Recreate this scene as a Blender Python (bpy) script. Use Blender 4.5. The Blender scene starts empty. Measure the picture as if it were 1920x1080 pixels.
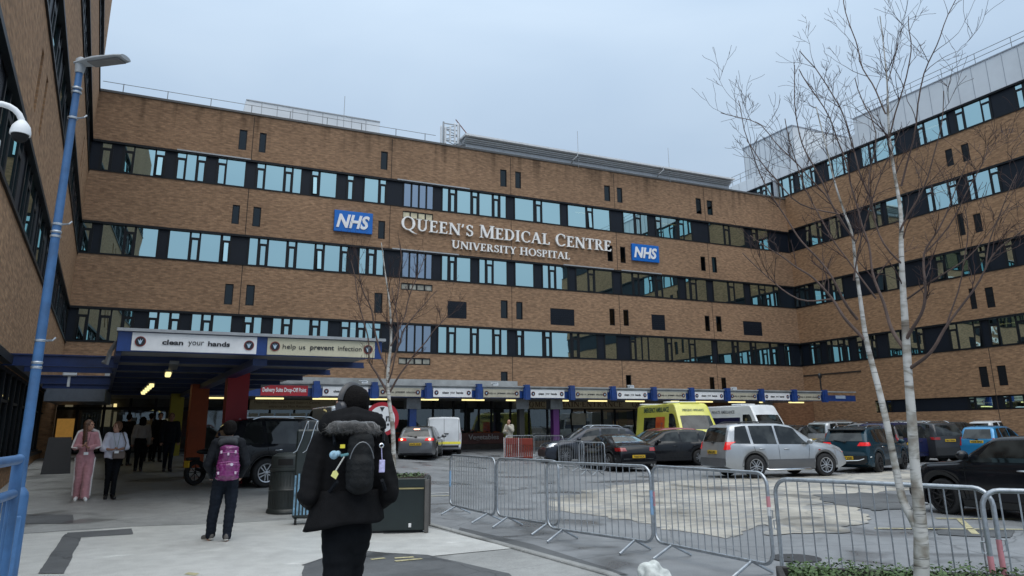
import bpy, bmesh, random
from math import *
from mathutils import Vector, Matrix, noise
from mathutils.bvhtree import BVHTree
random.seed(7)
V = Vector
SC = bpy.context.scene
COL = SC.collection
# ---------------------------------------------------------------- camera model
FPX, CX, CY = 1387.0, 960.0, 455.0
PITCH, ROLL, HC = radians(14.105), radians(-0.555), 1.6
FW = V((0, cos(PITCH), sin(PITCH)))
R0, U0 = V((1, 0, 0)), V((0, -sin(PITCH), cos(PITCH)))
RT = cos(ROLL) * R0 + sin(ROLL) * U0
UP = -sin(ROLL) * R0 + cos(ROLL) * U0
CAM = V((0, 0, HC))
TH = radians(25.285)
u = V((cos(TH), sin(TH), 0)); m = V((sin(TH), -cos(TH), 0))
TH3 = radians(118.49)
w3 = V((cos(TH3), sin(TH3), 0)); n3 = V((sin(TH3), -cos(TH3), 0))
DM = 42.0
KS = DM / 38.5

def ray(x, y): return (x - CX) / FPX * RT - (y - CY) / FPX * UP + FW
def proj(P):
    d = V(P) - CAM; z = d.dot(FW)
    return CX + FPX * d.dot(RT) / z, CY - FPX * d.dot(UP) / z
def onplane(x, y, p0, n):
    r = ray(x, y); return CAM + r * ((V(p0) - CAM).dot(n) / r.dot(n))
def gz(x, y):
    p = V((x, y, 0)); t = -p.dot(m); s = p.dot(u)
    zl = min(.65, .035 * max(0, t - 14.5)); zr = min(.6, .033 * max(0, t - 26))
    k = min(1, max(0, (s - 3) / 9)); return zl * (1 - k) + zr * k
def G(x, y, dz=0):
    z = 0
    for i in range(12):
        p = onplane(x, y, (0, 0, z), V((0, 0, 1)))
        if p.y < 0 or p.length > 150: p = onplane(x, max(y, 830), (0, 0, z), V((0, 0, 1)))
        z = .5 * z + .5 * gz(p.x, p.y)
    p = onplane(x, y, (0, 0, z), V((0, 0, 1)))
    return V((p.x, p.y, gz(p.x, p.y) + dz))
def AT(x, y, r):
    d = ray(x, y); return CAM + d * (r / hypot(d.x, d.y))
def ST(s, t, z=None):
    p = u * s - m * t
    p.z = gz(p.x, p.y) if z is None else z
    return p

# ---------------------------------------------------------------- mesh builder
class MB:
    def __init__(s): s.v = []; s.f = []; s.mi = []; s.cur = 0
    def add(s, vs, fs, M=None):
        o = len(s.v)
        s.v += [tuple(M @ V(p)) if M else tuple(p) for p in vs]
        for f in fs: s.f.append(tuple(i + o for i in f)); s.mi.append(s.cur)
        return s
    def box(s, x0, x1, y0, y1, z0, z1, M=None):
        return s.add([(x0,y0,z0),(x1,y0,z0),(x1,y1,z0),(x0,y1,z0),(x0,y0,z1),(x1,y0,z1),(x1,y1,z1),(x0,y1,z1)],
            [(0,3,2,1),(4,5,6,7),(0,1,5,4),(1,2,6,5),(2,3,7,6),(3,0,4,7)], M)
    def cbox(s, c, d, M=None):
        return s.box(c[0]-d[0]/2,c[0]+d[0]/2,c[1]-d[1]/2,c[1]+d[1]/2,c[2]-d[2]/2,c[2]+d[2]/2, M)
    def bbox(s, x0, x1, y0, y1, z0, z1, b=.02, M=None):   # bevelled box
        vs = []; fs = []
        X = (x0, x1); Y = (y0, y1); Z = (z0, z1)
        idx = {}
        for i in (0, 1):
            for j in (0, 1):
                for k in (0, 1):
                    sx, sy, sz = (1, -1)[i], (1, -1)[j], (1, -1)[k]
                    for a in range(3):
                        p = [X[i]+sx*b, Y[j]+sy*b, Z[k]+sz*b]; p[a] = (X[i], Y[j], Z[k])[a]
                        idx[i, j, k, a] = len(vs); vs.append(p)
        for a in range(3):
            o = [q for q in range(3) if q != a]
            for e in (0, 1):
                def K(p, q):
                    t = [0, 0, 0]; t[a] = e; t[o[0]] = p; t[o[1]] = q; return idx[t[0], t[1], t[2], a]
                fs.append((K(0,0), K(1,0), K(1,1), K(0,1)))
        for a in range(3):
            o = [q for q in range(3) if q != a]
            for p in (0, 1):
                for q in (0, 1):
                    def K(e, ax):
                        t = [0, 0, 0]; t[a] = e; t[o[0]] = p; t[o[1]] = q; return idx[t[0], t[1], t[2], ax]
                    fs.append((K(0, o[0]), K(1, o[0]), K(1, o[1]), K(0, o[1])))
        for i in (0, 1):
            for j in (0, 1):
                for k in (0, 1): fs.append((idx[i,j,k,0], idx[i,j,k,1], idx[i,j,k,2]))
        return s.add(vs, fs, M)
    def tube(s, pts, r, n=8, closed=False, cap=True, flat=1.0):
        pts = [V(p) for p in pts]; N = len(pts)
        if N < 2: return s
        rs = r if isinstance(r, (list, tuple)) else [r] * N
        vs = []; fs = []; ref = None
        for i in range(N):
            if closed: d = pts[(i+1) % N] - pts[i-1]
            else: d = pts[min(i+1, N-1)] - pts[max(i-1, 0)]
            if d.length < 1e-9: d = V((0, 0, 1))
            d.normalize()
            if ref is None: ref = V((0, 0, 1)) if abs(d.z) < .9 else V((1, 0, 0))
            a = ref - d * ref.dot(d)
            if a.length < 1e-4: a = d.orthogonal()
            a.normalize(); ref = a; b = d.cross(a)
            for k in range(n):
                t = 2 * pi * k / n; vs.append(pts[i] + (a * cos(t) + b * sin(t) * flat) * rs[i])
        for i in range(N if closed else N - 1):
            j = (i + 1) % N
            for k in range(n):
                l = (k + 1) % n; fs.append((i*n+k, i*n+l, j*n+l, j*n+k))
        if cap and not closed:
            fs.append(tuple(range(n-1, -1, -1))); fs.append(tuple((N-1)*n + k for k in range(n)))
        return s.add(vs, fs)
    def lathe(s, prof, n=24, M=None, cap=True):
        vs = []; fs = []
        for r, z in prof:
            for k in range(n): t = 2*pi*k/n; vs.append((r*cos(t), r*sin(t), z))
        for i in range(len(prof)-1):
            for k in range(n):
                l = (k+1) % n; fs.append((i*n+k, i*n+l, (i+1)*n+l, (i+1)*n+k))
        if cap:
            fs.append(tuple(range(n-1, -1, -1))); fs.append(tuple((len(prof)-1)*n + k for k in range(n)))
        return s.add(vs, fs, M)
    def ell(s, c, r, n=12, k=8, M=None):
        if not isinstance(r, (tuple, list, Vector)): r = (r, r, r)
        vs = [(c[0], c[1], c[2]-r[2])]; fs = []
        for i in range(1, k):
            a = -pi/2 + pi*i/k
            for j in range(n):
                t = 2*pi*j/n; vs.append((c[0]+r[0]*cos(a)*cos(t), c[1]+r[1]*cos(a)*sin(t), c[2]+r[2]*sin(a)))
        vs.append((c[0], c[1], c[2]+r[2]))
        for j in range(n):
            l = (j+1) % n; fs.append((0, 1+l, 1+j))
            for i in range(k-2): fs.append((1+i*n+j, 1+i*n+l, 1+(i+1)*n+l, 1+(i+1)*n+j))
            fs.append((1+(k-2)*n+j, 1+(k-2)*n+l, len(vs)-1))
        return s.add(vs, fs, M)
    def cap(s, a, b, ra, rb, sx=1, sy=1, n=12):   # tapered capsule, sx/sy flatten world x / y
        a, b = V(a), V(b)
        s.ell(a, (ra*sx, ra*sy, ra), n, 8); s.ell(b, (rb*sx, rb*sy, rb), n, 8)
        st = 6; 
        for i in range(1, st):
            t = i/st; s.ell(a.lerp(b, t), (((ra*(1-t)+rb*t))*sx, ((ra*(1-t)+rb*t))*sy, ra*(1-t)+rb*t), n, 8)
        return s
    def prism(s, poly, y0, y1, M=None):            # poly in x,z; extruded along y
        n = len(poly)
        vs = [(p[0], y0, p[1]) for p in poly] + [(p[0], y1, p[1]) for p in poly]
        fs = [tuple(range(n)), tuple(range(2*n-1, n-1, -1))] + [(i, i+n, (i+1) % n + n, (i+1) % n) for i in range(n)]
        return s.add(vs, fs, M)
    def grid(s, P):                                 # P[i][j] points (None allowed)
        o = len(s.v); ni, nj = len(P), len(P[0]); ids = {}
        for i in range(ni):
            for j in range(nj):
                if P[i][j] is not None: ids[i, j] = len(s.v); s.v.append(tuple(P[i][j]))
        for i in range(ni-1):
            for j in range(nj-1):
                q = [(i, j), (i+1, j), (i+1, j+1), (i, j+1)]
                if all(k in ids for k in q): s.f.append(tuple(ids[k] for k in q)); s.mi.append(s.cur)
        return s
    def mesh(s, name):
        me = bpy.data.meshes.new(name); me.from_pydata(s.v, [], s.f); return me
    def build(s, name, mat, parent=None, smooth=None, fix=True):
        me = s.mesh(name)
        ms = mat if isinstance(mat, (list, tuple)) else [mat]
        for q in ms: me.materials.append(q)
        if len(ms) > 1: me.polygons.foreach_set('material_index', s.mi)
        if fix:
            bm = bmesh.new(); bm.from_mesh(me); bmesh.ops.recalc_face_normals(bm, faces=bm.faces); bm.to_mesh(me); bm.free()
        if smooth is not None:
            me.shade_smooth(); me.set_sharp_from_angle(angle=radians(smooth))
        o = bpy.data.objects.new(name, me); COL.objects.link(o)
        if parent: o.parent = parent
        return o

def tag(o, label=None, cat=None, group=None, kind=None):
    if label: o['label'] = label
    if cat: o['category'] = cat
    if group: o['group'] = group
    if kind: o['kind'] = kind
    return o
def thing(name, label, cat, loc=(0, 0, 0), rz=0, group=None):
    o = bpy.data.objects.new(name, None); COL.objects.link(o)
    o.location = loc; o.rotation_euler = (0, 0, rz); o.empty_display_size = .2
    return tag(o, label, cat, group)
def copy_tree(o, parent=None, label=None, loc=None, rz=None, cat=None):
    c = o.copy(); COL.objects.link(c); c.parent = parent
    if label: c['label'] = label
    if loc is not None: c.location = loc
    if rz is not None: c.rotation_euler = (0, 0, rz)
    for ch in list(o.children): copy_tree(ch, c)
    return c

# ---------------------------------------------------------------- materials
MATS = {}
def lin(c):
    if isinstance(c, str):
        c = tuple(int(c[i:i+2], 16)/255 for i in (0, 2, 4))
        c = tuple(x/12.92 if x < .04045 else ((x+.055)/1.055)**2.4 for x in c)
    return tuple(c) + (1,)
def pm(name, col, rough=.6, metal=0, var=.12, scale=6, bump=0, bscale=60, coat=0, emit=0, spec=.5, alpha=1, dirt=0, sheen=0):
    if name in MATS: return MATS[name]
    mt = bpy.data.materials.new(name); MATS[name] = mt; mt.use_nodes = True
    nt = mt.node_tree; N = nt.nodes; L = nt.links; b = N['Principled BSDF']
    c = lin(col)
    b.inputs['Roughness'].default_value = rough; b.inputs['Metallic'].default_value = metal
    b.inputs['Specular IOR Level'].default_value = spec
    b.inputs['Coat Weight'].default_value = coat; b.inputs['Coat Roughness'].default_value = .04
    tc = N.new('ShaderNodeTexCoord')
    nz = N.new('ShaderNodeTexNoise'); nz.inputs['Scale'].default_value = scale; nz.inputs['Detail'].default_value = 6; nz.inputs['Roughness'].default_value = .65
    L.new(tc.outputs['Object'], nz.inputs['Vector'])
    mr = N.new('ShaderNodeMapRange'); mr.inputs['From Min'].default_value = .3; mr.inputs['From Max'].default_value = .7
    mr.inputs['To Min'].default_value = 1 - var; mr.inputs['To Max'].default_value = 1 + var
    L.new(nz.outputs['Fac'], mr.inputs['Value'])
    mx = N.new('ShaderNodeVectorMath'); mx.operation = 'SCALE'; mx.inputs[0].default_value = c[:3]
    L.new(mr.outputs[0], mx.inputs['Scale'])
    src = mx.outputs[0]
    if dirt:
        n2 = N.new('ShaderNodeTexNoise'); n2.inputs['Scale'].default_value = scale * .35; n2.inputs['Detail'].default_value = 8
        L.new(tc.outputs['Object'], n2.inputs['Vector'])
        r2 = N.new('ShaderNodeMapRange'); r2.inputs['From Min'].default_value = .5; r2.inputs['From Max'].default_value = .72
        r2.inputs['To Max'].default_value = dirt; L.new(n2.outputs['Fac'], r2.inputs['Value'])
        md = N.new('ShaderNodeMix'); md.data_type = 'RGBA'; L.new(r2.outputs[0], md.inputs['Factor']); L.new(src, md.inputs['A'])
        md.inputs['B'].default_value = (.035, .032, .028, 1); src = md.outputs['Result']
    L.new(src, b.inputs['Base Color'])
    if emit:
        b.inputs['Emission Color'].default_value = c; b.inputs['Emission Strength'].default_value = emit
    if bump:
        n3 = N.new('ShaderNodeTexNoise'); n3.inputs['Scale'].default_value = bscale; n3.inputs['Detail'].default_value = 5
        L.new(tc.outputs['Object'], n3.inputs['Vector'])
        bp = N.new('ShaderNodeBump'); bp.inputs['Strength'].default_value = bump; bp.inputs['Distance'].default_value = .02
        L.new(n3.outputs['Fac'], bp.inputs['Height']); L.new(bp.outputs[0], b.inputs['Normal'])
    if sheen: b.inputs['Sheen Weight'].default_value = sheen
    return mt

def brick_mat(name, tint=(1, 1, 1), streak_top=None):
    mt = bpy.data.materials.new(name); mt.use_nodes = True
    nt = mt.node_tree; N = nt.nodes; L = nt.links; b = N['Principled BSDF']; b.inputs['Roughness'].default_value = .88; b.inputs['Specular IOR Level'].default_value = .25
    tc = N.new('ShaderNodeTexCoord'); sp = N.new('ShaderNodeSeparateXYZ'); L.new(tc.outputs['Object'], sp.inputs[0])
    ad = N.new('ShaderNodeMath'); ad.operation = 'ADD'; L.new(sp.outputs['X'], ad.inputs[0]); L.new(sp.outputs['Y'], ad.inputs[1])
    cb = N.new('ShaderNodeCombineXYZ'); L.new(ad.outputs[0], cb.inputs[0]); L.new(sp.outputs['Z'], cb.inputs[1])
    bt = N.new('ShaderNodeTexBrick'); L.new(cb.outputs[0], bt.inputs['Vector'])
    bt.inputs['Scale'].default_value = 1; bt.inputs['Brick Width'].default_value = .225; bt.inputs['Row Height'].default_value = .075
    bt.inputs['Mortar Size'].default_value = .006; bt.inputs['Bias'].default_value = -.1; bt.inputs['Mortar Smooth'].default_value = .2
    def T(c): return tuple(c[i]*tint[i] for i in range(3)) + (1,)
    bt.inputs['Color1'].default_value = T((.355, .218, .130)); bt.inputs['Color2'].default_value = T((.235, .140, .085)); bt.inputs['Mortar'].default_value = T((.24, .19, .14))
    # large blotches
    def noise_(scale, vec=None, det=5):
        n = N.new('ShaderNodeTexNoise'); n.inputs['Scale'].default_value = scale; n.inputs['Detail'].default_value = det; L.new(vec or cb.outputs[0], n.inputs['Vector']); return n.outputs['Fac']
    def rng(src, a, b_, c, d):
        r = N.new('ShaderNodeMapRange'); r.inputs[1].default_value = a; r.inputs[2].default_value = b_; r.inputs[3].default_value = c; r.inputs[4].default_value = d; L.new(src, r.inputs[0]); return r.outputs[0]
    def mul(a, b_):
        q = N.new('ShaderNodeMath'); q.operation = 'MULTIPLY'
        for i, x in enumerate((a, b_)):
            if isinstance(x, float): q.inputs[i].default_value = x
            else: L.new(x, q.inputs[i])
        return q.outputs[0]
    # brick-size clumps stretched horizontally
    mp = N.new('ShaderNodeMapping'); mp.inputs['Scale'].default_value = (3.2, 9.5, 1); L.new(cb.outputs[0], mp.inputs[0])
    f = mul(rng(noise_(.22), .3, .7, .90, 1.08), rng(noise_(1.0, mp.outputs[0], 8), .3, .72, .74, 1.24))
    if streak_top is not None:
        # weather streaks hanging from the parapet
        m2 = N.new('ShaderNodeMapping'); m2.inputs['Scale'].default_value = (1.9, .12, 1); L.new(cb.outputs[0], m2.inputs[0])
        st = rng(noise_(1.0, m2.outputs[0], 3), .50, .68, 0., 1.)
        hz = rng(sp.outputs['Z'], streak_top - 2.4, streak_top, 0., 1.)
        k = mul(st, hz)
        f = mul(f, rng(k, 0., 1., 1., .48))
        f = mul(f, rng(mul(hz, noise_(.6)), .2, .7, 1., .72))
    sc = N.new('ShaderNodeVectorMath'); sc.operation = 'SCALE'; L.new(bt.outputs['Color'], sc.inputs[0]); L.new(f, sc.inputs['Scale'])
    L.new(sc.outputs[0], b.inputs['Base Color'])
    bp = N.new('ShaderNodeBump'); bp.inputs['Strength'].default_value = .5; bp.inputs['Distance'].default_value = .01; L.new(bt.outputs['Fac'], bp.inputs['Height']); bp.invert = True
    L.new(bp.outputs[0], b.inputs['Normal'])
    return mt

def glass_mat(name, refl=(.60, .83, .83), k=.85, through=(.25, .3, .3), rough=.015, wob=.0):
    mt = bpy.data.materials.new(name); mt.use_nodes = True
    nt = mt.node_tree; N = nt.nodes; L = nt.links; N.remove(N['Principled BSDF']); out = N['Material Output']
    g = N.new('ShaderNodeBsdfGlossy'); g.inputs['Color'].default_value = refl + (1,); g.inputs['Roughness'].default_value = rough
    t = N.new('ShaderNodeBsdfTransparent'); t.inputs['Color'].default_value = through + (1,)
    x = N.new('ShaderNodeMixShader'); x.inputs[0].default_value = k; L.new(t.outputs[0], x.inputs[1]); L.new(g.outputs[0], x.inputs[2]); L.new(x.outputs[0], out.inputs[0])
    tc = N.new('ShaderNodeTexCoord'); nz = N.new('ShaderNodeTexNoise'); nz.inputs['Scale'].default_value = .5; nz.inputs['Detail'].default_value = 1
    L.new(tc.outputs['Object'], nz.inputs['Vector'])
    bp = N.new('ShaderNodeBump'); bp.inputs['Strength'].default_value = .25; bp.inputs['Distance'].default_value = .02; L.new(nz.outputs['Fac'], bp.inputs['Height']); L.new(bp.outputs[0], g.inputs['Normal'])
    MATS[name] = mt
    return mt

def txt(body, w, h, d, mat, name='lettering', parent=None, M=None, bold=0.0, shear=0.0, sub=1):
    """text in the x,z plane facing -y, centred, scaled to w x h"""
    cu = bpy.data.curves.new('t', 'FONT'); cu.body = body; cu.size = 1; cu.offset = bold; cu.extrude = .05; cu.resolution_u = 3
    o = bpy.data.objects.new('t', cu); COL.objects.link(o)
    dg = bpy.context.evaluated_depsgraph_get(); me = bpy.data.meshes.new_from_object(o.evaluated_get(dg))
    bpy.data.objects.remove(o); bpy.data.curves.remove(cu)
    xs = [v.co.x for v in me.vertices]; ys = [v.co.y for v in me.vertices]
    x0, x1, y0, y1 = min(xs), max(xs), min(ys), max(ys)
    if w is None: w = (x1-x0) * h / (y1-y0)
    for v in me.vertices:
        X = (v.co.x - (x0+x1)/2) / (x1-x0) * w; Z = (v.co.y - (y0+y1)/2) / (y1-y0) * h
        p = V((X + shear*Z, -d/2 - (v.co.z/.05) * d/2, Z)); v.co = M @ p if M else p
    me.name = name; me.materials.clear(); me.materials.append(mat)
    q = bpy.data.objects.new(name, me); COL.objects.link(q)
    if parent: q.parent = parent
    return q
# ================================================================ common materials
M_brick = brick_mat('brick_main', streak_top=19.2)
M_brick2 = brick_mat('brick_wing', (1.08, 1.03, .95))
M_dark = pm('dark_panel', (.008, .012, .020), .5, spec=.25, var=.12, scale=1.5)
M_frame = pm('window_frame', (.008, .010, .013), .5, spec=.25)
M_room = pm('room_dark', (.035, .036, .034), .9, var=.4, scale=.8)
M_glass = glass_mat('window_glass')
M_glassd = glass_mat('shop_glass', (.5, .55, .56), .22, (.75, .78, .76))
M_coping = pm('coping', (.36, .38, .4), .5, metal=.3)
M_tube = pm('lamp_tube', (1, .86, .38), .4, emit=1.25, var=0)
M_tubed = pm('lamp_tube_dim', (1, .8, .35), .4, emit=.9, var=0)
M_blue = pm('blue_paint', (.014, .052, .215), .35, var=.25, scale=3, dirt=.35)
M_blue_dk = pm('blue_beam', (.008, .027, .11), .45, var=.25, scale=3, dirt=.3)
M_white = pm('white_paint', (.82, .84, .86), .45, var=.05, dirt=.12)
M_cream = pm('cream_board', (.60, .57, .42), .5, var=.05, dirt=.1)
M_black = pm('black_paint', (.012, .012, .013), .4)
M_grey = pm('grey_metal', (.2, .21, .22), .5, metal=.5, dirt=.3)
M_clad = pm('grey_cladding', (.66, .70, .74), .5, var=.05, scale=.8, metal=.0, dirt=.15)
M_conc = pm('canopy_roof', (.32, .34, .35), .8, var=.2, scale=2, dirt=.4)
M_soffit = pm('soffit', (.22, .22, .22), .7, var=.2, scale=1)
M_galv = pm('galvanised_steel', (.42, .45, .48), .38, metal=.75, var=.25, scale=20, dirt=.15)

# ================================================================ world, sun, camera
ZLO, ZHI = 1.1, 3.9
W = bpy.data.worlds.new('World'); SC.world = W; W.use_nodes = True
nt = W.node_tree; N = nt.nodes; L = nt.links; bg = N['Background']
sky = N.new('ShaderNodeTexSky'); sky.sky_type = 'NISHITA'; sky.sun_disc = False
SUN_EL, SUN_AZ = radians(62), radians(165)
sky.sun_elevation = SUN_EL; sky.sun_rotation = SUN_AZ; sky.air_density = 1.2; sky.dust_density = 3; sky.ozone_density = 2
tc = N.new('ShaderNodeTexCoord')
mp = N.new('ShaderNodeMapping'); mp.inputs['Scale'].default_value = (1, 1, 2.6); L.new(tc.outputs['Generated'], mp.inputs[0])
nz = N.new('ShaderNodeTexNoise'); nz.inputs['Scale'].default_value = 2.2; nz.inputs['Detail'].default_value = 5; nz.inputs['Roughness'].default_value = .45
nz.inputs['Distortion'].default_value = .4
L.new(mp.outputs[0], nz.inputs['Vector'])
cr = N.new('ShaderNodeValToRGB'); cr.color_ramp.elements[0].position = .33; cr.color_ramp.elements[1].position = .68
cr.color_ramp.elements[0].color = (3.05, 4.05, 5.35, 1); cr.color_ramp.elements[1].color = (3.75, 4.75, 5.95, 1)
L.new(nz.outputs['Fac'], cr.inputs[0])
mx = N.new('ShaderNodeMix'); mx.data_type = 'RGBA'; mx.inputs['Factor'].default_value = .9
L.new(sky.outputs[0], mx.inputs['A']); L.new(cr.outputs[0], mx.inputs['B']); 
# overcast luminance rises towards the zenith
sz = N.new('ShaderNodeSeparateXYZ'); L.new(tc.outputs['Generated'], sz.inputs[0])
gr = N.new('ShaderNodeMapRange'); gr.inputs[1].default_value = 0; gr.inputs[2].default_value = 1; gr.inputs[3].default_value = ZLO; gr.inputs[4].default_value = ZHI
pw = N.new('ShaderNodeMath'); pw.operation = 'POWER'; pw.use_clamp = True; L.new(sz.outputs['Z'], pw.inputs[0]); pw.inputs[1].default_value = 2.0; L.new(pw.outputs[0], gr.inputs[0])
wt = N.new('ShaderNodeMix'); wt.data_type = 'RGBA'; wt.blend_type = 'MULTIPLY'; L.new(pw.outputs[0], wt.inputs['Factor']); L.new(mx.outputs['Result'], wt.inputs['A']); wt.inputs['B'].default_value = (1.16, 1.0, .82, 1)
gs = N.new('ShaderNodeVectorMath'); gs.operation = 'SCALE'; L.new(wt.outputs['Result'], gs.inputs[0]); L.new(gr.outputs[0], gs.inputs['Scale']); L.new(gs.outputs[0], bg.inputs['Color'])
bg.inputs['Strength'].default_value = .1
sl = bpy.data.lights.new('sun', 'SUN'); sl.energy = 1.4; sl.angle = radians(60); sl.color = (1, .96, .9)
so = bpy.data.objects.new('sun', sl); COL.objects.link(so)
so.rotation_euler = (pi/2 - SUN_EL, 0, pi - SUN_AZ)
cam = bpy.data.cameras.new('camera'); co = bpy.data.objects.new('camera', cam); COL.objects.link(co); SC.camera = co
cam.sensor_fit = 'HORIZONTAL'; cam.sensor_width = 36; cam.lens = FPX / 1920 * 36
cam.shift_x = 0; cam.shift_y = (CY - 540) / 1920
cam.clip_end = 2000; cam.clip_start = .1
Mx = Matrix((RT, UP, -FW)).transposed().to_4x4(); Mx.translation = CAM; co.matrix_world = Mx
SC.view_settings.view_transform = 'Standard'; SC.view_settings.look = 'None'; SC.view_settings.exposure = 0; SC.view_settings.gamma = 1
SC.render.engine = 'CYCLES'; SC.cycles.max_bounces = 6; SC.cycles.transparent_max_bounces = 12
SC.cycles.use_denoising = True

# ================================================================ ground
def asphalt_mat(name, c, var=.2, wet=.3, dark=.5, rough=.75, sc=.45, fine=60, crack=.55, c2=None):
    mt = bpy.data.materials.new(name); mt.use_nodes = True
    nt = mt.node_tree; N = nt.nodes; L = nt.links; b = N['Principled BSDF']
    tc = N.new('ShaderNodeTexCoord')
    def nse(s, det=6, dist=0):
        n = N.new('ShaderNodeTexNoise'); n.inputs['Scale'].default_value = s; n.inputs['Detail'].default_value = det; n.inputs['Distortion'].default_value = dist; L.new(tc.outputs['Object'], n.inputs['Vector']); return n.outputs['Fac']
    def rng(src, a, b_, c_, d):
        r = N.new('ShaderNodeMapRange'); r.inputs[1].default_value = a; r.inputs[2].default_value = b_; r.inputs[3].default_value = c_; r.inputs[4].default_value = d; L.new(src, r.inputs[0]); return r.outputs[0]
    def mul(a, b_):
        q = N.new('ShaderNodeMath'); q.operation = 'MULTIPLY'; L.new(a, q.inputs[0]); L.new(b_, q.inputs[1]); return q.outputs[0]
    f = mul(rng(nse(sc, 8, .6), .3, .7, 1-var, 1+var), rng(nse(fine, 3), .25, .75, .8, 1.2))
    f = mul(f, rng(nse(4, 8, .3), .3, .75, 1.1, .85))
    # small dark spots (gum, oil)
    vo = N.new('ShaderNodeTexVoronoi'); vo.inputs['Scale'].default_value = 1.6; vo.inputs['Randomness'].default_value = 1; L.new(tc.outputs['Object'], vo.inputs['Vector'])
    f = mul(f, rng(vo.outputs['Distance'], .03, .06, .72, 1))
    pud = rng(nse(.6, 5, 1.0), .58 - .1*wet, .64, 0, 1)
    f = mul(f, rng(pud, 0, 1, 1, 1-dark))
    # cracks
    v2 = N.new('ShaderNodeTexVoronoi'); v2.feature = 'DISTANCE_TO_EDGE'; v2.inputs['Scale'].default_value = .33
    mpp = N.new('ShaderNodeMixRGB'); mpp.blend_type = 'ADD'; mpp.inputs[0].default_value = .35
    n2 = N.new('ShaderNodeTexNoise'); n2.inputs['Scale'].default_value = 1.2; n2.inputs['Detail'].default_value = 6; L.new(tc.outputs['Object'], n2.inputs['Vector'])
    L.new(tc.outputs['Object'], mpp.inputs[1]); L.new(n2.outputs['Color'], mpp.inputs[2]); L.new(mpp.outputs[0], v2.inputs['Vector'])
    f = mul(f, rng(v2.outputs['Distance'], .0, .006, crack, 1))
    s = N.new('ShaderNodeVectorMath'); s.operation = 'SCALE'; s.inputs[0].default_value = c
    if c2:
        mk = N.new('ShaderNodeMix'); mk.data_type = 'RGBA'; mk.inputs['A'].default_value = c + (1,); mk.inputs['B'].default_value = c2 + (1,)
        L.new(rng(nse(1.3, 9, 1.6), .50, .60, 0, .8), mk.inputs['Factor']); L.new(mk.outputs['Result'], s.inputs[0])
    if 1: L.new(f, s.inputs['Scale']); L.new(s.outputs[0], b.inputs['Base Color'])
    L.new(rng(pud, 0, 1, rough, rough*.45), b.inputs['Roughness'])
    bp = N.new('ShaderNodeBump'); bp.inputs['Strength'].default_value = .3; bp.inputs['Distance'].default_value = .006; L.new(nse(fine*1.5, 4), bp.inputs['Height']); L.new(bp.outputs[0], b.inputs['Normal'])
    MATS[name] = mt; return mt
M_asph = asphalt_mat('asphalt', (.20, .21, .222), .2, .5, .4, .6)
M_asph2 = asphalt_mat('asphalt_dark', (.09, .095, .10), .25, .4, .3, .7)
M_pave = asphalt_mat('concrete_pavement', (.60, .605, .585), .07, -1, .1, .85, .8, crack=.97)
M_pave2 = asphalt_mat('old_pavement', (.285, .29, .285), .14, .5, .4, .7, .5, crack=.8)
M_tan = asphalt_mat('tan_surface', (.385, .365, .32), .26, .7, .45, .75, .7, crack=.7, c2=(.235, .24, .242))

gm = MB(); nx, ny = 190, 120
xs = [-60 + 120*i/nx for i in range(nx+1)]; ys = [-8 + 76*j/ny for j in range(ny+1)]
gm.grid([[(x, y, gz(x, y)) for y in ys] for x in xs])
B = 600
o_ = gm.v
def quad(a, b, c, d): gm.add([a, b, c, d], [(0, 1, 2, 3)])
x0, x1, y0, y1 = xs[0], xs[-1], ys[0], ys[-1]
quad((-B, -B, 0), (B, -B, 0), (B, y0, 0), (-B, y0, 0))
gm.grid([[(x0 if k else -B, y, gz(x0, y) if k else .6) for y in ys] for k in (0, 1)])
gm.grid([[(B if k else x1, y, .3 if k else gz(x1, y)) for y in ys] for k in (0, 1)])
gm.grid([[(x, B if k else y1, .6 if k else gz(x, y1)) for x in xs] for k in (0, 1)])
ground = gm.build('ground', M_asph, fix=False); tag(ground, kind='structure')
for p in ground.data.polygons:
    pass
bm = bmesh.new(); bm.from_mesh(ground.data)
for f in bm.faces:
    f.normal_update()
    if f.normal.z < 0: f.normal_flip()
bm.to_mesh(ground.data); bm.free()

def sheet(name, poly, mat, dz, jit=0.0, cell=.6, kind='structure', parent=None):
    """poly: world xy points -> sheet that follows the ground"""
    pts = []
    n = len(poly)
    for i in range(n):
        a, b = V(poly[i][:2]).to_3d(), V(poly[(i+1) % n][:2]).to_3d()
        st = max(1, int((b-a).length / .14)) if jit else 1
        for k in range(st):
            p = a.lerp(b, k/st)
            if jit: q = noise.noise_vector(p*1.3)*jit + noise.noise_vector(p*4)*jit*.5 + noise.noise_vector(p*13)*min(.06, jit*.25); p = p + V((q.x, q.y, 0))
            pts.append(p)
    bm = bmesh.new(); vs = [bm.verts.new((p.x, p.y, 0)) for p in pts]; bm.faces.new(vs)
    xs = [p.x for p in pts]; ys = [p.y for p in pts]
    flat = all(gz(p.x, p.y) < 1e-6 for p in pts)
    if not flat:
        for ax, (lo, hi) in enumerate(((min(xs), max(xs)), (min(ys), max(ys)))):
            k = lo + cell
            while k < hi:
                nrm = V((1, 0, 0)) if ax == 0 else V((0, 1, 0))
                bmesh.ops.bisect_plane(bm, geom=bm.verts[:]+bm.edges[:]+bm.faces[:], plane_co=nrm*k, plane_no=nrm)
                k += cell
    bmesh.ops.triangulate(bm, faces=bm.faces[:])
    for v in bm.verts: v.co.z = gz(v.co.x, v.co.y) + dz
    for f in bm.faces:
        f.normal_update()
        if f.normal.z < 0: f.normal_flip()
    me = bpy.data.meshes.new(name); bm.to_mesh(me); bm.free(); me.materials.append(mat)
    o = bpy.data.objects.new(name, me); COL.objects.link(o); o.parent = parent
    if kind: o['kind'] = kind
    return o
def gp(*px): return [G(x, y) for x, y in px]

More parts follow.
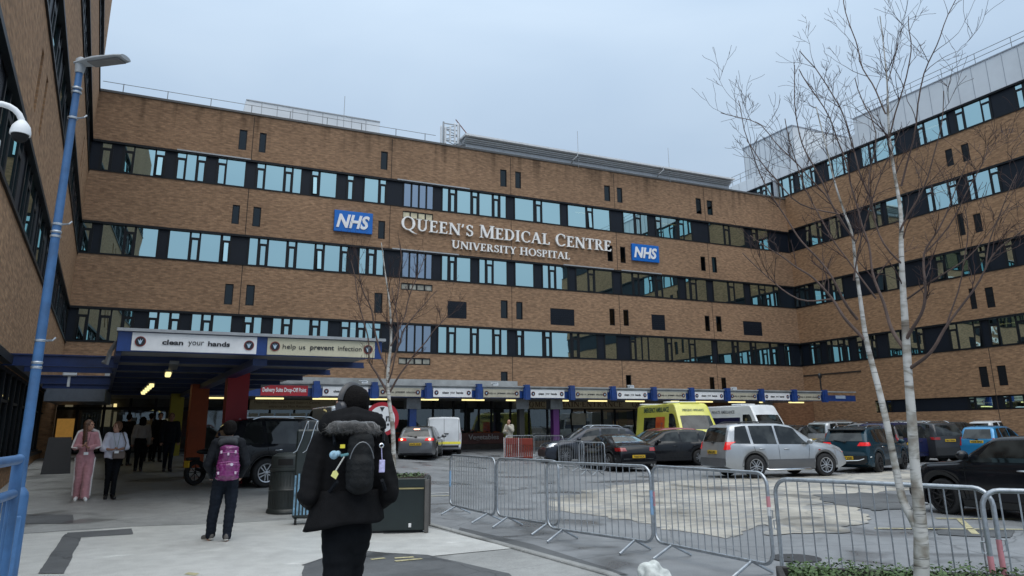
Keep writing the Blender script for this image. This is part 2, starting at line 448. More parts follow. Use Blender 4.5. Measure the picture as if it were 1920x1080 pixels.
# old pavement in front of the entrance (left of the kerb line)
kerb = gp((860, 925), (800, 950), (830, 985), (900, 1010), (1140, 1080))
sheet('pavement', [V((-14, -3, 0)), V((1.6, 2.0, 0)), V((1.75, 6.2, 0)), G(1145, 1080), G(985, 1035), G(860, 1000), G(805, 985), G(720, 925), G(620, 890), G(560, 872), ST(4, 33), ST(-4.5, 33)], M_pave2, .008)
sheet('pale_concrete_paving', gp((40, 1003), (250, 988), (420, 982), (600, 972), (700, 985), (800, 990), (962, 1030), (800, 1046), (655, 1032), (565, 1062), (600, 1078)) + [V((-1.55, 5.2, 0)), V((-9, 3.0, 0)), V((-9.5, 8, 0))], M_pave, .016)
sheet('asphalt_patch', gp((572, 1062), (650, 1036), (800, 1044), (955, 1079)) + [V((.4, 6.0, 0)), V((-1.5, 5.5, 0))], M_asph2, .024, .03)
sheet('asphalt_patch', gp((122, 1004), (158, 1002), (118, 1079), (70, 1079)), M_asph2, .024, .02)
sheet('asphalt_patch', gp((125, 1001), (247, 993), (249, 1004), (122, 1012)), M_asph2, .020, .02)
sheet('asphalt_patch', gp((48, 966), (138, 966), (136, 982), (46, 984)), M_asph2, .014, .03)
sheet('asphalt_patch', gp((700, 962), (770, 975), (800, 1000), (720, 1003)), M_asph2, .020, .08)
sheet('kerb_channel', gp((862, 990), (1000, 1022), (1180, 1079), (1140, 1079), (985, 1036), (858, 1000)), M_asph2, .010, .02)
sheet('tan_car_park_surface', gp((1035, 938), (1080, 925), (1160, 910), (1330, 898), (1560, 890), (1700, 882), (1800, 897), (1730, 915), (1640, 925), (1560, 930), (1520, 965), (1440, 985), (1330, 1010), (1240, 985), (1130, 968), (1050, 955)), M_tan, .008, .42)
sheet('tan_car_park_surface', gp((1430, 955), (1600, 945), (1640, 975), (1560, 1000), (1440, 1005)), M_tan, .012, .25)
sheet('asphalt_patch', gp((1530, 930), (1620, 924), (1740, 932), (1735, 952), (1650, 958), (1560, 946)), M_asph2, .016, .22)
sheet('asphalt_patch', gp((1760, 993), (1905, 996), (1900, 1010), (1765, 1004)), M_asph2, .012, .1)
M_line = pm('road_paint_yellow', (.45, .41, .24), .7, var=.35, scale=14, dirt=.6)
M_linew = pm('road_paint_white', (.55, .56, .55), .7, var=.35, scale=14, dirt=.7)
def line(name, a, b, w, mat):
    a, b = G(*a), G(*b); d = (b-a).normalized(); nn = V((-d.y, d.x, 0))*w/2
    sheet(name, [a-nn, b-nn, b+nn, a+nn], mat, .014)
line('road_marking', (720, 929), (842, 925), .12, M_linew)
line('road_marking', (720, 934), (842, 930), .08, M_line)
line('road_marking', (1755, 973), (1919, 975), .1, M_line)
line('road_marking', (1800, 975), (1830, 1003), .1, M_line)
line('road_marking', (1640, 992), (1919, 994), .08, M_line)
line('road_marking', (1000, 838), (1040, 842), .12, M_linew)
line('road_marking', (890, 848), (940, 851), .12, M_linew)
for a, b in (((697, 1054), (722, 1051)), ((742, 1057), (790, 1052)), ((742, 1051), (775, 1049))):
    a, b = G(*a), G(*b); d = (b-a).normalized(); nn = V((-d.y, d.x, 0))*.04
    sheet('road_marking', [a-nn, b-nn, b+nn, a+nn], M_line, .030, .03)
a, b = G(352, 1077), G(372, 1079); sheet('road_marking', [a, b, b+V((0, -.12, 0)), a+V((0, -.12, 0))], M_line, .022, .02)
a = gp((38, 1003), (250, 989), (420, 983), (600, 973)); 
for p, q in zip(a, a[1:]):
    nn = V((0, .022, 0)); sheet('paving_joint', [p-nn, q-nn, q+nn, p+nn], M_asph2, .0185, .012)
mc = G(1492, 1048); MBc = MB(); MBc.lathe([(.30, .0), (.30, .014), (.27, .016), (.26, .011)], 28, Matrix.Translation((mc.x, mc.y, 0)))
tag(MBc.build('manhole_cover', pm('iron', (.05, .05, .052), .6, metal=.4, var=.3, scale=30), None), 'round iron manhole cover in the road behind the widest barrier', 'manhole cover')
# kerb stone between pavement and road
kb = MB(); kp = [G(720, 925), G(805, 985), G(860, 1000), G(985, 1035), G(1145, 1080), V((1.75, 6.2, 0)), V((1.6, 2.0, 0))]
kb = MB()
for a, b in zip(kp, kp[1:]):
    a = a.copy(); b = b.copy(); a.z = b.z = 0; d = (b-a).normalized(); nn = V((-d.y, d.x, 0))
    Lk = (b-a).length; nst = max(1, int(Lk/.9))
    for k in range(nst):
        p, q = a.lerp(b, k/nst) + d*.004, a.lerp(b, (k+1)/nst) - d*.004
        M_ = Matrix.Translation(p) @ Matrix.Rotation(atan2(d.y, d.x), 4, 'Z')
        kb.bbox(0, (q-p).length, -.06, .06, -.1, .035, .012, M_)
tag(kb.build('kerb', M_pave2), kind='structure')
# ================================================================ hospital walls
def holes_wall(mb, X0, X1, Z0, Z1, holes, depth=.16, y0=0.0):
    xs = sorted(set([X0, X1] + [h[i] for h in holes for i in (0, 1) if X0 < h[i] < X1]))
    zs = sorted(set([Z0, Z1] + [h[i] for h in holes for i in (2, 3) if Z0 < h[i] < Z1]))
    def solid(i, j):
        if i < 0 or j < 0 or i >= len(xs)-1 or j >= len(zs)-1: return False
        cx, cz = (xs[i]+xs[i+1])/2, (zs[j]+zs[j+1])/2
        return not any(h[0] < cx < h[1] and h[2] < cz < h[3] for h in holes)
    for i in range(len(xs)-1):
        for j in range(len(zs)-1):
            if not solid(i, j): continue
            a, b, c, d = xs[i], xs[i+1], zs[j], zs[j+1]
            mb.add([(a, y0, c), (b, y0, c), (b, y0, d), (a, y0, d)], [(0, 1, 2, 3)])
            y1 = y0 + depth
            if not solid(i-1, j): mb.add([(a, y1, c), (a, y0, c), (a, y0, d), (a, y1, d)], [(0, 1, 2, 3)])
            if not solid(i+1, j): mb.add([(b, y0, c), (b, y1, c), (b, y1, d), (b, y0, d)], [(0, 1, 2, 3)])
            if not solid(i, j-1): mb.add([(a, y1, c), (b, y1, c), (b, y0, c), (a, y0, c)], [(0, 1, 2, 3)])
            if not solid(i, j+1): mb.add([(a, y0, d), (b, y0, d), (b, y1, d), (a, y1, d)], [(0, 1, 2, 3)])

class Wall:
    def __init__(s, name, label, cat, org, rz):
        s.root = thing(name, label, cat, org, rz)
        s.M = Matrix.Translation(V(org)) @ Matrix.Rotation(rz, 4, 'Z'); s.I = s.M.inverted()
        s.n = (s.M.to_3x3() @ V((0, -1, 0)))
        s.org = V(org)
    def at(s, px, py, y=0):
        p = onplane(px, py, s.org - s.n*y, s.n); q = s.I @ p; return q.x, q.z
    def sx(s, px, z, lo=None, hi=None, y=0):
        lo = s.lo if lo is None else lo; hi = s.hi if hi is None else hi
        for _ in range(40):
            mid = (lo+hi)/2
            if proj(s.M @ V((mid, y, z)))[0] < px: lo = mid
            else: hi = mid
        return (lo+hi)/2
    def rect(s, x0, x1, y0, y1):
        xm, ym = (x0+x1)/2, (y0+y1)/2
        a = s.at(x0, ym)[0]; b = s.at(x1, ym)[0]; return (a, b, s.at(xm, y1)[1], s.at(xm, y0)[1])

def parse(tx):
    out = []
    for it in tx.replace('\n', '').split(','):
        it = it.strip()
        if it:
            a, b = it[1:].split('-'); out.append((it[0], float(a), float(b)))
    return out
rt = random.Random(5)
M_glassg = glass_mat('grey_glass', (.44, .52, .62), .75)
def window_group(W_, panes, z0, z1, ydep, mats=None, lit=0, tilt=.15, label=None):
    """panes: list (type,x0,x1) in local metres. frame + pane child; type N has a transom and top light"""
    fr = MB(); pn = MB(); g = .055
    X0, X1 = panes[0][1]-g, panes[-1][2]+g
    yf = ydep - .05                      # frame front
    fr.box(X0-.04, X1+.04, yf, ydep, z0, z0+.09); fr.box(X0-.04, X1+.04, yf, ydep, z1-.09, z1)
    edges = [X0-.04] + [e for t, a, b in panes for e in (a, b)] + [X1+.04]
    for i in range(0, len(edges), 2):
        fr.box(edges[i], edges[i+1], yf-.012, ydep, z0+.003, z1-.003)
    for t, a, b in panes:
        if t == 'N':
            h = z0 + (z1-z0)*.70
            fr.box(a, b, yf-.01, ydep, h, h+.13)
            fr.box(a, a+.05, yf-.006, ydep, z0+.09, h); fr.box(b-.05, b, yf-.006, ydep, z0+.09, h)
            op = rt.random() < tilt
            ang = rt.uniform(4, 9) if op else rt.uniform(-.25, .25)
            w = b-a
            P = [V((a+.05, 0, z0+.12)), V((b-.05, 0, z0+.12)), V((b-.05, 0, h)), V((a+.05, 0, h))]
            yy = yf + .022
            q = []
            for p in P: d = (h - p.z)*tan(radians(ang)); q.append((p.x, yy - max(d, -.01) - (.03 if op else 0), p.z))
            pn.add(q, [(0, 1, 2, 3)])
            if op:
                fr.tube([q[0], q[1], q[2], q[3]], .022, 4, closed=True)
            pn.add([(a, yy, h+.13), (b, yy, h+.13), (b, yy, z1-.09), (a, yy, z1-.09)], [(0, 1, 2, 3)])
        else:
            e = radians(rt.uniform(-.3, .3)); k = radians(rt.uniform(-.3, .3)); yy = yf + .024
            pn.add([(a, yy, z0+.09), (b, yy + (b-a)*e, z0+.09), (b, yy + (b-a)*e + k*(z1-z0), z1-.09), (a, yy + k*(z1-z0), z1-.09)], [(0, 1, 2, 3)])
    f = fr.build('window', M_frame, W_.root)
    pn.build('pane', (M_glassg if panes[0][0] == 'S' else M_glass), f, fix=False)
    if label: f['label'] = label
    if lit:
        tb = MB(); xm = (panes[0][1]+panes[-1][2])/2
        tb.box(xm-.75, xm+.75, ydep+.45, ydep+.52, z1-.42, z1-.36)
        tb.build('ceiling_light', M_tube, f)
    return f
def band(W_, zc, spec, x0, x1, lits=(), mid=None, thr=9, through=None):
    z0, z1 = zc
    zm = (z0+z1)/2
    P = [(t, W_.sx(a, zm, y=.1), W_.sx(b, zm, y=.1), a, b) for t, a, b in spec]
    grp = []; cur = []
    for k, p in enumerate(P):
        if cur and (p[3] - cur[-1][4] > thr): grp.append(cur); cur = []
        cur.append(p)
    if cur: grp.append(cur)
    last = x0; yd = .14
    for g in grp:
        a, b = g[0][1]-.055, g[-1][2]+.055
        if a > last: MB().box(last, a, yd-.03, yd+.02, z0+.001, z1-.001).build('infill_panel', M_dark, W_.root)
        last = b
        lit = any(g[0][3] < L_ < g[-1][4] for L_ in lits)
        window_group(W_, [(t, a_, b_) for t, a_, b_, _, _ in g], z0, z1, yd, lit=lit)
    if last < x1: MB().box(last, x1, yd-.03, yd+.02, z0+.001, z1-.001).build('infill_panel', M_dark, W_.root)
    return grp

# ---- main block
main = Wall('hospital_building', 'long brown brick hospital block with dark window bands, straight ahead behind the car park', 'building', -m*DM, TH)
main.lo, main.hi = -12, 52
def zk(z): return 1.6 + (z-1.6)*KS
ZB = [(zk(5.6), zk(7.19)), (zk(9.67), zk(11.23)), (zk(13.72), zk(15.26))]
ZR = zk(17.76)
XL, XR = -4.0*KS, 40.44*KS
sb1 = parse('''N190.8-207.2,N232.5-249,W252-289.3,N292.4-307,N332-347,F349.7-366.9,N370.8-384.3,N408.5-422.6,W425-459,N482-495,W498-531,N534.8-546.3,F549.7-564,
N584.8-596,W600.5-630,N651.9-662,W683.7-709,N713-723,S757.8-770,S773-784,S787-798,S801-811.5,F830-840,N844.4-853,W857.4-881.9,N886-894.8,W899-922.3,N926-934.3,F938.3-948.3,W965.7-1000,N1005-1014,W1016.7-1050,
W1065-1098,N1101.7-1110,W1112.3-1143,W1169.3-1188.3,N1192-1200.7,F1202-1214.3,N1230-1239,W1240-1268.3,N1272.7-1281.7,F1282.7-1296.7,W1330-1356.7,N1359-1366.7,W1369-1396,N1411-1418,W1422-1440''')
sb2 = parse('''N152.6-169.5,W190.8-230.7,N235-250,W254.6-294,W317-353.6,N357.8-372,W375.7-411.7,N416.9-429.9,F467-482,N486.7-499,W503.3-536,N540.6-552.3,W556.7-588.8,N592.7-604.4,W608.5-636.3,N640.7-651,
F674-685.6,N690.7-701,F706-718.5,S754.8-766,S769-781,S784-796,S799-809,F828.9-838.9,N843.7-851.9,W856.7-881.9,F899-909.3,N913-923,W925.7-950,W966.7-1000,F1018-1028,N1031-1040,W1043-1064,
W1081-1101.7,N1104-1113,W1116-1148,W1166-1185,N1188-1196.7,W1199-1228,N1232-1241,W1242.7-1271.7,F1286.7-1293,N1296-1305,W1306.7-1325,W1338-1365,N1367.7-1376.7,W1378-1395,W1407.7-1423,N1425-1435,W1436-1450.7,N1453-1461''')
sb3 = parse('''N144.7-161.7,F165-183,N187-204.6,F208-226,N231-246.8,N277.5-292,F297-314.8,N320-333.5,F358.8-375,N380-393,W398.6-432,N457.8-470,F475-488.5,F511-526,N531-542,W547.6-579,N584.8-595.8,F600-614,
N640-652.5,F656-666.5,N671-681.5,F685-697.5,N701.5-712.5,S747.5-761,S764-776,S779-791,S794-807.5,F822-837,N841.5-852,W855-881,N885-894,W898-923,N927-937,F940-951,N970-978,W983-1017,N1023-1031,W1035-1069,N1074-1083,W1087-1119,
F1135-1156,N1183-1191,F1193.5-1203,F1205-1215,W1217-1247,N1252-1259,W1261-1292,N1294-1303,W1305-1335,W1346-1373,N1377-1383,W1386-1407,N1411-1417,W1419-1443,N1447-1460,F1472-1481''')
slits = [(448,463,243,281),(486,499,249,286),(714,727,284,318),(938,950,318,350),(966,977,322,353),(1133,1144,348,377),(1157,1167,352,380),(1305,1315,372,401),(1326,1336,376,403),
(435,449,384,420),(474,489,388,425),(709,722,414,448),(1139,1149,460,490),(1163,1173,463,493),(1314,1323,481,508),(1335,1344,482,511),
(421,437,532,571),(461,477,534,573),(702,717,549,587),(939,952,563,597),(968,980,566,599),(1143,1153,579,610),(1169,1179,581,611),(1322,1331,592,621),(1343,1353,593,622),
(939,952,697,716),(1174,1184,703,730),(1331,1340,707,732),(1353,1362,708,732)]
squares = [(839,875,565,597),(1032,1077,579,610),(1222,1247,590,619),(1394,1429,603,629)]
lows = [(755,812,398,412),(752,811,532,545),(747,807,671,684)]
ZG = 3.9    # brick starts above the canopy; below it the shop front
rs = [main.rect(*r) for r in slits]; rq = [main.rect(*r) for r in squares]; rl = [main.rect(*r) for r in lows]
ZCAN = 3.75
holes = [(XL, XR, a, b) for a, b in ZB] + rs + rq + rl
mb = MB(); holes_wall(mb, XL, XR, ZCAN, ZR, holes)
mb.build('wall', M_brick, main.root, fix=False)
# dark interior behind the windows
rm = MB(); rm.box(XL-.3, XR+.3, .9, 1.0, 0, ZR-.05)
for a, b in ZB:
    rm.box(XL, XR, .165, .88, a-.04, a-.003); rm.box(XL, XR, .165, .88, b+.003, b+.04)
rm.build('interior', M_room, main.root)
seam = MB()
M_seam = pm('seam_dark', (.03, .022, .018), .9)
for px, py in ((471, 300), (736, 258), (957.5, 330), (1152, 370), (1325, 440)):
    x, _ = main.at(px, py)
    for za, zb in ((ZCAN, ZB[0][0]), (ZB[0][1], ZB[1][0]), (ZB[1][1], ZB[2][0]), (ZB[2][1], ZR-.1)):
        MB().box(x-.02, x+.02, -.004, .02, za+.01, zb-.01).build('movement_joint', M_seam, main.root)
for r in rs:
    f = MB(); x0, x1, z0, z1 = r; e = .05
    for q in ((x0+.002, x0+e, z0, z1), (x1-e, x1-.002, z0, z1), (x0+e, x1-e, z0+.002, z0+e), (x0+e, x1-e, z1-e, z1-.002)): f.box(q[0], q[1], .03, .1, q[2], q[3])
    o = f.build('slit_window', M_frame, main.root)
    p = MB(); p.add([(x0+e, .07, z0+e), (x1-e, .07, z0+e), (x1-e, .07, z1-e), (x0+e, .07, z1-e)], [(0, 1, 2, 3)]); p.build('pane', glass_mat('slit_glass', (.3, .34, .36), .15, (.1, .1, .1)) if 'slit_glass' not in MATS else MATS['slit_glass'], o, fix=False)
for r in rq:
    f = MB(); x0, x1, z0, z1 = r; f.box(x0+.002, x1-.002, .02, .1, z0+.002, z1-.002)
    k = z0 + .12
    while k < z1-.1: f.box(x0+.06, x1-.06, .005, .02, k, k+.05); k += .14
    f.build('louvre_panel', M_dark, main.root)
for i, r in enumerate(rl):
    x0, x1, z0, z1 = r; n = 4; w = (x1-x0)/n
    f = MB(); p = MB()
    for q in ((x0+.002, x1-.002, z0+.002, z0+.06), (x0+.002, x1-.002, z1-.06, z1-.002)): f.box(q[0], q[1], .02, .1, q[2], q[3])
    for k in range(n+1): xx = x0+w*k; f.box(max(x0+.003, xx-.04), min(x1-.003, xx+.04), .018, .1, z0+.06, z1-.06)
    for k in range(n): p.add([(x0+w*k+.04, .06, z0+.06), (x0+w*k+w-.04, .06, z0+.06), (x0+w*k+w-.04, .06, z1-.06), (x0+w*k+.04, .06, z1-.06)], [(0, 1, 2, 3)])
    o = f.build('low_window', M_frame, main.root); p.build('pane', pm('lit_frosted', (.45, .42, .30), .3, emit=.25, var=.5, scale=2) if i == 0 else pm('frosted_glass', (.30, .30, .26), .25, var=.5, scale=2), o, fix=False)
band(main, ZB[2], sb1, XL, XR, lits=(1085, 1255))
band(main, ZB[1], sb2, XL, XR, lits=(1415, 1440))
band(main, ZB[0], sb3, XL, XR, lits=(690,))
# brighter flashing lengths over some windows
fl = MB()
for a, b, z in ((332, 470, ZB[2][1]), (745, 880, ZB[2][1]), (735, 860, ZB[1][1]), (1056, 1150, ZB[1][1]), (1165, 1240, ZB[1][1])):
    MB().box(main.sx(a, z), main.sx(b, z), -.05, .0, z-.01, z+.06).build('flashing', M_coping, main.root)
hd = MB()
for a, b in ZB: hd.box(XL, XR, -.025, .09, b-.10, b+.015); hd.box(XL, XR, -.03, .09, a-.02, a+.05)
hd.build('sill', M_frame, main.root)
cp = MB(); cp.box(XL-.2, XR+1, -.06, .5, ZR, ZR+.12); cp.build('coping', pm('coping_dark', (.1, .1, .1), .6), main.root)
rf = MB(); rf.box(XL-6, XR+1, .5, 22, ZR-.6, ZR-.02); rf.build('roof', M_conc, main.root)
# roof rail left, thin wire on stubs
rr = MB(); y_ = .35
for px in (229, 313, 395, 472, 545, 615, 680, 745, 800): x = main.sx(px, ZR); rr.box(x-.02, x+.02, y_-.02, y_+.02, ZR+.1, ZR+.75)
xa, xb = main.sx(189, ZR), main.sx(820, ZR); rr.box(xa, xb, y_-.012, y_+.012, ZR+.72, ZR+.745)
rr.build('safety_rail', M_grey, main.root)
# roof plant (left white box), eaves strip right, antennas
def roofbox(x0, x1, y0, y1, z0, z1, slope=0, name='roof_plant', mat=None, label=''):
    b = MB(); b.prism([(x0, z0), (x0+slope, z1), (x1, z1), (x1, z0)], y0, y1)
    n = int((x1-x0)/1.0)
    o = b.build(name, mat or M_clad, main.root)
    if label: o['label'] = label
    s_ = MB()
    for i in range(1, n): xx = x0+slope+(x1-x0-slope)*i/n; s_.box(xx-.02, xx+.02, y0-.025, y0, z0, z1-.05)
    s_.box(x0+slope, x1, y0-.05, y1, z1, z1+.06)
    s_.build('cladding_rib', M_coping, o)
    return o
y_ = 5.0
xa = main.sx(443, ZR+.4, y=y_); xb = main.sx(710, ZR+.4, y=y_)
roofbox(xa, xb, y_, y_+5, ZR-.6, main.at(560, 204, y=y_)[1], .4)
# overhanging metal eaves from x~865 to 1370
xa = main.sx(868, ZR); xb = main.sx(1372, ZR)
ev = MB(); ev.box(xa+.3, xb, .25, 3.5, ZR+.12, ZR+.42)
for k in range(4): ev.box(xa + .1, xb, .22 - .14*k, 3.4 - .02*k, ZR+.42+.08*k, ZR+.46+.08*k)
ev.box(xa, xb, -.45, 3.4, ZR+.78, ZR+.9)
ev.build('louvred_eaves', pm('eaves', (.66, .69, .72), .5), main.root)
gut = MB()
for px in (1076, 1236):
    x = main.sx(px, ZR+.5); gut.tube([(x, -.5, ZR+.8), (x, -.52, ZR+.55), (x-.25, -.3, ZR+.3), (x-.25, -.05, ZR+.1)], .05, 6)
gut.build('downpipe', M_coping, main.root)
lr = MB()
for px in (1083, 1254): x = main.sx(px, ZR+.5); MB().tube([(x, -.1, ZR-.1), (x, -.1, ZR+2.6)], .018, 5).build('lightning_rod', M_coping, main.root)
x = main.sx(664, ZR+1); lr.tube([(x, 3, ZR), (x, 3, ZR+3.6)], .02, 5)
lr.build('lightning_rod', M_coping, main.root)
an = thing('antenna_mast', 'grey antenna frame with slender cylinders and a diagonal stay on the roof parapet', 'antenna', tuple(main.M @ V((main.sx(852, ZR), .6, ZR))), TH)
a_ = MB()
for dx in (-.55, .55):
    a_.box(dx-.05, dx+.05, -.05, .05, -.02, 1.9)
for k in range(5): a_.box(-.55, .55, -.03, .03, .25+k*.38, .31+k*.38)
for k in range(4): a_.tube([(-.55 if k % 2 else .55, 0, .3+k*.38), (.55 if k % 2 else -.55, 0, .68+k*.38)], .03, 5)
a_.build('frame', M_coping, an)
a_ = MB(); a_.tube([(.3, 0, 2.2), (1.9, .0, .45)], .035, 5); a_.tube([(.5, .0, .3), (1.5, 0, .9)], .03, 5); a_.build('stay', pm('rust_red', (.2, .07, .05), .7), an)
for dx in (-.75, -.45, -.12, .2, .42): 
    c_ = MB(); c_.lathe([(.07, 0), (.07, 1.1+.25*(dx > 0)), (.04, 1.2+.25*(dx > 0))], 8, Matrix.Translation((dx, -.12, .35+.1*(dx > -.2)))); c_.build('antenna', M_clad, an)

# ---- right wing (taller, with grey cladding storey)
cor = -m*DM + u*XR
rw = Wall('hospital_wing', 'taller brick hospital wing with grey metal top storey, right of the car park', 'building', (cor.x, cor.y, 0), TH - pi/2)
rw.lo, rw.hi = -9, 33
def rx(px, z): return rw.sx(px, z)
ZW0 = (zk(17.97), zk(19.47)); 
YR = [zk(3.07), zk(2.3)]
ZBW = [(zk(5.62), zk(7.19)), (zk(9.67), zk(11.23)), (zk(13.78), zk(15.40))]
XE = 36.5
ZG1 = (zk(2.33), zk(3.08))
sl = [(1773,1787,279,312),(1803,1818,269,303),(1796,1808,400,442),(1826,1841,400,436),(1818,1830,540,580),(1848,1864,538,577),(1837,1853,687,726),(1871,1888,685,723)]
rs2 = [rw.rect(*r) for r in sl]
holes = [(0, XE, a, b) for a, b in ZBW] + [(6.0, XE, *ZG1)] + rs2
mb = MB(); holes_wall(mb, 0, XE, -.2, ZW0[0], holes)
mb.build('wall', M_brick2, rw.root, fix=False)
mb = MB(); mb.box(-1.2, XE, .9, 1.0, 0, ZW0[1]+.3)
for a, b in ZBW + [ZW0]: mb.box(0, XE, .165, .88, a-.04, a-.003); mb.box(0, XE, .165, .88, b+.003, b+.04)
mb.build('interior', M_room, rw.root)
def pxw(s): return parse(s)
b0 = pxw('N1420-1426,N1430-1436,W1438-1446,N1460-1466,W1468-1480,N1482-1488,N1498-1504,W1506-1520,N1522-1528,N1552-1560,W1562-1580,N1582-1590,F1616-1629,N1631.7-1638.7,W1641.5-1665.4,N1671-1679,N1721.7-1731.6,W1734.9-1761,N1763.9-1776.5,N1793-1806,W1809-1839.8,N1841-1856.7,N1906-1919,W1924-1956,N1960-1975')
b1 = pxw('N1512-1518,W1521-1532,N1535-1541,W1556-1568,N1570-1576,W1629-1641,N1643-1653,W1663-1685,N1689-1694,N1738.5-1748.5,W1751.8-1779,N1781-1795,N1816-1827,W1830-1856.7,N1859.5-1873.5,N1925-1940,W1944-1975')
b2 = pxw('N1494-1499,W1501-1509,N1511-1517,W1527-1539,N1542-1548,N1560-1566,W1568-1580,N1646-1658,W1661-1680,N1684-1693,N1757-1771,W1774-1802,N1803-1816,N1835.5-1849.6,N1886-1900,N1925-1940,W1944-1975')
b3 = pxw('N1498-1504,N1520-1527,N1531-1539,N1552-1559,W1562-1572,N1574-1582,F1586-1592,N1608-1618,F1622-1634,N1636-1643,W1667-1689,W1707-1719,N1722-1732,N1782-1795,W1797-1826,N1828-1840,N1858-1873,W1875-1906,N1909-1925,W1944-1975')
band(rw, ZBW[2], b1, 0, XE, lits=(1640, 1765)); band(rw, ZBW[1], b2, 0, XE, lits=()); band(rw, ZBW[0], b3, 0, XE, lits=(1500, 1915))
band(rw, ZW0, b0, -6, XE, lits=(1748, 1912, 1660))
bgd = pxw('W1529-1545,W1550-1566,N1568-1574,N1630-1637,W1640-1661,N1664-1672,N1818-1828,W1831-1861,N1883-1894,W1897-1919,W1930-1960')
band(rw, ZG1, bgd, 6.0, XE, lits=(1650, 1845, 1905))
hd = MB()
for a, b in ZBW: hd.box(0.05, XE, -.025, .09, b-.10, b+.015); hd.box(0.05, XE, -.03, .09, a-.02, a+.05)
hd.box(-6, XE, -.05, .1, ZW0[0]-.03, ZW0[0]+.06); hd.box(-10, XE, -.05, .1, ZW0[1]-.08, ZW0[1]+.03)
hd.build('sill', M_frame, rw.root)
for r in rs2:
    f = MB(); x0, x1, z0, z1 = r; f.box(x0+.002, x1-.002, .05, .1, z0+.002, z1-.002)
    for k in (.3, .62): f.box(x0+.01, x1-.01, .03, .05, z0+(z1-z0)*k, z0+(z1-z0)*k+.06)
    f.build('slit_window', M_frame, rw.root)
sm = MB()
for px, py in ((1861, 700), (1810, 490), (1783, 350)): 
    x, z = rw.at(px, py); i = 0 if z < ZBW[0][0] else 1 if z < ZBW[1][0] else 2
    za = -.1 if i == 0 else ZBW[i-1][1]; zb = ZBW[i][0]; sm.box(x-.02, x+.02, -.004, .02, za+.05, zb-.05)
x0, z0 = rw.at(1507, 705); x1, _ = rw.at(1615, 698); sm.box(x0, x1, -.03, .02, z0-.05, z0+.05)
sm.build('movement_joint', M_seam, rw.root)
# cladding storey: high part from px 1607 onwards, lower part before it
xs_ = rx(1607, ZW0[1])
zt_hi = rw.at(1919, 82)[1]
cl = MB(); cl.box(xs_, XE, -.06, .3, ZW0[1]+.035, zt_hi)
cl.box(-10.0, xs_-.002, .05, .3, ZW0[1]+.035, zt_hi-2.2+1.1)
co_ = cl.build('cladding', M_clad, rw.root)
rb = MB(); k = xs_+.3
while k < XE: rb.box(k-.012, k+.012, -.075, -.062, ZW0[1]+.04, zt_hi-.06); k += .95
k = -9.8
while k < xs_: rb.box(k-.012, k+.012, .035, .048, ZW0[1]+.04, zt_hi-1.15); k += .95
rb.box(xs_-.03, XE, -.11, .35, zt_hi, zt_hi+.07)
rb.build('cladding_rib', pm('rib', (.3, .33, .38), .5), co_)
rl_ = MB(); zt = zt_hi+.07
for i in range(14): x = xs_ + .2 + i*(XE-xs_-.3)/13; rl_.tube([(x, .1, zt), (x, .1, zt+.75)], .02, 5)
for q in (.4, .75): rl_.tube([(xs_+.2, .1, zt+q), (XE, .1, zt+q)], .02, 5)
zt = zt_hi-1.1
for i in range(18): x = -9.9 + i*(xs_+9.8)/17; rl_.tube([(x, .15, zt), (x, .15, zt+.85)], .02, 5)
for q in (.42, .85): rl_.tube([(-9.9, .15, zt+q), (xs_, .15, zt+q)], .02, 5)
rl_.build('safety_rail', M_grey, rw.root)
rb = MB(); rb.box(-1, XE, .3, 14, ZW0[1]-.2, zt_hi-1.15); rb.build('roof', M_conc, rw.root)
cpp = MB(); cpp.box(-.02, 0.35, -.08, .16, ZW0[0]-.02, ZW0[1]+.03, Matrix.Translation((rx(1453, ZW0[0]+.5), 0, 0))); cpp.build('column', M_coping, rw.root)
# plant room box behind
pr = MB(); b_ = 7.0
x0 = rw.sx(1404, ZW0[1]+1.5, y=b_, lo=-20); x1 = rw.sx(1495, ZW0[1]+2.6, y=b_, lo=-20)
zt = rw.at(1495, 231, y=b_)[1]
zl = rw.at(1404, 268, y=b_)[1]
pr.prism([(x0, 14), (x0, zt), (x1, zt), (x1, 14)], b_, b_+9)
po = pr.build('plant_room', M_clad, rw.root)
pr = MB(); n = 9
for i in range(n+1): xx = x0+(x1-x0)*i/n; pr.box(xx-.02, xx+.02, b_-.03, b_-.001, 16, zt-.02)
pr.box(x0-.05, x1+.05, b_-.08, b_+9, zt, zt+.1)
pr.build('cladding_rib', MATS['rib'], po)

# ---- left wing
lw = Wall('hospital_side_wing', 'brick hospital wing seen at a sharp angle along the left edge', 'building', tuple(n3*(-1.8143*KS)), TH3)
lw.lo, lw.hi = 6, 50
XN, XF = 9.5, 38.66*KS+.3
ZL = [(zk(5.52), zk(7.15)), (zk(9.62), zk(11.23)), (zk(13.65), zk(15.26)), (zk(17.75), zk(19.3))]
ZT = 27
ll = [(70,93,155,255),(80,95,190,290)]
sl = [lw.rect(76, 81, 170, 250), lw.rect(83, 88, 190, 280)]
def lslit(x, k):   # paired slit windows between the bands
    z = ZL[k-1][1] if k else 4.0; z2 = ZL[k][0]; c_ = (z+z2)/2; return [(x, x+.42, c_-.7, c_+.7), (x+1.5, x+1.92, c_-.7, c_+.7)]
sl = lslit(17.2, 2) + lslit(27.5, 2) + lslit(27.5, 1) + lslit(17.5, 1) + lslit(22.5, 3) + lslit(35.2, 2)
ZGL = (zk(1.65), zk(2.9)+.1)
holes = [(XN-1, XF, a, b) for a, b in ZL] + sl + [(XN-1, XF-7.5, .95, 3.05)]
mb = MB(); holes_wall(mb, XN-1, XF, -.2, ZT, holes); mb.build('wall', M_brick2, lw.root, fix=False)
mb = MB(); mb.box(XN-1, XF, .9, 1.0, -.2, ZT)
mb.box(XN-1.01, XN-1, .0, 1, 0, ZT)
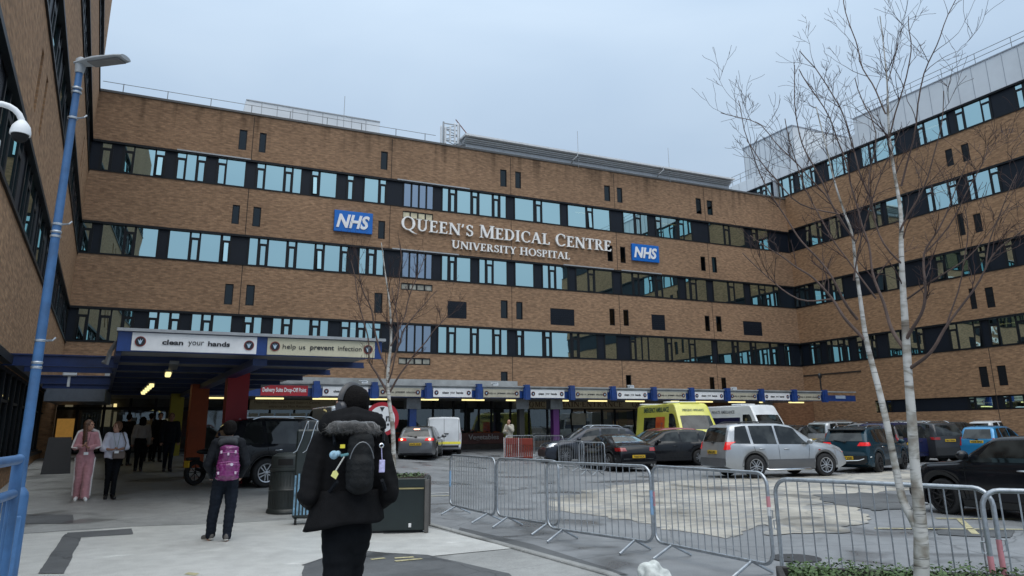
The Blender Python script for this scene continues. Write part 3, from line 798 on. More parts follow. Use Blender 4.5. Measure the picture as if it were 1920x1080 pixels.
mb.build('interior', M_room, lw.root)
def lband(z0, z1, x0, x1, seed, y=.14):
    r = random.Random(seed); x = x0; last = x0
    while x < x1-3.2:
        if x > last: MB().box(last, x, y-.03, y+.02, z0+.001, z1-.001).build('infill_panel', M_dark, lw.root)
        k = r.choice(['NWN', 'NFN', 'WNW', 'NWNF', 'FNWN']); P = []; c = x+.055
        for t in k:
            w = {'N': .52, 'F': .62, 'W': 1.25}[t]; P.append((t, c, c+w)); c += w+.11
        window_group(lw, P, z0, z1, y); last = c-.055; x = last+r.uniform(.8, 1.1)
    MB().box(last, x1, y-.03, y+.02, z0+.001, z1-.001).build('infill_panel', M_dark, lw.root)
for i, (a, b) in enumerate(ZL): lband(a, b, XN-1, XF, i+3)
hd = MB()
for a, b in ZL: hd.box(XN-1, XF, -.03, .09, b-.1, b+.02); hd.box(XN-1, XF, -.05, .09, a-.03, a+.06)
hd.box(XN-1, XF-7.5, -.16, .0, 3.05, 3.22); hd.box(XN-1, XF-7.5, -.08, .02, .87, .95)
hd.build('sill', M_frame, lw.root)
# ground floor glazing of the left wing with lights inside
gx = XN-1; i = 0
while gx < XF-8.8:
    f = MB(); p = MB(); f.box(gx, gx+.09, .03, .14, .95, 3.05); f.box(gx+.09, gx+1.3, .035, .14, .95, 1.02); f.box(gx+.09, gx+1.3, .035, .14, 2.97, 3.05)
    if i % 2: f.box(gx+.09, gx+1.3, .04, .14, 2.3, 2.36)
    o = f.build('shop_window', M_frame, lw.root)
    p.add([(gx+.09, .08, 1.02), (gx+1.3, .08, 1.02), (gx+1.3, .08, 2.97), (gx+.09, .08, 2.97)], [(0, 1, 2, 3)]); p.build('pane', M_glassd, o, fix=False)
    gx += 1.3; i += 1
tb = MB()
for k in range(6): tb.box(22+k*2.4, 23.4+k*2.4, .55, .62, 2.62, 2.66)
tb.build('strip_light', M_tubed, lw.root)
cpx = MB(); cpx.box(XF-7.5, XF-6.9, -.35, .0, 0.2, 3.2); cpx.build('pier', M_brick2, lw.root)
# ================================================================ serif lettering
GL = {}
def _arc(cx, cy, rx, ry, a0, a1, tx, tz, n=18):
    """ring piece; tx thickness at the sides, tz at top/bottom"""
    P = []
    for i in range(n+1):
        a = radians(a0 + (a1-a0)*i/n); k = abs(cos(a)); t = tz + (tx-tz)*k*k
        P.append(((cx + rx*cos(a), cy + ry*sin(a)), (cx + (rx-t)*cos(a), cy + (ry-t)*sin(a))))
    return [[P[i][0], P[i+1][0], P[i+1][1], P[i][1]] for i in range(n)]
def _r(x0, x1, y0, y1): return [[(x0, y0), (x1, y0), (x1, y1), (x0, y1)]]
def _stem(x, w=.16, y0=0, y1=1, s=3, e=.10):
    q = _r(x-w/2, x+w/2, y0, y1)
    if s & 1: q += _r(x-w/2-e, x+w/2+e, y0, y0+.05)
    if s & 2: q += _r(x-w/2-e, x+w/2+e, y1-.05, y1)
    return q
def _d(xa, ya, xb, yb, w): return [[(xa-w/2, ya), (xa+w/2, ya), (xb+w/2, yb), (xb-w/2, yb)]]
GL["E"] = (.66, _stem(.19) + _r(.19, .56, .91, 1) + _r(.51, .59, .78, 1) + _r(.19, .45, .46, .55) + _r(.42, .47, .41, .62) + _r(.19, .58, 0, .07) + _d(.57, 0, .61, .22, .06))
GL["U"] = (.84, _stem(.2, .16, .32, 1, 2) + _stem(.68, .08, .32, 1, 2, .09) + _arc(.42, .32, .30, .32, 180, 360, .15, .09))
GL["N"] = (.90, _stem(.16, .08, 0, 1, 3, .09) + _d(.16, 1, .76, 0, .2) + _stem(.76, .08, 0, 1, 2, .09))
GL["S"] = (.60, _arc(.29, .74, .23, .26, 20, 262, .13, .07) + _arc(.30, .27, .25, .27, -160, 90, .14, .08) + _d(.14, .62, .46, .38, .17) + _r(.46, .51, .72, .94) + _r(.05, .10, .06, .3))
GL["M"] = (1.02, _stem(.14, .07, 0, 1, 3, .08) + _d(.18, 1, .5, .08, .17) + _d(.84, 1, .5, .02, .07) + _stem(.86, .16, 0, 1, 3, .08))
GL["D"] = (.84, _stem(.19) + _arc(.33, .5, .45, .5, -90, 90, .16, .07) + _r(.19, .35, .93, 1) + _r(.19, .35, 0, .07))
GL["I"] = (.38, _stem(.19))
GL["C"] = (.80, _arc(.45, .5, .41, .52, 48, 312, .16, .07) + _r(.68, .73, .66, .95) + _r(.70, .74, .1, .2))
GL["A"] = (.84, _d(.40, 1, .10, 0, .07) + _d(.40, 1, .68, 0, .17) + _r(.22, .6, .33, .39) + _r(.0, .2, 0, .05) + _r(.55, .82, 0, .05))
GL["L"] = (.64, _stem(.19) + _r(.19, .56, 0, .07) + _d(.56, 0, .6, .24, .06))
GL["T"] = (.72, _stem(.36, .16, 0, 1, 1) + _r(.04, .68, .93, 1) + _r(.03, .08, .76, 1) + _r(.64, .69, .76, 1))
GL["R"] = (.78, _stem(.19) + _arc(.32, .74, .28, .26, -90, 90, .14, .06) + _r(.19, .34, .94, 1) + _r(.19, .34, .48, .54) + _d(.38, .5, .66, 0, .17) + _r(.58, .78, 0, .05))
GL["V"] = (.80, _d(.14, 1, .42, 0, .17) + _d(.70, 1, .42, .0, .07) + _r(.0, .28, .95, 1) + _r(.6, .8, .95, 1))
GL["Y"] = (.74, _d(.12, 1, .37, .45, .16) + _d(.64, 1, .37, .45, .07) + _stem(.37, .16, 0, .5, 1) + _r(-.02, .26, .95, 1) + _r(.54, .74, .95, 1))
GL["H"] = (.90, _stem(.19) + _stem(.71) + _r(.19, .71, .47, .54))
GL["O"] = (.92, _arc(.46, .5, .43, .52, 0, 360, .16, .07, 32))
GL["Q"] = (.92, _arc(.46, .5, .43, .52, 0, 360, .16, .07, 32) + _d(.50, .03, .80, -.20, .16) + _d(.8, -.2, .98, -.26, .1))
GL["P"] = (.68, _stem(.19) + _arc(.32, .72, .28, .28, -90, 90, .15, .06) + _r(.19, .34, .94, 1) + _r(.19, .34, .44, .5))
GL["'"] = (.28, _d(.15, 1.0, .08, .72, .11))
GL[" "] = (.34, [])
GL["."] = (.3, _r(.08, .22, .42, .56))
def serif_line(parent, text, x0, x1, zb, h, y, mat, big=(), depth=.06, kb=1.22, gap=.05, side=None):
    tot = 0; L_ = []
    for i, c in enumerate(text):
        k = kb if i in big else 1
        L_.append((c, tot, k)); tot += (GL[c][0] + gap)*k
    sc = (x1-x0)/tot
    for c, x, k in L_:
        if not GL[c][1]: continue
        b = MB(); e = 0
        for poly in GL[c][1]:
            e += .0009
            b.prism([(x0 + (x + p[0]*k)*sc, zb + p[1]*h*k) for p in poly], y-depth-e, y-e)
        o = b.build('letter', mat, parent)
M_letter = pm('letter_white', (.88, .88, .87), .4, var=.04, scale=2)
zA = main.at(770, 440)[1]; zT = main.at(800, 413)[1]
xa = main.sx(750, zA); xb = main.sx(1146, zA)
zl0 = main.at(1120, 468)[1]
ht = main.at(1030, 439.8)[1] - main.at(1030, 460)[1]
nm = thing('hospital_name_sign', "white raised serif letters reading QUEEN'S MEDICAL CENTRE UNIVERSITY HOSPITAL on the brick wall", 'sign', tuple(main.org + main.n*.03), TH)
zl1 = main.at(948, 456)[1]
serif_line(nm, "QUEEN'S MEDICAL CENTRE", xa, xb, main.at(1030, 460)[1], ht, 0, M_letter, big=(0, 8, 16), depth=.12, kb=1.12)
xa2 = main.sx(845, zA-1); xb2 = main.sx(1068, zA-1)
h2 = main.at(956, 463)[1] - main.at(956, 476.5)[1]
serif_line(nm, "UNIVERSITY HOSPITAL", xa2, xb2, main.at(956, 476.5)[1], h2, 0, M_letter, big=(0, 11), depth=.1, kb=1.08, gap=.03)
M_nhs = pm('sign_blue', (.003, .135, .52), .35, var=.04)
for (px0, px1, yt, yb, lab) in ((625.5, 697.5, 398, 437, 'larger blue NHS sign on the brick wall left of the hospital name'), (1183, 1233, 460, 491, 'smaller blue NHS sign on the brick wall right of the hospital name')):
    xm, ym = (px0+px1)/2, (yt+yb)/2
    x0, z = main.at(px0, ym); x1, _ = main.at(px1, ym); zt = main.at(xm, yt)[1]; zb = main.at(xm, yb)[1]
    w, h = x1-x0, zt-zb
    P_ = main.M @ V(((x0+x1)/2, -.12, (zt+zb)/2))
    t = thing('health_service_sign', lab, 'sign', tuple(P_), TH)
    b = MB(); b.bbox(-w/2, w/2, -.05, .1, -h/2, h/2, .01); b.build('board', M_nhs, t)
    txt('NHS', w*.80, h*.66, .03, M_white, 'lettering', t, Matrix.Translation((-.02, -.06, 0)), bold=.035, shear=.22)

# ================================================================ long canopy along the front of the building
TC = 36.5
lc = thing('long_entrance_canopy', 'long flat canopy with blue and white fascia running along the foot of the brick building', 'canopy', tuple(-m*TC), TH)
lcM = Matrix.Translation(-m*TC) @ Matrix.Rotation(TH, 4, 'Z')
class _F(Wall):
    def __init__(s, org, rz, root): s.root = root; s.M = Matrix.Translation(V(org)) @ Matrix.Rotation(rz, 4, 'Z'); s.I = s.M.inverted(); s.n = s.M.to_3x3() @ V((0, -1, 0)); s.org = V(org); s.lo, s.hi = -12, 60
lf = _F(-m*TC, TH, lc)
ZT_, ZB_ = 3.74, 3.17
xL, xR = -4.2, lf.sx(1604, 3.4)
b = MB(); b.box(xL, xR, -.10, .3, ZT_, ZT_+.07); b.box(xL, lf.sx(1545, 3.4), -.02, 5.4, ZT_-.18, ZT_-.002); b.box(xL+2, lf.sx(990, 3.6), 1.3, 5.3, ZT_+.07, ZT_+.42)
b.build('roof_deck', M_conc, lc)
b = MB(); b.box(xL, xR, .0, .12, ZB_, ZT_-.19); b.build('fascia', M_blue, lc)
b = MB(); b.box(xL, lf.sx(1545, 3.4), .13, 5.4, ZB_+.02, ZB_+.12)
b.build('soffit', M_soffit, lc)
SIGNS = [(605,690),(711,789),(812,884),(906,973.5),(994,1057.6),(1077.7,1138),(1156.7,1213),(1230.7,1285),(1301.7,1356),(1368,1418),(1433,1480),(1493,1538)]
POSTS = [591.5, 700, 801, 895.6, 985, 1069, 1146, 1222.7, 1293.3, 1360.7, 1424.3, 1486, 1543]
for px in POSTS:
    x = lf.sx(px, 3.45); b = MB(); b.box(x-.14, x+.14, -.30, -.001, ZB_-.08, ZT_+.14); b.box(x-.2, x+.2, -.24, -.16, ZB_-.06, ZT_-.05)
    b.build('bracket', M_blue, lc)
def emblem(M_, r, parent):
    e = MB(); e.lathe([(r, -.004), (r, .004)], 20, M_ @ Matrix.Rotation(pi/2, 4, 'X')); o = e.build('emblem', pm('emblem_red', (.25, .03, .02), .5), parent)
    e = MB(); e.lathe([(r*.84, -.008), (r*.84, .008)], 20, M_ @ Matrix.Rotation(pi/2, 4, 'X')); e.build('emblem_disc', pm('emblem_black', (.012, .012, .02), .5), o)
    e = MB(); e.prism([(-r*.5, r*.4), (-r*.15, -r*.5), (r*.1, -r*.5), (r*.45, r*.5), (r*.1, r*.1), (-r*.05, r*.55), (-r*.12, r*.1)], -.014, .0, M_); e.build('emblem_hand', pm('emblem_pale', (.45, .6, .75), .5), o)
M_ink = pm('sign_ink', (.02, .022, .03), .5)
M_tcream = pm('cream_board_worn', (.47, .45, .36), .5, var=.1, dirt=.25)
def slogan(kind, w, h, parent, y=-.0, k=1.0):
    def L_(s, x, ww, hh, bold, dz=0): txt(s, ww, hh, .006, M_ink, 'lettering', parent, Matrix.Translation((x, y-.008, dz)), bold=bold)
    if kind == 0:
        L_('clean', -w*.185, w*.165, h*.30, .03, .01*h); L_('your', 0, w*.125, h*.34, .0, -.05*h); L_('hands', w*.185, w*.18, h*.30, .03, .01*h)
    else:
        L_('help us', -w*.262, w*.205, h*.33, 0, -.02*h); L_('prevent', -w*.004, w*.222, h*.32, .02, -.03*h); L_('infection', w*.257, w*.225, h*.27, 0, .01*h)
nth = ['first', 'second', 'third', 'fourth', 'fifth', 'sixth']
cnt = [0, 0]
for i, (a, c) in enumerate(SIGNS):
    x0, x1 = lf.sx(a, 3.45), lf.sx(c, 3.45); k = i % 2; h = .43; w = x1-x0
    lab = ('%s white sign from the left on the long canopy, reading clean your hands' if k == 0 else '%s cream sign from the left on the long canopy, reading help us prevent infection') % nth[cnt[k]]; cnt[k] += 1
    t = thing('canopy_sign', lab, 'sign', tuple(lcM @ V(((x0+x1)/2, -.03, 3.42))), TH, 'slogan signs along the long canopy')
    b = MB(); b.box(-w/2, w/2, -.0, .028, -h/2, h/2); b.build('panel', M_white if k == 0 else M_tcream, t)
    slogan(k, w, h*.9, t)
    for sx in (-1, 1): emblem(Matrix.Translation((sx*(w/2-.17), -.012, 0)), .115, t)
x0, x1 = lf.sx(489, 3.45), lf.sx(577, 3.45); w = x1-x0
t = thing('drop_off_sign', 'red sign on the long canopy reading Delivery Suite Drop-Off Point', 'sign', tuple(lcM @ V(((x0+x1)/2, -.03, 3.43))), TH)
b = MB(); b.box(-w/2, w/2, 0, .028, -.24, .24); b.build('panel', pm('sign_red', (.42, .02, .03), .45, var=.05), t)
txt('Delivery Suite Drop-Off Point', w*.93, .26, .006, M_white, 'lettering', t, Matrix.Translation((0, -.008, 0)), bold=.025)
x0, x1 = lf.sx(1559, 3.45), lf.sx(1592, 3.45); w = .9
t = thing('canopy_end_sign', 'small pale plate on the blue right end of the long canopy', 'sign', tuple(lcM @ V(((x0+x1)/2, -.03, 3.44))), TH)
b = MB(); b.box(-w/2, w/2, 0, .028, -.1, .1); b.build('panel', pm('pale_blue', (.35, .45, .6), .5), t)
# tube lights under the front edge
TUB = [(132,160),(164,194),(388,420),(479,532),(586,635),(688,729),(784,822),(866,908),(949,989),(1042,1066),(1103,1138),(1173,1208),(1258,1273),(1305,1336),(1366,1397),(1424,1433),(1479,1507)]
tl = thing('canopy_tube_light', 'lit yellow fluorescent tube under the front edge of the long canopy', 'light', tuple(lcM @ V((0, .75, 3.12))), TH, 'tube lights under the long canopy')
tl['label'] = 'lit yellow fluorescent tube under the front edge of the long canopy'
TLpos = []
for a, c in TUB:
    xx0, xx1 = lf.sx(a, 3.1, y=.75), lf.sx(c, 3.1, y=.75)
    o = thing('canopy_tube_light', 'lit yellow fluorescent tube under the front edge of the long canopy', 'light', tuple(lcM @ V(((xx0+xx1)/2, .75, 3.13))), TH, 'tube lights under the long canopy')
    w = xx1-xx0
    b = MB(); b.box(-w/2-.03, w/2+.03, -.05, .05, .0, .06); b.build('housing', M_soffit, o)
    b = MB(); b.bbox(-w/2, w/2, -.045, .045, -.075, -.002, .015); b.build('tube', M_tube, o)
bpy.data.objects.remove(tl)
# columns
for px, w, mt, nme, hd_ in ((772, .36, M_blue, 'blue', 1), (1040, .36, pm('purple_paint', (.09, .02, .13), .5, var=.1), 'purple', 1), (976, .3, M_room, '', 1), (1437, .5, pm('pink_paint', (.16, .06, .07), .5), 'dusky pink', 1)):
    x = lf.sx(px, 2, y=.9); b = MB(); b.box(x-w/2, x+w/2, .7, 1.06, .3, 3.18)
    o = b.build('column', mt, lc)
    if nme: o['label'] = nme + ' square column under the long canopy'
    b = MB(); b.box(x-.38, x+.38, .62, 1.14, 2.62, 3.16); b.build('column_head', M_grey, o)
# light fittings and small camera standing on the canopy roof
for px in (683, 928, 1183, 1376):
    x = lf.sx(px, 3.9, y=.5); b = MB(); b.bbox(-.16, .16, -.12, .12, 0, .16, .02); b.box(-.3, .1, -.16, -.02, .16, .19)
    o = b.build('roof_floodlight', M_clad, None); o.location = lcM @ V((x, .5, ZT_+.068)); o.rotation_euler = (0, 0, TH)
    tag(o, 'small pale floodlight on the long canopy roof', 'floodlight', 'floodlights on the canopy roof')
x = lf.sx(1540, 3.9, y=.5)
sc_ = thing('speaker_pole', 'dark short pole with a round head standing on the right end of the long canopy', 'pole', tuple(lcM @ V((x, .5, ZT_+.06))), TH)
b = MB(); b.tube([(0, 0, 0), (0, 0, 1.0)], .05, 8); b.build('pole', M_black, sc_); b = MB(); b.ell((0, 0, 1.05), (.16, .12, .2)); b.build('head', M_black, sc_)

# ---- shop front under the canopy (t = 41.4)
sfT = 41.3
sf = thing('shop_front', 'dim glazed ground floor front of the hospital under the long canopy', 'shop front', tuple(-m*sfT), TH)
sF = _F(-m*sfT, TH, sf); sM = sF.M
GZ0 = .55
b = MB()
xr = sF.sx(1312, 2)
xw = sF.sx(455, 2)
b.box(xw, xr, -.15, .2, GZ0-.3, GZ0+.32); b.build('plinth', M_brick2, sf)
b = MB(); b.box(xr, XR-.05, .0, .25, 0, 3.9); b.build('brick_wall', brick_mat('brick_dark_brown', (.75, .62, .55)), sf)  # dark brown brick, its own colour
fr = MB(); px = 462
rq_ = random.Random(3); xs_l = []
x = xw
while x < xr:
    xs_l.append(x); x += rq_.choice([.95, 1.25, 1.5, .8])
for i, x in enumerate(xs_l):
    x2 = xs_l[i+1] if i+1 < len(xs_l) else xr
    f = MB(); p = MB(); zt = 2.72
    f.box(x, x+.1, -.03, .08, GZ0+.32, 3.3); f.box(x+.1, x2, -.02, .07, zt, zt+.09); f.box(x+.1, x2, -.02, .07, GZ0+.32, GZ0+.4)
    o = f.build('shop_window', M_frame, sf)
    p.add([(x+.1, .03, GZ0+.4), (x2, .03, GZ0+.4), (x2, .03, zt), (x+.1, .03, zt)], [(0, 1, 2, 3)]); p.build('pane', M_glassd, o, fix=False)
# behind the glass: pale blinds, posters, warm indoor light painted as coloured patches
M_blind = pm('blind', (.38, .36, .29), .8, var=.2, scale=3); M_warm = pm('warm_lit_patch', (.5, .36, .16), .8, var=.3)
M_inter = pm('interior_wall', (.10, .10, .095), .9, var=.3, scale=2)
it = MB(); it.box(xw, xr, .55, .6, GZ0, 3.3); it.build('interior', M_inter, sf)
def inner(px0, px1, y0, y1, mat, nme, yy=.35):
    xa, _ = sF.at(px0, (y0+y1)/2, y=yy); xb, _ = sF.at(px1, (y0+y1)/2, y=yy); zt = sF.at((px0+px1)/2, y0, y=yy)[1]; zb = sF.at((px0+px1)/2, y1, y=yy)[1]
    b = MB(); b.box(xa, xb, yy-.02, yy+.02, zb, zt); return b.build(nme, mat, sf)
for a, c in ((466,483),(487,512),(517,542),(546,572),(577,600)): inner(a, c, 775, 800, M_blind, 'blind', -.02-.03)
for a, c in ((824,830),(856,878),(898,922),(930,940),(960,970),(988,996),(1001,1012)): inner(a, c, 757, 812, pm('dim_blind', (.055, .062, .068), .8, var=.4, scale=4), 'blind')
inner(1072, 1098, 775, 797, M_blind, 'poster', -.06); 
for a, c, y0, y1 in ((1100,1103,776,784),(1062,1070,785,796),(1132,1138,772,786),(1150,1158,790,800),(1190,1215,790,830),(1030,1034,770,790)): inner(a, c, y0, y1, M_warm, 'warm_lit_patch')
for a, c, y0, y1 in ((1014,1024,770,835),(1110,1125,775,830),(1160,1175,770,800)): inner(a, c, y0, y1, pm('olive', (.10, .10, .05), .8), 'door_leaf')
# boards with names
M_board = pm('name_board', (.40, .33, .21), .6, var=.12, scale=3)
M_bink = pm('board_ink', (.10, .055, .03), .6)
def board(px0, px1, y0, y1, lab, lines, yy=-.12, inkm=None, serif=False):
    xa, _ = sF.at(px0, (y0+y1)/2, y=yy); xb, _ = sF.at(px1, (y0+y1)/2, y=yy); zt = sF.at((px0+px1)/2, y0, y=yy)[1]; zb = sF.at((px0+px1)/2, y1, y=yy)[1]
    w, h = xb-xa, zt-zb
    t = thing('name_board', lab, 'sign', tuple(sM @ V(((xa+xb)/2, yy, (zt+zb)/2))), TH)
    b = MB(); b.bbox(-w/2, w/2, -.03, .05, -h/2, h/2, .008); b.build('panel', M_board, t)
    return t, w, h
t, w, h = board(988, 1030, 750, 766, 'cream board with dark serif letters QMC left of the purple column', None)
serif_line(t, 'Q', -w*.42, -w*.2, -h*.32, h*.62, -.032, M_bink, depth=.01); serif_line(t, 'MC', -w*.16, w*.30, -h*.32, h*.62, -.032, M_bink, depth=.01)
t, w, h = board(1034, 1310, 750, 766, 'long cream board with serif letters MAIN ENTRANCE over the hospital doors', None)
k = w/(1310-1034)
serif_line(t, 'MAIN.ENTRANCE', -w*.46, -w*.46+.0+k*115, -h*.32, h*.62, -.032, M_bink, depth=.01, gap=.04)
serif_line(t, 'QMC', -w*.46+k*132, -w*.46+k*162, -h*.32, h*.62, -.032, M_bink, depth=.01, gap=.04)
t, w, h = board(468, 632, 750, 768, 'cream board reading Maternity Information and Support Centre entrance via Main Reception', None)
txt('Maternity Information and Support Centre', w*.74, h*.34, .006, M_bink, 'lettering', t, Matrix.Translation((-w*.08, -.035, h*.2)))
txt('entrance via Main Reception', w*.48, h*.34, .006, M_bink, 'lettering', t, Matrix.Translation((-w*.05, -.035, -h*.22)))
b = MB(); b.prism([(w*.34, -h*.26), (w*.41, -h*.26), (w*.41, -h*.36), (w*.45, -h*.2), (w*.41, -h*.05), (w*.41, -h*.15), (w*.34, -h*.15)], -.04, -.031); b.build('arrow', M_bink, t)
# vegetables hoarding with a low wall
vg = _F(-m*40.4, TH, None)
x0, x1 = vg.sx(742, 1.2), vg.sx(944, 1.2); zt = vg.at(900, 811)[1]; zb = vg.at(900, 832)[1]; xm = (x0+x1)/2; w = x1-x0
t = thing('vegetable_stall', 'produce stall with a dark board reading Vegetables in front of the shop windows', 'stall', tuple(vg.M @ V((xm, 0, 0))), TH)
b = MB(); b.box(-w/2, w/2, -.05, .05, zb, zt-.02); b.build('board', pm('veg_board', (.10, .035, .028), .6, var=.5, scale=1.5), t)
b = MB(); b.box(-w/2-.1, w/2+.2, -.12, .3, .3, zb-.01); b.build('base', pm('dark_timber', (.045, .035, .03), .7, var=.3), t)
b = MB(); b.box(-w/2, w/2, .06, .75, zt-.35, zt-.25); b.build('shelf', pm('dark_timber', (.045, .035, .03)), t)
xv = vg.sx(906, 1.2) - xm
txt('Vegetables', vg.sx(935, 1.2)-vg.sx(878, 1.2), .36, .02, pm('veg_ink', (.36, .33, .32), .6), 'lettering', t, Matrix.Translation((xv, -.07, (zt+zb)/2+.02)), bold=.02)
rv = random.Random(11)
cols = [pm('veg_orange', (.38, .09, .02), .6, var=.3), pm('veg_green', (.05, .08, .02), .6, var=.4), pm('veg_brown', (.10, .055, .03), .7, var=.4), pm('veg_red', (.22, .03, .02), .6, var=.3)]
nb = int(w/.55)
for i in range(nb):
    xx = -w/2 + (i+.5)*w/nb
    c = MB(); c.bbox(-.25, .25, -.02, .5, 0, .14, .01)
    q = c.build('crate', pm('crate_wood', (.14, .09, .05), .7, var=.3), None)
    q.location = t.location + (Matrix.Rotation(TH, 3, 'Z') @ V((xx, .12, zt-.248))); q.rotation_euler = (0, 0, TH)
    tag(q, 'shallow wooden crate of produce on the vegetable stall', 'crate', 'produce crates on the stall')
    f = MB()
    for j in range(16): f.ell((rv.uniform(-.2, .2), rv.uniform(.02, .44), .13+rv.uniform(0, .12)), rv.uniform(.055, .09), 7, 5)
    pr_ = f.build('produce', cols[0] if nb-4 < i < nb-1 else rv.choice(cols), q, smooth=60)

# ================================================================ near canopy over the pavement
SK = -.057
T0 = 17.0
def cp_(s, t, z): p = u*(s + SK*(t-T0)) - m*t; return V((p.x, p.y, z))
nc = thing('entrance_canopy', 'blue framed walkway canopy on coloured pillars leading to the entrance on the left', 'canopy', (0, 0, 0))
def sbox(b, s0, s1, t0, t1, z0, z1):
    vs = [cp_(s, t, z) for z in (z0, z1) for s, t in ((s0, t0), (s1, t0), (s1, t1), (s0, t1))]
    b.add(vs, [(0,3,2,1),(4,5,6,7),(0,1,5,4),(1,2,6,5),(2,3,7,6),(3,0,4,7)])
SL, SR = -.84, 4.64
b = MB(); sbox(b, SL+.1, SR, T0+.13, 37.0, 3.305, 3.56); b.build('roof_deck', M_soffit, nc)
b = MB(); sbox(b, SL-.03, SR+.06, T0-.1, T0+.3, 3.60, 3.66); b.build('coping', M_coping, nc)
b = MB(); sbox(b, SL, SR, T0, T0+.12, 3.20, 3.598); b.build('fascia', M_blue, nc)
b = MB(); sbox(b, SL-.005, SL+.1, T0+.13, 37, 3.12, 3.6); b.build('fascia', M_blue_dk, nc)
# roof stepping in at the right: soffit bays between cross beams
k = 0; t_ = 19.2
while t_ < 36.4:
    e = 5.05 - .06*(t_-T0)
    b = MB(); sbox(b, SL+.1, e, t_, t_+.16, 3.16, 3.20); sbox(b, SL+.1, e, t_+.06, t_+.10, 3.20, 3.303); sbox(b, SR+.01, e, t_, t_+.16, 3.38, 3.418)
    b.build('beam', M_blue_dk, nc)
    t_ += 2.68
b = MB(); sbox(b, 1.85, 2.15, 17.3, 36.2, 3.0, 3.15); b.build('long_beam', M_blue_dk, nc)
M_red = pm('red_pillar', (.30, .006, .014), .5, var=.12, scale=2); M_or = pm('orange_pillar', (.32, .055, .008), .55, var=.15, scale=2, dirt=.2); M_ye = pm('yellow_pillar', (.30, .25, .02), .55, var=.15, scale=2)
for s_, t1, w_, mt, nme in ((1.97+.2, 21.6, .55, M_red, 'red'), (1.28+.55, 27.3, .55, M_or, 'orange'), (.76+.95, 34.3, .5, M_ye, 'yellow')):
    b = MB(); sbox(b, s_-w_/2+.06, s_+w_/2+.06, t1, t1+.55, -.1, 3.14); o = b.build('pillar', mt, nc); o['label'] = nme + ' square pillar under the walkway canopy'
# notice on the yellow pillar
for i, (s_, t1) in enumerate(((1.02, 21.7), (.95, 24.4), (.92, 27.0), (.92, 28.3), (.92, 29.6), (.92, 31.0), (.92, 32.4))):
    if i == 1: continue
    p = cp_(s_-.55, t1, 3.08)
    o = thing('canopy_lamp', 'lit yellow batten lamp in the row under the walkway canopy', 'light', tuple(p), TH, 'lamps in a row under the walkway canopy')
    b = MB(); b.box(-.09, .09, -.62, .62, .015, .07); b.build('housing', M_soffit, o)
    b = MB(); b.bbox(-.07, .07, -.58, .58, -.05, .012, .02); b.build('tube', M_tube, o)
o = thing('canopy_lamp', 'unlit grey batten lamp nearest the front fascia of the walkway canopy', 'light', tuple(cp_(.45, 19.9, 3.12)), TH)
b = MB(); b.box(-.1, .1, -.9, .9, 0, .08); b.build('housing', M_grey, o)
# big slogan signs on the front fascia
nf = _F(-m*T0, TH, None)
for px0, px1, k, lab in ((247, 481, 0, 'large white sign on the walkway canopy reading clean your hands'), (501, 702, 1, 'large cream sign on the walkway canopy reading help us prevent infection')):
    x0, x1 = nf.sx(px0, 3.4), nf.sx(px1, 3.4); w = x1-x0; h = .365
    t = thing('canopy_sign', lab, 'sign', tuple(nf.M @ V(((x0+x1)/2, -.03, 3.40))), TH)
    b = MB(); b.box(-w/2, w/2, 0, .028, -h/2, h/2); b.build('panel', M_white if k == 0 else M_cream, t)
    if k == 0: slogan(0, w*1.0, h*.95, t)
    else:
        for s_, xx, ww, hh, bo, dz in (('help us', -.262, .205, .36, 0, -.03), ('prevent', -.004, .222, .34, .02, -.04), ('infection', .257, .225, .30, 0, .02)):
            txt(s_, w*ww, h*hh, .006, M_ink, 'lettering', t, Matrix.Translation((w*xx, -.008, dz*h)), bold=bo)
    for sx in (-1, 1): emblem(Matrix.Translation((sx*(w/2-.16), -.012, 0)), .105, t)
# link beams from the canopy to the left wing
lb = thing('link_canopy', 'open blue steel beams linking the walkway canopy to the left wing wall', 'beams', (0, 0, 0))
def lbeam(y_px, x_a, x_b, t, hgt=.22, name='beam', mat=None):
    f = _F(-m*t, TH, None); xa, z = f.at(x_a, y_px); xb, z2 = f.at(x_b, y_px)
    z = f.at((x_a+x_b)/2, y_px)[1]
    b = MB(); b.box(xa, xb, -.06, .06, z-hgt/2, z-hgt/2+.03, f.M); b.box(xa, xb, -.015, .015, z-hgt/2+.03, z+hgt/2-.03, f.M); b.box(xa, xb, -.06, .06, z+hgt/2-.03, z+hgt/2, f.M)
    return b.build(name, mat or M_blue_dk, lb)
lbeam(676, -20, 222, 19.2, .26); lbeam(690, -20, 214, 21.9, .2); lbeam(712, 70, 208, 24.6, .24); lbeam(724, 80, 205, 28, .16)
b = MB()
f = _F(-m*31, TH, None); xa, z = f.at(84, 733); xb, _ = f.at(198, 733); b.box(xa, xb, -.02, 4, z-.35, z+.1, f.M); b.build('roof_panel', pm('panel_grey', (.10, .12, .15), .4), lb)
b = MB(); f = _F(-m*17.2, TH, None); 
b.tube([nf.M @ V((SL-.02, .2, 3.4)), nf.M @ V((SL-.12, .25, 3.2)), nf.M @ V((SL-.16, .25, 2.95)), nf.M @ V((SL-.22, .3, 3.0))], .05, 6); b.build('drain_pipe', M_grey, lb)
fl_ = _F(-m*23, TH, None); xx, zz = fl_.at(131, 700)
b = MB(); b.bbox(-.16, .16, -.1, .1, -.07, .07, .02); b.box(-.03, .03, -.03, .03, -.35, -.07); o = b.build('floodlight', M_clad, lb); o.location = fl_.M @ V((xx, 0, zz)); o.rotation_euler = (0, 0, TH)
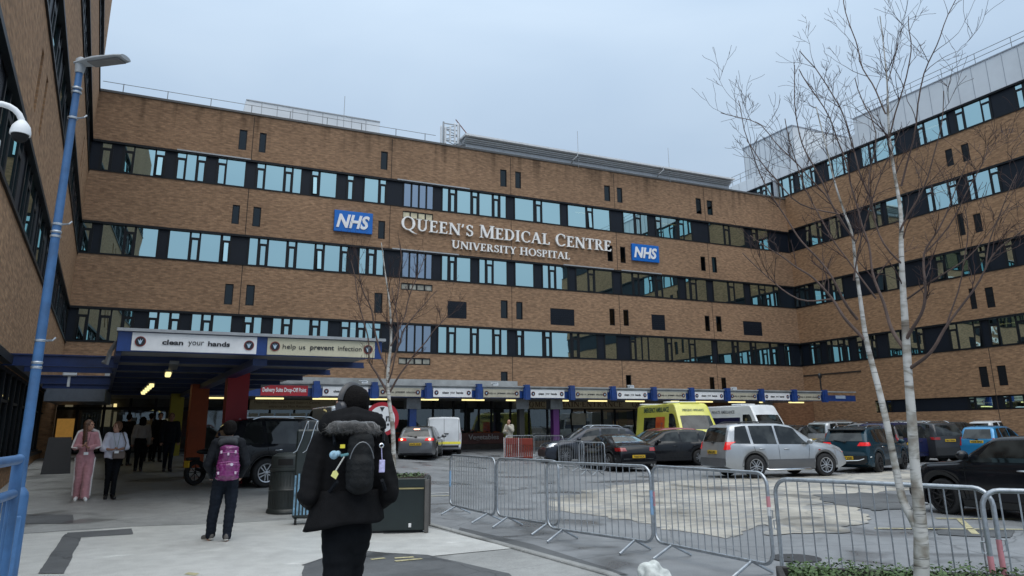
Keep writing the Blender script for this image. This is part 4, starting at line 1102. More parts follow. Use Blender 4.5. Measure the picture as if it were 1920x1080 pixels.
# entrance doors and glazing at the left end, behind the people
eT = 40.9
et = thing('glazed_entrance', 'dark glazed entrance front at the far end of the walkway canopy', 'shop front', tuple(-m*eT), TH)
eF = _F(-m*eT, TH, et); xa, xb = eF.sx(88, 2), eF.sx(453, 2)
b = MB(); b.box(xa, xb, .5, .6, .4, 3.7); b.build('interior', M_inter, et)
x = xa; i = 0
while x < xb:
    f = MB(); p = MB(); f.box(x, x+.12, -.02, .1, .5, 3.2); f.box(x+.12, x+1.1, -.02, .1, 2.65, 2.78); f.box(x+.12, x+1.1, -.02, .1, .5, .72)
    o = f.build('glazed_door' if i % 3 else 'glazed_panel', M_frame, et)
    p.add([(x+.12, .04, .72), (x+1.1, .04, .72), (x+1.1, .04, 2.65), (x+.12, .04, 2.65)], [(0, 1, 2, 3)]); p.build('pane', M_glassd, o, fix=False); x += 1.1; i += 1
def ein(px0, px1, y0, y1, mat, nme, yy=.3):
    xa, _ = eF.at(px0, (y0+y1)/2, y=yy); xb, _ = eF.at(px1, (y0+y1)/2, y=yy); zt = eF.at((px0+px1)/2, y0, y=yy)[1]; zb = eF.at((px0+px1)/2, y1, y=yy)[1]
    b = MB(); b.box(xa, xb, yy-.02, yy+.02, zb, zt); b.build(nme, mat, et)
M_litp = pm('lit_panel', (.42, .37, .24), .8, emit=.22, var=.2, scale=3); M_liteo = pm('lit_orange', (.5, .26, .06), .8, emit=.35, var=.3, scale=3)
ein(105, 138, 785, 825, M_liteo, 'poster', -.1); ein(190, 208, 758, 800, M_litp, 'curtain'); ein(212, 218, 772, 800, M_litp, 'lit_strip'); ein(145, 163, 757, 800, pm('dim_curtain', (.12, .11, .09), .8), 'curtain')
ein(240, 256, 783, 800, pm('notice', (.16, .18, .18), .7), 'notice', -.1); ein(298, 314, 785, 815, M_litp, 'lit_strip'); ein(275, 292, 760, 800, pm('dim_curtain', (.12, .11, .09)), 'curtain')
ein(213, 219, 757, 764, M_tubed, 'lit_strip'); ein(122, 137, 757, 765, M_litp, 'lit_strip')
# ================================================================ vehicles
def pl(keys, x):
    if x <= keys[0][0]: return keys[0][1]
    for (a, p), (b, q) in zip(keys, keys[1:]):
        if x <= b: return p + (q-p)*(x-a)/(b-a)
    return keys[-1][1]
def sm(keys, x, w=.09):
    return sum(pl(keys, x + w*k)*c for k, c in ((-1, .2), (-.5, .2), (0, .2), (.5, .2), (1, .2)))
M_tyre = pm('tyre', (.014, .014, .015), .8, var=.2, scale=20)
M_alloy = pm('alloy', (.45, .46, .48), .3, metal=.85, var=.1)
M_alloyd = pm('alloy_dark', (.03, .03, .033), .35, metal=.5)
M_trim = pm('black_trim', (.016, .017, .018), .55, var=.15)
M_chrome = pm('chrome', (.7, .72, .74), .12, metal=1, var=.02)
M_plate = pm('plate_yellow', (.62, .40, .02), .45, var=.05)
M_tail = pm('tail_red', (.28, .008, .01), .15, coat=1, var=.2, scale=12)
M_tailon = pm('tail_lit', (.75, .012, .012), .15, emit=.22, var=.3, scale=14, coat=1)
M_tailhot = pm('brake_hot', (1, .35, .22), .2, emit=5, var=0)
M_head = pm('headlamp', (.5, .52, .55), .08, metal=.4, coat=1)
M_seamc = pm('panel_gap', (.004, .004, .005), .8, var=0)
def carglass():
    mt = bpy.data.materials.new('car_glass'); mt.use_nodes = True; b = mt.node_tree.nodes['Principled BSDF']
    N = mt.node_tree.nodes; L = mt.node_tree.links
    b.inputs['Base Color'].default_value = (.012, .015, .016, 1); b.inputs['Roughness'].default_value = .03; b.inputs['Specular IOR Level'].default_value = .5; b.inputs['IOR'].default_value = 1.5; b.inputs['Coat Weight'].default_value = .0; b.inputs['Coat Roughness'].default_value = .02
    tc = N.new('ShaderNodeTexCoord'); nz = N.new('ShaderNodeTexNoise'); nz.inputs['Scale'].default_value = 2.2; L.new(tc.outputs['Object'], nz.inputs['Vector'])
    cr = N.new('ShaderNodeValToRGB'); cr.color_ramp.elements[0].position = .42; cr.color_ramp.elements[1].position = .62
    cr.color_ramp.elements[0].color = (.006, .008, .009, 1); cr.color_ramp.elements[1].color = (.04, .045, .045, 1); L.new(nz.outputs['Fac'], cr.inputs[0]); L.new(cr.outputs[0], b.inputs['Base Color'])
    MATS['car_glass'] = mt; return mt
M_cg = carglass()
M_cgb = pm('glass_sky_reflecting', (.45, .52, .56), .06, metal=.75, var=.15, scale=2)
def paint(name, c, rough=.28, metal=.0, coat=1):
    dk = max(c) < .06
    return pm(name, c, rough, metal, var=.06, scale=3, coat=.3 if dk else .8, dirt=.12, spec=.25 if dk else .5)

def make_wheel(R, w, parent, pos, side, rimmat, spokes=5, rimR=.66):
    b = MB(); M_ = Matrix.Translation(pos) @ Matrix.Rotation(pi/2, 4, 'X')
    b.lathe([(R*.60, -w/2+.01), (R*.86, -w/2), (R*.95, -w/2+.012), (R, -w/2+.045), (R, w/2-.045), (R*.95, w/2-.012), (R*.86, w/2), (R*.60, w/2-.01), (R*.60, -w/2+.01)], 28, M_, cap=False)
    o = b.build('wheel', M_tyre, parent, smooth=50)
    r = MB(); yo = side*(w/2-.012); rr = R*rimR
    Mr = Matrix.Translation(V(pos) + V((0, yo, 0))) @ Matrix.Rotation(pi/2, 4, 'X')
    r.lathe([(rr*1.0, -.02*1), (rr*1.0, .02), (rr*.90, .012), (rr*.90, -.02)], 28, Mr, cap=False)
    r.lathe([(rr*.2, -.03), (rr*.2, .01), (rr*.12, .016)], 12, Mr)
    for k in range(spokes):
        a = 2*pi*k/spokes + .3
        for off in (-.09, .09) if spokes <= 6 else (0,):
            Ms = Matrix.Translation(V(pos) + V((0, yo, 0))) @ Matrix.Rotation(a, 4, 'Y')
            r.add([(rr*.12, -.012, rr*(off*1.2-.055)), (rr*.94, -.012, rr*(off*2.0-.05)), (rr*.94, -.012, rr*(off*2.0+.05)), (rr*.12, -.012, rr*(off*1.2+.055)),
                   (rr*.12, .012, rr*(off*1.2-.055)), (rr*.94, .012, rr*(off*2.0-.05)), (rr*.94, .012, rr*(off*2.0+.05)), (rr*.12, .012, rr*(off*1.2+.055))],
                  [(0,3,2,1),(4,5,6,7),(0,1,5,4),(1,2,6,5),(2,3,7,6),(3,0,4,7)], Ms)
    r.build('rim', rimmat, o, smooth=40)
    d = MB(); Md = Matrix.Translation(V(pos) + V((0, side*(w/2-.07), 0))) @ Matrix.Rotation(pi/2, 4, 'X'); d.lathe([(rr*.93, -.005), (rr*.93, .005)], 24, Md); d.build('brake_disc', M_trim, o)
    return o

def car(label, cat, loc, rz, S, name='parked_car', group='cars parked in front of the hospital', plate=None, lights='off', rimmat=None, extras=(), detail=True):
    """S: spec dict. x forward, y left"""
    L_, W_, H_ = S['L'], S['W'], S['H']; wb, fo, R = S['wb'], S['fo'], S['R']
    xf = L_/2 - fo; xr_ = xf - wb                                 # wheel centres
    top, belt, bot = S['top'], S['belt'], S.get('bot', .2)
    t = thing(name, label, cat, loc, rz, group)
    xr0, xf0 = -L_/2, L_/2
    RA = R + S.get('gap', .06)
    def hw(x):
        e = abs(x)/(L_/2); k = S.get('ne', 5.0)
        return W_/2 * max(.5, (1 - S.get('ke', .16)*e**k))
    X = set()
    n = 54
    for i in range(n+1): X.add(round(xr0 + L_*i/n, 4))
    for c in (xr_, xf):
        for k in range(13): X.add(round(c + RA*cos(pi*k/12), 4))
        X.add(round(c-RA-.002, 4)); X.add(round(c+RA+.002, 4))
    for x, z in top: X.add(round(x, 4))
    X = sorted(x for x in X if xr0 <= x <= xf0)
    def zb(x):
        z = bot + .10*max(0, (abs(x)/(L_/2))-.88)/.12
        for c in (xr_, xf):
            d = abs(x-c)
            if d < RA: z = max(z, R + sqrt(RA*RA-d*d)*.98)
        return z
    tum = S.get('tum', .30)
    P = []
    for x in X:
        h = hw(x); b_ = zb(x); tz = sm(top, x, .07); bz = min(sm(belt, x, .1), tz-.05); b_ = min(b_, bz-.05)
        ring = [(0, b_), (h*.80, b_), (h*.955, b_+.008), (h*.99, b_+(bz-b_)*.22), (h*1.0, b_+(bz-b_)*.5), (h*.995, b_+(bz-b_)*.72), (h*.975, b_+(bz-b_)*.92), (h*.955, bz)]
        g = tz-bz; y5 = h*.955
        gh = max(g-.07, g*.35)
        yt = y5 - tum*gh
        ring += [(y5 - tum*gh*.35 - .012, bz+gh*.35), (y5 - tum*gh*.72 - .012, bz+gh*.72), (yt-.015, bz+gh), (yt-.015-.05*min(1, g/.15), bz+gh+(g-gh)*.6), (yt*.82, tz-.012), (yt*.5, tz), (0, tz+.006)]
        P.append([V((x, y, z)) for y, z in ring] + [V((x, -y, z)) for y, z in ring[-2:0:-1]])
    mbv = MB(); nr = len(P[0])
    vs = [p for r in P for p in r]; fs = []
    for i in range(len(P)-1):
        for k in range(nr): l = (k+1) % nr; fs.append((i*nr+k, i*nr+l, (i+1)*nr+l, (i+1)*nr+k))
    fs.append(tuple(range(nr-1, -1, -1))); fs.append(tuple((len(P)-1)*nr+k for k in range(nr)))
    mbv.add(vs, fs)
    body = mbv.build('body', S['paint'], t, smooth=38)
    bm = bmesh.new(); bm.from_mesh(body.data); bvh = BVHTree.FromBMesh(bm); bm.free()
    def hit(o, d):
        q = bvh.ray_cast(V(o), V(d)); return (q[0], q[1]) if q[0] is not None else None
    def side_pt(x, z, s, off):
        q = hit((x, s*5, z), (0, -s, 0)); 
        return None if q is None or abs(q[0].y) < W_*.2 else q[0] + V((0, s*off, 0)) + q[1]*0
    def patch_side(fn, s, off=.006, nu=14, nv=6):
        """fn(u,v)->(x,z)"""
        return [[side_pt(*fn(i/nu, j/nv), s, off) for j in range(nv+1)] for i in range(nu+1)]
    def end_pt(y, z, s, off):   # s=-1 rear, +1 front
        q = hit((s*(L_), y, z), (-s, 0, 0)); return None if q is None else q[0] + q[1]*off
    def patch_end(y0, y1, z0, z1, s, off=.008, nu=8, nv=4, y0t=None, y1t=None):
        y0t = y0 if y0t is None else y0t; y1t = y1 if y1t is None else y1t
        return [[end_pt((y0+(y1-y0)*i/nu)*(1-j/nv) + (y0t+(y1t-y0t)*i/nu)*(j/nv), z0+(z1-z0)*j/nv, s, off) for j in range(nv+1)] for i in range(nu+1)]
    def top_pt(x, y, off):
        q = hit((x, y, 5), (0, 0, -1)); return None if q is None else q[0] + q[1]*off
    # side windows
    for (pts) in S['wins']:
        x0b, x1b, x0t, x1t = pts[:4]; zi0 = pts[4] if len(pts) > 4 else .03; zi1 = pts[5] if len(pts) > 5 else .085
        def fn(u_, v_):
            u2 = .5 - .5*cos(pi*u_)*(1) if False else u_
            e = .5*(1-abs(2*u_-1)**8)
            xb = x0b + (x1b-x0b)*u_; xt = x0t + (x1t-x0t)*u_
            x = xb + (xt-xb)*v_
            lo = sm(belt, x, .1)+zi0; hi = sm(top, x, .07)-zi1
            return x, lo + (hi-lo)*v_
        for s in (-1, 1):
            MB().grid(patch_side(fn, s)).build('side_window', M_cg, t, smooth=60)
    # screens
    for nm_, (xa, xb, w0, w1) in (('windscreen', S['ws']), ('rear_window', S['rs'])):
        if xa is None: continue
        G_ = []
        for i in range(13):
            row = []
            for j in range(9):
                v_ = j/8; x = xa + (xb-xa)*v_; w = w0+(w1-w0)*v_; row.append(top_pt(x, (2*i/12-1)*w, .007))
            G_.append(row)
        MB().grid(G_).build(nm_, S.get('rsmat', M_cg) if nm_ == 'rear_window' else M_cg, t, smooth=60)
    if 'rwin' in S:
        y_, z0, z1, yt = S['rwin']; MB().grid(patch_end(-y_, y_, z0, z1, -1, .008, 12, 6, -yt, yt)).build('rear_window', M_cg, t, smooth=60)
    if S.get('fwin'):
        y_, z0, z1, yt = S['fwin']; MB().grid(patch_end(-y_, y_, z0, z1, 1, .008, 12, 6, -yt, yt)).build('windscreen', M_cg, t, smooth=60)
    # lower cladding strip and arches
    if S.get('clad'):
        cm = S.get('cladmat', M_trim)
        for s in (-1, 1):
            hgt = S['clad']
            def fn(u_, v_): x = xr_+RA+.02 + (xf-xr_-2*RA-.04)*u_; return x, bot+.012 + (hgt-bot)*v_
            MB().grid(patch_side(fn, s, .01, 16, 3)).build('sill_cladding', cm, t, smooth=60)
    for s in (-1, 1):
        for c in (xr_, xf):
            Gd = []
            for k in range(19):
                a = radians(-12 + 204*k/18); row = []
                for rr in (RA+.004, RA+S.get('archw', .035)):
                    x, z = c+rr*cos(a), R+rr*sin(a)
                    row.append(side_pt(x, max(z, bot+.02), s, .012) if z > bot+.02 and abs(x) < L_/2-.02 else None)
                Gd.append(row)
            MB().grid(Gd).build('wheel_arch', S.get('archmat', M_trim), t, smooth=60)
    # door gaps
    for s in (-1, 1):
        g = MB()
        for pts in S.get('gaps', ()):
            for (xa, za), (xb, zb_) in zip(pts, pts[1:]):
                n_ = 7; Gd = []
                d = V((xb-xa, zb_-za)).normalized()*.006
                for i in range(n_+1):
                    x, z = xa+(xb-xa)*i/n_, za+(zb_-za)*i/n_
                    Gd.append([side_pt(x-d.y, z+d.x, s, .003), side_pt(x+d.y, z-d.x, s, .003)])
                g.grid(Gd)
        if g.v: g.build('door_gap', M_seamc, t)
        for (x, z) in S.get('handles', ()):
            q = side_pt(x, z, s, 0)
            if q is not None: h_ = MB(); h_.bbox(q.x-.10, q.x+.10, q.y-.028 if s < 0 else q.y-.005, q.y+.005 if s < 0 else q.y+.028, z-.014, z+.014, .008); h_.build('door_handle', S.get('hmat', S['paint']), t, smooth=40)
        mx = S.get('mirror')
        if mx:
            q = side_pt(mx[0], mx[1]-.06, s, 0)
            if q is not None:
                mm = MB(); mm.ell((mx[0]+.02, q.y+s*.16, mx[1]+.03), (.09, .125, .085), 12, 8); mm.box(mx[0]-.03, mx[0]+.05, min(q.y, q.y+s*.1), max(q.y, q.y+s*.1), mx[1]-.04, mx[1]-.0)
                mm.build('door_mirror', S.get('mmat', S['paint']), t, smooth=50)
    # tail lights, plate, head lights
    for i, (y0, y1, z0, z1, *rest) in enumerate(S.get('tails', ())):
        y1 = min(y1, W_/2-.125); rest = [rest[0], min(rest[1], y1)] if rest else rest
        for s in (-1, 1):
            o = MB().grid(patch_end(s*y0, s*y1, z0, z1, -1, .014, 8, 4, s*(rest[0] if rest else y0), s*(rest[1] if rest else y1))).build('tail_light', M_tailon if lights != 'off' else M_tail, t, smooth=60)
            # wrap on to the side
            sw = S.get('tailwrap')
            if sw:
                def fn(u_, v_): return xr0+.09 + sw*.7*u_, z0 + (z1-z0)*v_*(1-.25*u_) + .02*u_
                MB().grid(patch_side(fn, s, .012, 5, 3)).build('tail_light', M_tailon if lights != 'off' else M_tail, t, smooth=60)
    if lights == 'brake':
        for s in (-1, 1):
            y0, y1, z0, z1 = S['tails'][0][:4]; q = end_pt(s*(y0+y1)/2, (z0+z1)/2, -1, .02)
            b = MB(); b.ell(q, (.02, .055, .045)); b.build('brake_lamp', M_tailhot, t)
        q = top_pt(S['hlx'], 0, .0); b = MB(); b.bbox(q.x-.04, q.x+.02, -.13, .13, q.z-.035, q.z+.02, .006); b.build('high_brake_light', M_tailhot, t)
    for (y0, y1, z0, z1) in S.get('heads', ()):
        for s in (-1, 1):
            MB().grid(patch_end(s*y0, s*y1, z0, z1, 1, .012, 6, 4)).build('headlight', M_head, t, smooth=60)
            def fn(u_, v_): return xf0-.04-.32*u_, z0+.03 + (z1-z0-.02)*v_ + .03*u_
            MB().grid(patch_side(fn, s, .01, 5, 3)).build('headlight', M_head, t, smooth=60)
    if 'plate' in S:
        z = S['plate']; q = end_pt(0, z, -1, 0); nq = .0
        if q is not None:
            b = MB(); b.bbox(q.x-.03, q.x+.02, -.26, .26, z-.055, z+.055, .004); o = b.build('number_plate', M_plate, t)
            if plate: txt(plate, .44, .07, .004, M_ink, 'lettering', o, Matrix.Translation((q.x-.032, 0, z)) @ Matrix.Rotation(-pi/2, 4, 'Z'), bold=.02)
    bz = S.get('bumper')
    if bz:
        for s, nmx in ((-1, 'rear_bumper'), (1, 'front_bumper')):
            y = W_/2*.80; MB().grid(patch_end(-y, y, bot+.10, bz, s, .012, 12, 3)).build(nmx, S.get('bumpmat', M_trim), t, smooth=60)
    # underbody
    b = MB(); b.box(xr0+.25, xf0-.25, -W_/2+.28, W_/2-.28, bot-.03, R*2+.02); b.build('underbody', M_seamc, t)
    if S.get('rails'):
        x0, x1, yy = S['rails']
        for s in (-1, 1):
            pts = [];
            for k in range(9):
                x = x0+(x1-x0)*k/8; q = top_pt(x, s*yy, 0); pts.append(q + V((0, 0, .055 if 0 < k < 8 else .0)))
            MB().tube(pts, .016, 6).build('roof_rail', S.get('railmat', M_trim), t, smooth=50)
    w_ = S.get('tw', .22)
    for x in (xr_, xf):
        for s in (-1, 1): make_wheel(R, w_, t, (x, s*(W_/2-w_/2-.015), R), s, rimmat or M_alloy, S.get('spokes', 5), S.get('rimR', .66))
    if S.get('plate_r'): pass
    Z = dict(end_pt=end_pt, side_pt=side_pt, top_pt=top_pt, patch_end=patch_end, patch_side=patch_side, xr0=xr0, xf0=xf0, xr=xr_, xf=xf)
    for f in extras: f(t, S, Z)
    for ch in t.children:      # turn the laid-on sheets outwards
        if ch.type == 'MESH' and ch.name.split('.')[0] in ('side_window','rear_window','windscreen','tail_light','headlight','wheel_arch','door_gap','sill_cladding','rear_bumper','front_bumper','orange_panel','red_panel','crest_panel','rear_diffuser','yellow_band','panel_gap'):
            for p in ch.data.polygons:
                c = p.center; 
                if p.normal.dot(V((c.x*(.0 if abs(c.x) < L_*.3 else 1), c.y*1.6, max(0, c.z-.9)*1.2))) < 0 and abs(c.y)+abs(c.x) > .01: p.flip()
    if 0: f(t, S, dict(end_pt=end_pt, side_pt=side_pt, top_pt=top_pt, patch_end=patch_end, patch_side=patch_side, xr0=xr0, xf0=xf0, xr=xr_, xf=xf))
    return t

def suv_spec(p, **k):
    S = dict(L=4.5, W=1.85, H=1.70, wb=2.62, fo=.88, R=.36, paint=p, bot=.26,
      top=[(-2.25, .62), (-2.235, .98), (-2.17, 1.10), (-2.02, 1.55), (-1.92, 1.655), (-1.5, 1.70), (-.2, 1.70), (.30, 1.63), (1.02, 1.16), (1.15, 1.10), (1.9, 1.00), (2.14, .86), (2.22, .66), (2.25, .5)],
      belt=[(-2.25, 1.06), (-1.8, 1.04), (0, 1.0), (1.1, .98), (2.2, .8)],
      wins=[(-1.93, -1.36, -1.78, -1.40), (-1.26, -.40, -1.30, -.42), (-.32, .82, -.34, .36)],
      ws=(.98, .34, .66, .56), rs=(None,)*4, rwin=(.64, 1.12, 1.56, .55),
      gaps=[[(-.37, .42), (-.37, 1.0)], [(-1.28, .98), (-1.22, .75), (-.98, .42), (.68, .42), (.80, .98)]], handles=[(-1.0, .90), (-.08, .88)], mirror=(.72, 1.08),
      tails=[(.66, .86, .88, 1.12, .70, .86)], tailwrap=.12, heads=[(.55, .82, .74, .92)], plate=.80, bumper=.62)
    S.update(k); return S
def hatch_spec(p, **k):
    S = dict(L=4.1, W=1.75, H=1.50, wb=2.5, fo=.82, R=.31, paint=p, bot=.19,
      top=[(-2.05, .5), (-2.04, .85), (-1.95, .98), (-1.68, 1.38), (-1.50, 1.46), (-.7, 1.50), (.0, 1.48), (.35, 1.39), (1.05, .99), (1.2, .94), (1.75, .80), (1.96, .66), (2.05, .42)],
      belt=[(-2.05, .96), (-1.3, .93), (0, .88), (1.1, .84), (2.0, .64)],
      wins=[(-1.62, -1.22, -1.42, -1.18), (-1.12, -.34, -1.10, -.32), (-.25, .84, -.24, .34)],
      ws=(1.0, .38, .64, .54), rs=(None,)*4, rwin=(.60, .98, 1.36, .52),
      gaps=[[(-.3, .32), (-.3, .88)], [(-1.15, .86), (-1.05, .62), (-.85, .32), (.66, .32), (.80, .86)]], handles=[(-.92, .80), (-.02, .78)], mirror=(.72, .95),
      tails=[(.56, .80, .80, 1.04, .60, .80)], tailwrap=.14, heads=[(.5, .76, .56, .72)], plate=.72)
    S.update(k); return S
def yaw_px(g, px_dir):
    d = (V(px_dir)-V(g)); return atan2(d.y, d.x)

# --- placement: (rear/front ground pixel points) -> centre + heading
def place(pr, pf, L_, frac_r=0.0, frac_f=1.0):
    """pr/pf pixels on the ground of two points on the near side; returns rear-left etc."""
    a, b = G(*pr), G(*pf); return a, b, atan2(b.y-a.y, b.x-a.x)
def put(side_pt_world, head, S, along, side):
    """centre so that the wheel contact at 'along' (x local) on 'side' lies on the given point"""
    p = V(side_pt_world) - Matrix.Rotation(head, 3, 'Z') @ V((along, side*(S['W']/2-.12), 0)); p.z = gz(p.x, p.y); return tuple(p)

# silver SUV: rear-right wheel at (1415,893), front-right wheel at (1540,893)
P_silver = paint('paint_silver', (.40, .42, .44), .32, .55)
P_grey = paint('paint_grey', (.125, .13, .14), .32, .5); P_black = paint('paint_black', (.008, .009, .012), .16); P_navy = paint('paint_navy', (.012, .02, .038), .2)
P_teal = paint('paint_teal', (.008, .035, .055), .22, .2); P_blue = paint('paint_bright_blue', (.015, .20, .42), .28, .3); P_red = paint('paint_red', (.18, .012, .018), .25)
P_white = paint('paint_white', (.68, .71, .74), .35); P_brown = paint('paint_bronze_grey', (.13, .125, .125), .32, .5); P_dgrey = paint('paint_dark_grey', (.045, .047, .052), .25, .3); P_royal = paint('paint_deep_blue', (.012, .016, .055), .22)
def heading(pr, pf): a, b = G(*pr), G(*pf); return atan2(b.y-a.y, b.x-a.x)
S = suv_spec(P_silver, clad=.56, cladmat=P_grey, rails=(-1.6, .1, .58), archw=.06, archmat=P_grey, bumpmat=P_grey, H=1.73)
h = heading((1415, 896), (1541, 892))
RR = G(1417, 897); 
def side_step(t, S, q):
    for s in (-1, 1):
        b = MB(); b.tube([(-.85, s*.86, .27), (-.8, s*.93, .25), (.75, s*.93, .25), (.8, s*.86, .27)], .035, 8); b.build('side_step', M_chrome, t, smooth=50)
def wiper(t, S, q):
    z = S['rwin'][1]; p0 = q['end_pt'](0, z-.03, -1, .03); p1 = q['end_pt'](.38, z+.02, -1, .03)
    if p0 and p1: b = MB(); b.tube([p0, p1], .012, 5); b.tube([p0 + V((0, -.05, 0)), p0 + V((0, .05, 0))], .03, 6); b.build('wiper', M_trim, t)
def flasher(t, S, q):
    p = q['side_pt'](1.15, .84, -1, .006); b = MB(); b.ell(p, (.05, .012, .025)); b.build('side_repeater', M_tail, t)
def spoiler(t, S, q):
    p = q['top_pt'](S['sp'], 0, 0); b = MB(); b.bbox(p.x-.22, p.x+.1, -.62, .62, p.z-.05, p.z+.005, .018); b.build('spoiler', S.get('spmat', M_trim), t, smooth=40)
c = put(RR, h, S, -(S['L']/2-S['fo'])+0 - (S['wb']-(S['L']-2*S['fo']))*1.0 if False else S['L']/2-S['fo']-S['wb'], -1)
car('silver four-by-four with grey lower doors and roof bars in mid car park', 'car', c, h, S, name='estate_car', plate='LX54 LFU', lights='on', extras=(side_step, wiper, flasher), group='cars in the car park')

def place_car(label, px_r, px_f, S, side, cat='car', **k):
    """px_r, px_f: ground contact pixels of the rear and front wheels on the visible side (or two ends)"""
    h = heading(px_r, px_f); al = S['L']/2-S['fo']-S['wb']
    return car(label, cat, put(G(*px_r), h, S, al, side), h, S, group='cars in the car park', extras=k.pop('extras', ()), **k)
def place_rear(label, pL, pR, S, cat='car', turn=0, **k):
    """pL,pR: ground pixels below the rear bumper's left and right corners as seen from behind"""
    a, b = G(*pL), G(*pR); d = (b-a); d.z = 0; d.normalize(); fw = V((-d.y, d.x, 0)); h = atan2(fw.y, fw.x) + radians(turn)
    cfw = V((cos(h), sin(h), 0)); mid = (a+b)/2 + cfw*(S['L']/2); mid.z = gz(mid.x, mid.y)
    return car(label, cat, tuple(mid), h, S, group=k.pop('group', 'cars in the car park'), **k)
def place_at(label, px, hdg, S, cat='car', **k):
    """px: ground pixel of the vehicle centre; heading in degrees (world)"""
    g = G(*px) if len(px) == 2 else AT(px[0], px[1], px[2]); z = gz(g.x, g.y)
    return car(label, cat, (g.x, g.y, z), radians(hdg), S, group=k.pop('group', 'cars in the car park'), **k)

# dark teal crossover: rear left; right side visible
S = suv_spec(P_teal, L=4.36, W=1.80, R=.335, H=1.55, wb=2.70, fo=.86, bot=.20, clad=.40, rails=(-1.5, .1, .56), railmat=M_chrome, archw=.05,
    top=[(-2.18, .5), (-2.16, .95), (-2.08, 1.06), (-1.86, 1.40), (-1.7, 1.48), (-1.2, 1.545), (-.1, 1.55), (.30, 1.47), (1.02, 1.06), (1.15, 1.0), (1.85, .88), (2.08, .74), (2.18, .5)],
    belt=[(-2.18, 1.04), (-1.5, 1.0), (0, .93), (1.1, .9), (2.1, .72)], wins=[(-1.52, -1.2, -1.50, -1.22), (-1.1, -.34, -1.14, -.36), (-.26, .82, -.28, .32)],
    ws=(.98, .34, .64, .54), rwin=(.60, 1.06, 1.38, .5), tails=[(.42, .84, .90, 1.02, .50, .86)], tailwrap=.18, heads=[(.5, .8, .64, .82)], plate=.50, bumper=.58, sp=-1.72,
    gaps=[[(-.31, .36), (-.31, .93)], [(-1.15, .95), (-1.1, .7), (-.9, .36), (.68, .36), (.82, .9)]], handles=[(-.95, .86), (-.05, .84)], hmat=M_chrome, mirror=(.72, .98))
def chromebar(t, S, q):
    pts = [q['end_pt'](y, .40 if abs(y) < .45 else .42+(abs(y)-.45)*.35, -1, .03) for y in (-.8, -.6, -.45, 0, .45, .6, .8)]
    b = MB(); b.tube([p for p in pts if p], .014, 5); b.build('bumper_trim', M_chrome, t)
place_car('dark teal crossover with lit red tail lights and chrome trim beside the silver four-by-four', (1648, 886), (1745, 872), S, -1, name='crossover_car', plate='OV70 VGE', lights='on', rimmat=M_alloyd, extras=(spoiler, chromebar, wiper))
# black coupe seen from behind
S = hatch_spec(P_black, L=4.18, W=1.83, H=1.35, wb=2.5, fo=.86, R=.33, bot=.16, tum=.42, ke=.2, ne=3,
    top=[(-2.09, .5), (-2.08, .80), (-1.98, .93), (-1.75, .97), (-1.4, 1.06), (-.75, 1.29), (-.2, 1.35), (.15, 1.32), (.9, .95), (1.05, .90), (1.7, .78), (1.96, .66), (2.09, .42)],
    belt=[(-2.09, .88), (-1.0, .92), (0, .88), (1.0, .84), (2.0, .62)], wins=[(-1.2, -.62, -.85, -.58), (-.52, .72, -.5, .18)],
    ws=(.86, .18, .64, .5), rs=(-1.50, -.78, .66, .46), rsmat=M_cgb, tails=[(.46, .84, .74, .86, .50, .84)], tailwrap=.2, plate=.55, bumper=None, handles=[(-.35, .8)], mirror=(.55, .95), gaps=[[(-.6, .86), (-.55, .5), (-.4, .3), (.62, .3), (.7, .84)]])
del S['rwin']
def exh(t, S, q):
    for s in (-1, 1):
        for y in (.5, .62): b = MB(); b.tube([(-S['L']/2-.03, s*y, .24), (-S['L']/2+.1, s*y, .24)], .04, 10); b.build('exhaust', M_chrome, t)
    b = MB(); b.grid(q['patch_end'](-.7, .7, .2, .36, -1, .01, 8, 2)); b.build('rear_diffuser', M_trim, t)
    b = MB(); b.grid(q['patch_end'](-.8, .8, .46, .475, -1, .012, 8, 1)); b.build('panel_gap', M_chrome, t)
place_rear('black coupe with sloping rear screen seen from behind, left of the silver four-by-four', (1140, 887), (1256, 883), S, name='coupe_car', plate='YA65 NCX', extras=(exh,), turn=-4)
# dark grey-blue SUV facing left behind the crowd barriers
S = suv_spec(paint('paint_slate', (.035, .042, .058), .22, .3), L=4.35, H=1.55, bot=.2, R=.34, wb=2.65, fo=.86, clad=.36, rails=(-1.4, .1, .56), railmat=M_chrome, W=1.80,
    top=[(-2.18, .5), (-2.16, .95), (-2.06, 1.06), (-1.80, 1.36), (-1.65, 1.46), (-1.1, 1.53), (-.1, 1.55), (.30, 1.47), (1.05, 1.04), (1.2, .99), (1.85, .88), (2.08, .74), (2.18, .5)],
    belt=[(-2.18, 1.04), (-1.5, 1.0), (0, .93), (1.1, .9), (2.1, .72)], wins=[(-1.52, -1.2, -1.46, -1.22), (-1.1, -.34, -1.14, -.36), (-.26, .82, -.28, .32)],
    ws=(1.0, .34, .64, .54), rwin=(.60, 1.06, 1.36, .5), tails=[(.42, .84, .90, 1.02)], heads=[(.5, .8, .66, .84)], plate=.7, bumper=.58, hmat=M_chrome, handles=[(-.95, .86), (-.05, .84)], mirror=(.72, .98),
    gaps=[[(-.31, .36), (-.31, .93)], [(-1.15, .95), (-1.1, .7), (-.9, .36), (.68, .36), (.82, .9)]])
h = heading((1160, 868), (1058, 869)); g = G(1060, 870)
al = S['L']/2-S['fo']
car('slate coloured crossover facing left behind the galvanised crowd barriers', 'car', put(g, h, S, al, 1), h, S, name='crossover_car', group='cars in the car park', rimmat=M_alloy)
# red hatch behind
S = hatch_spec(P_red); place_at('dark red hatchback partly hidden between the slate crossover and the black saloon', (1238, 866), 200, S, name='hatchback_car')
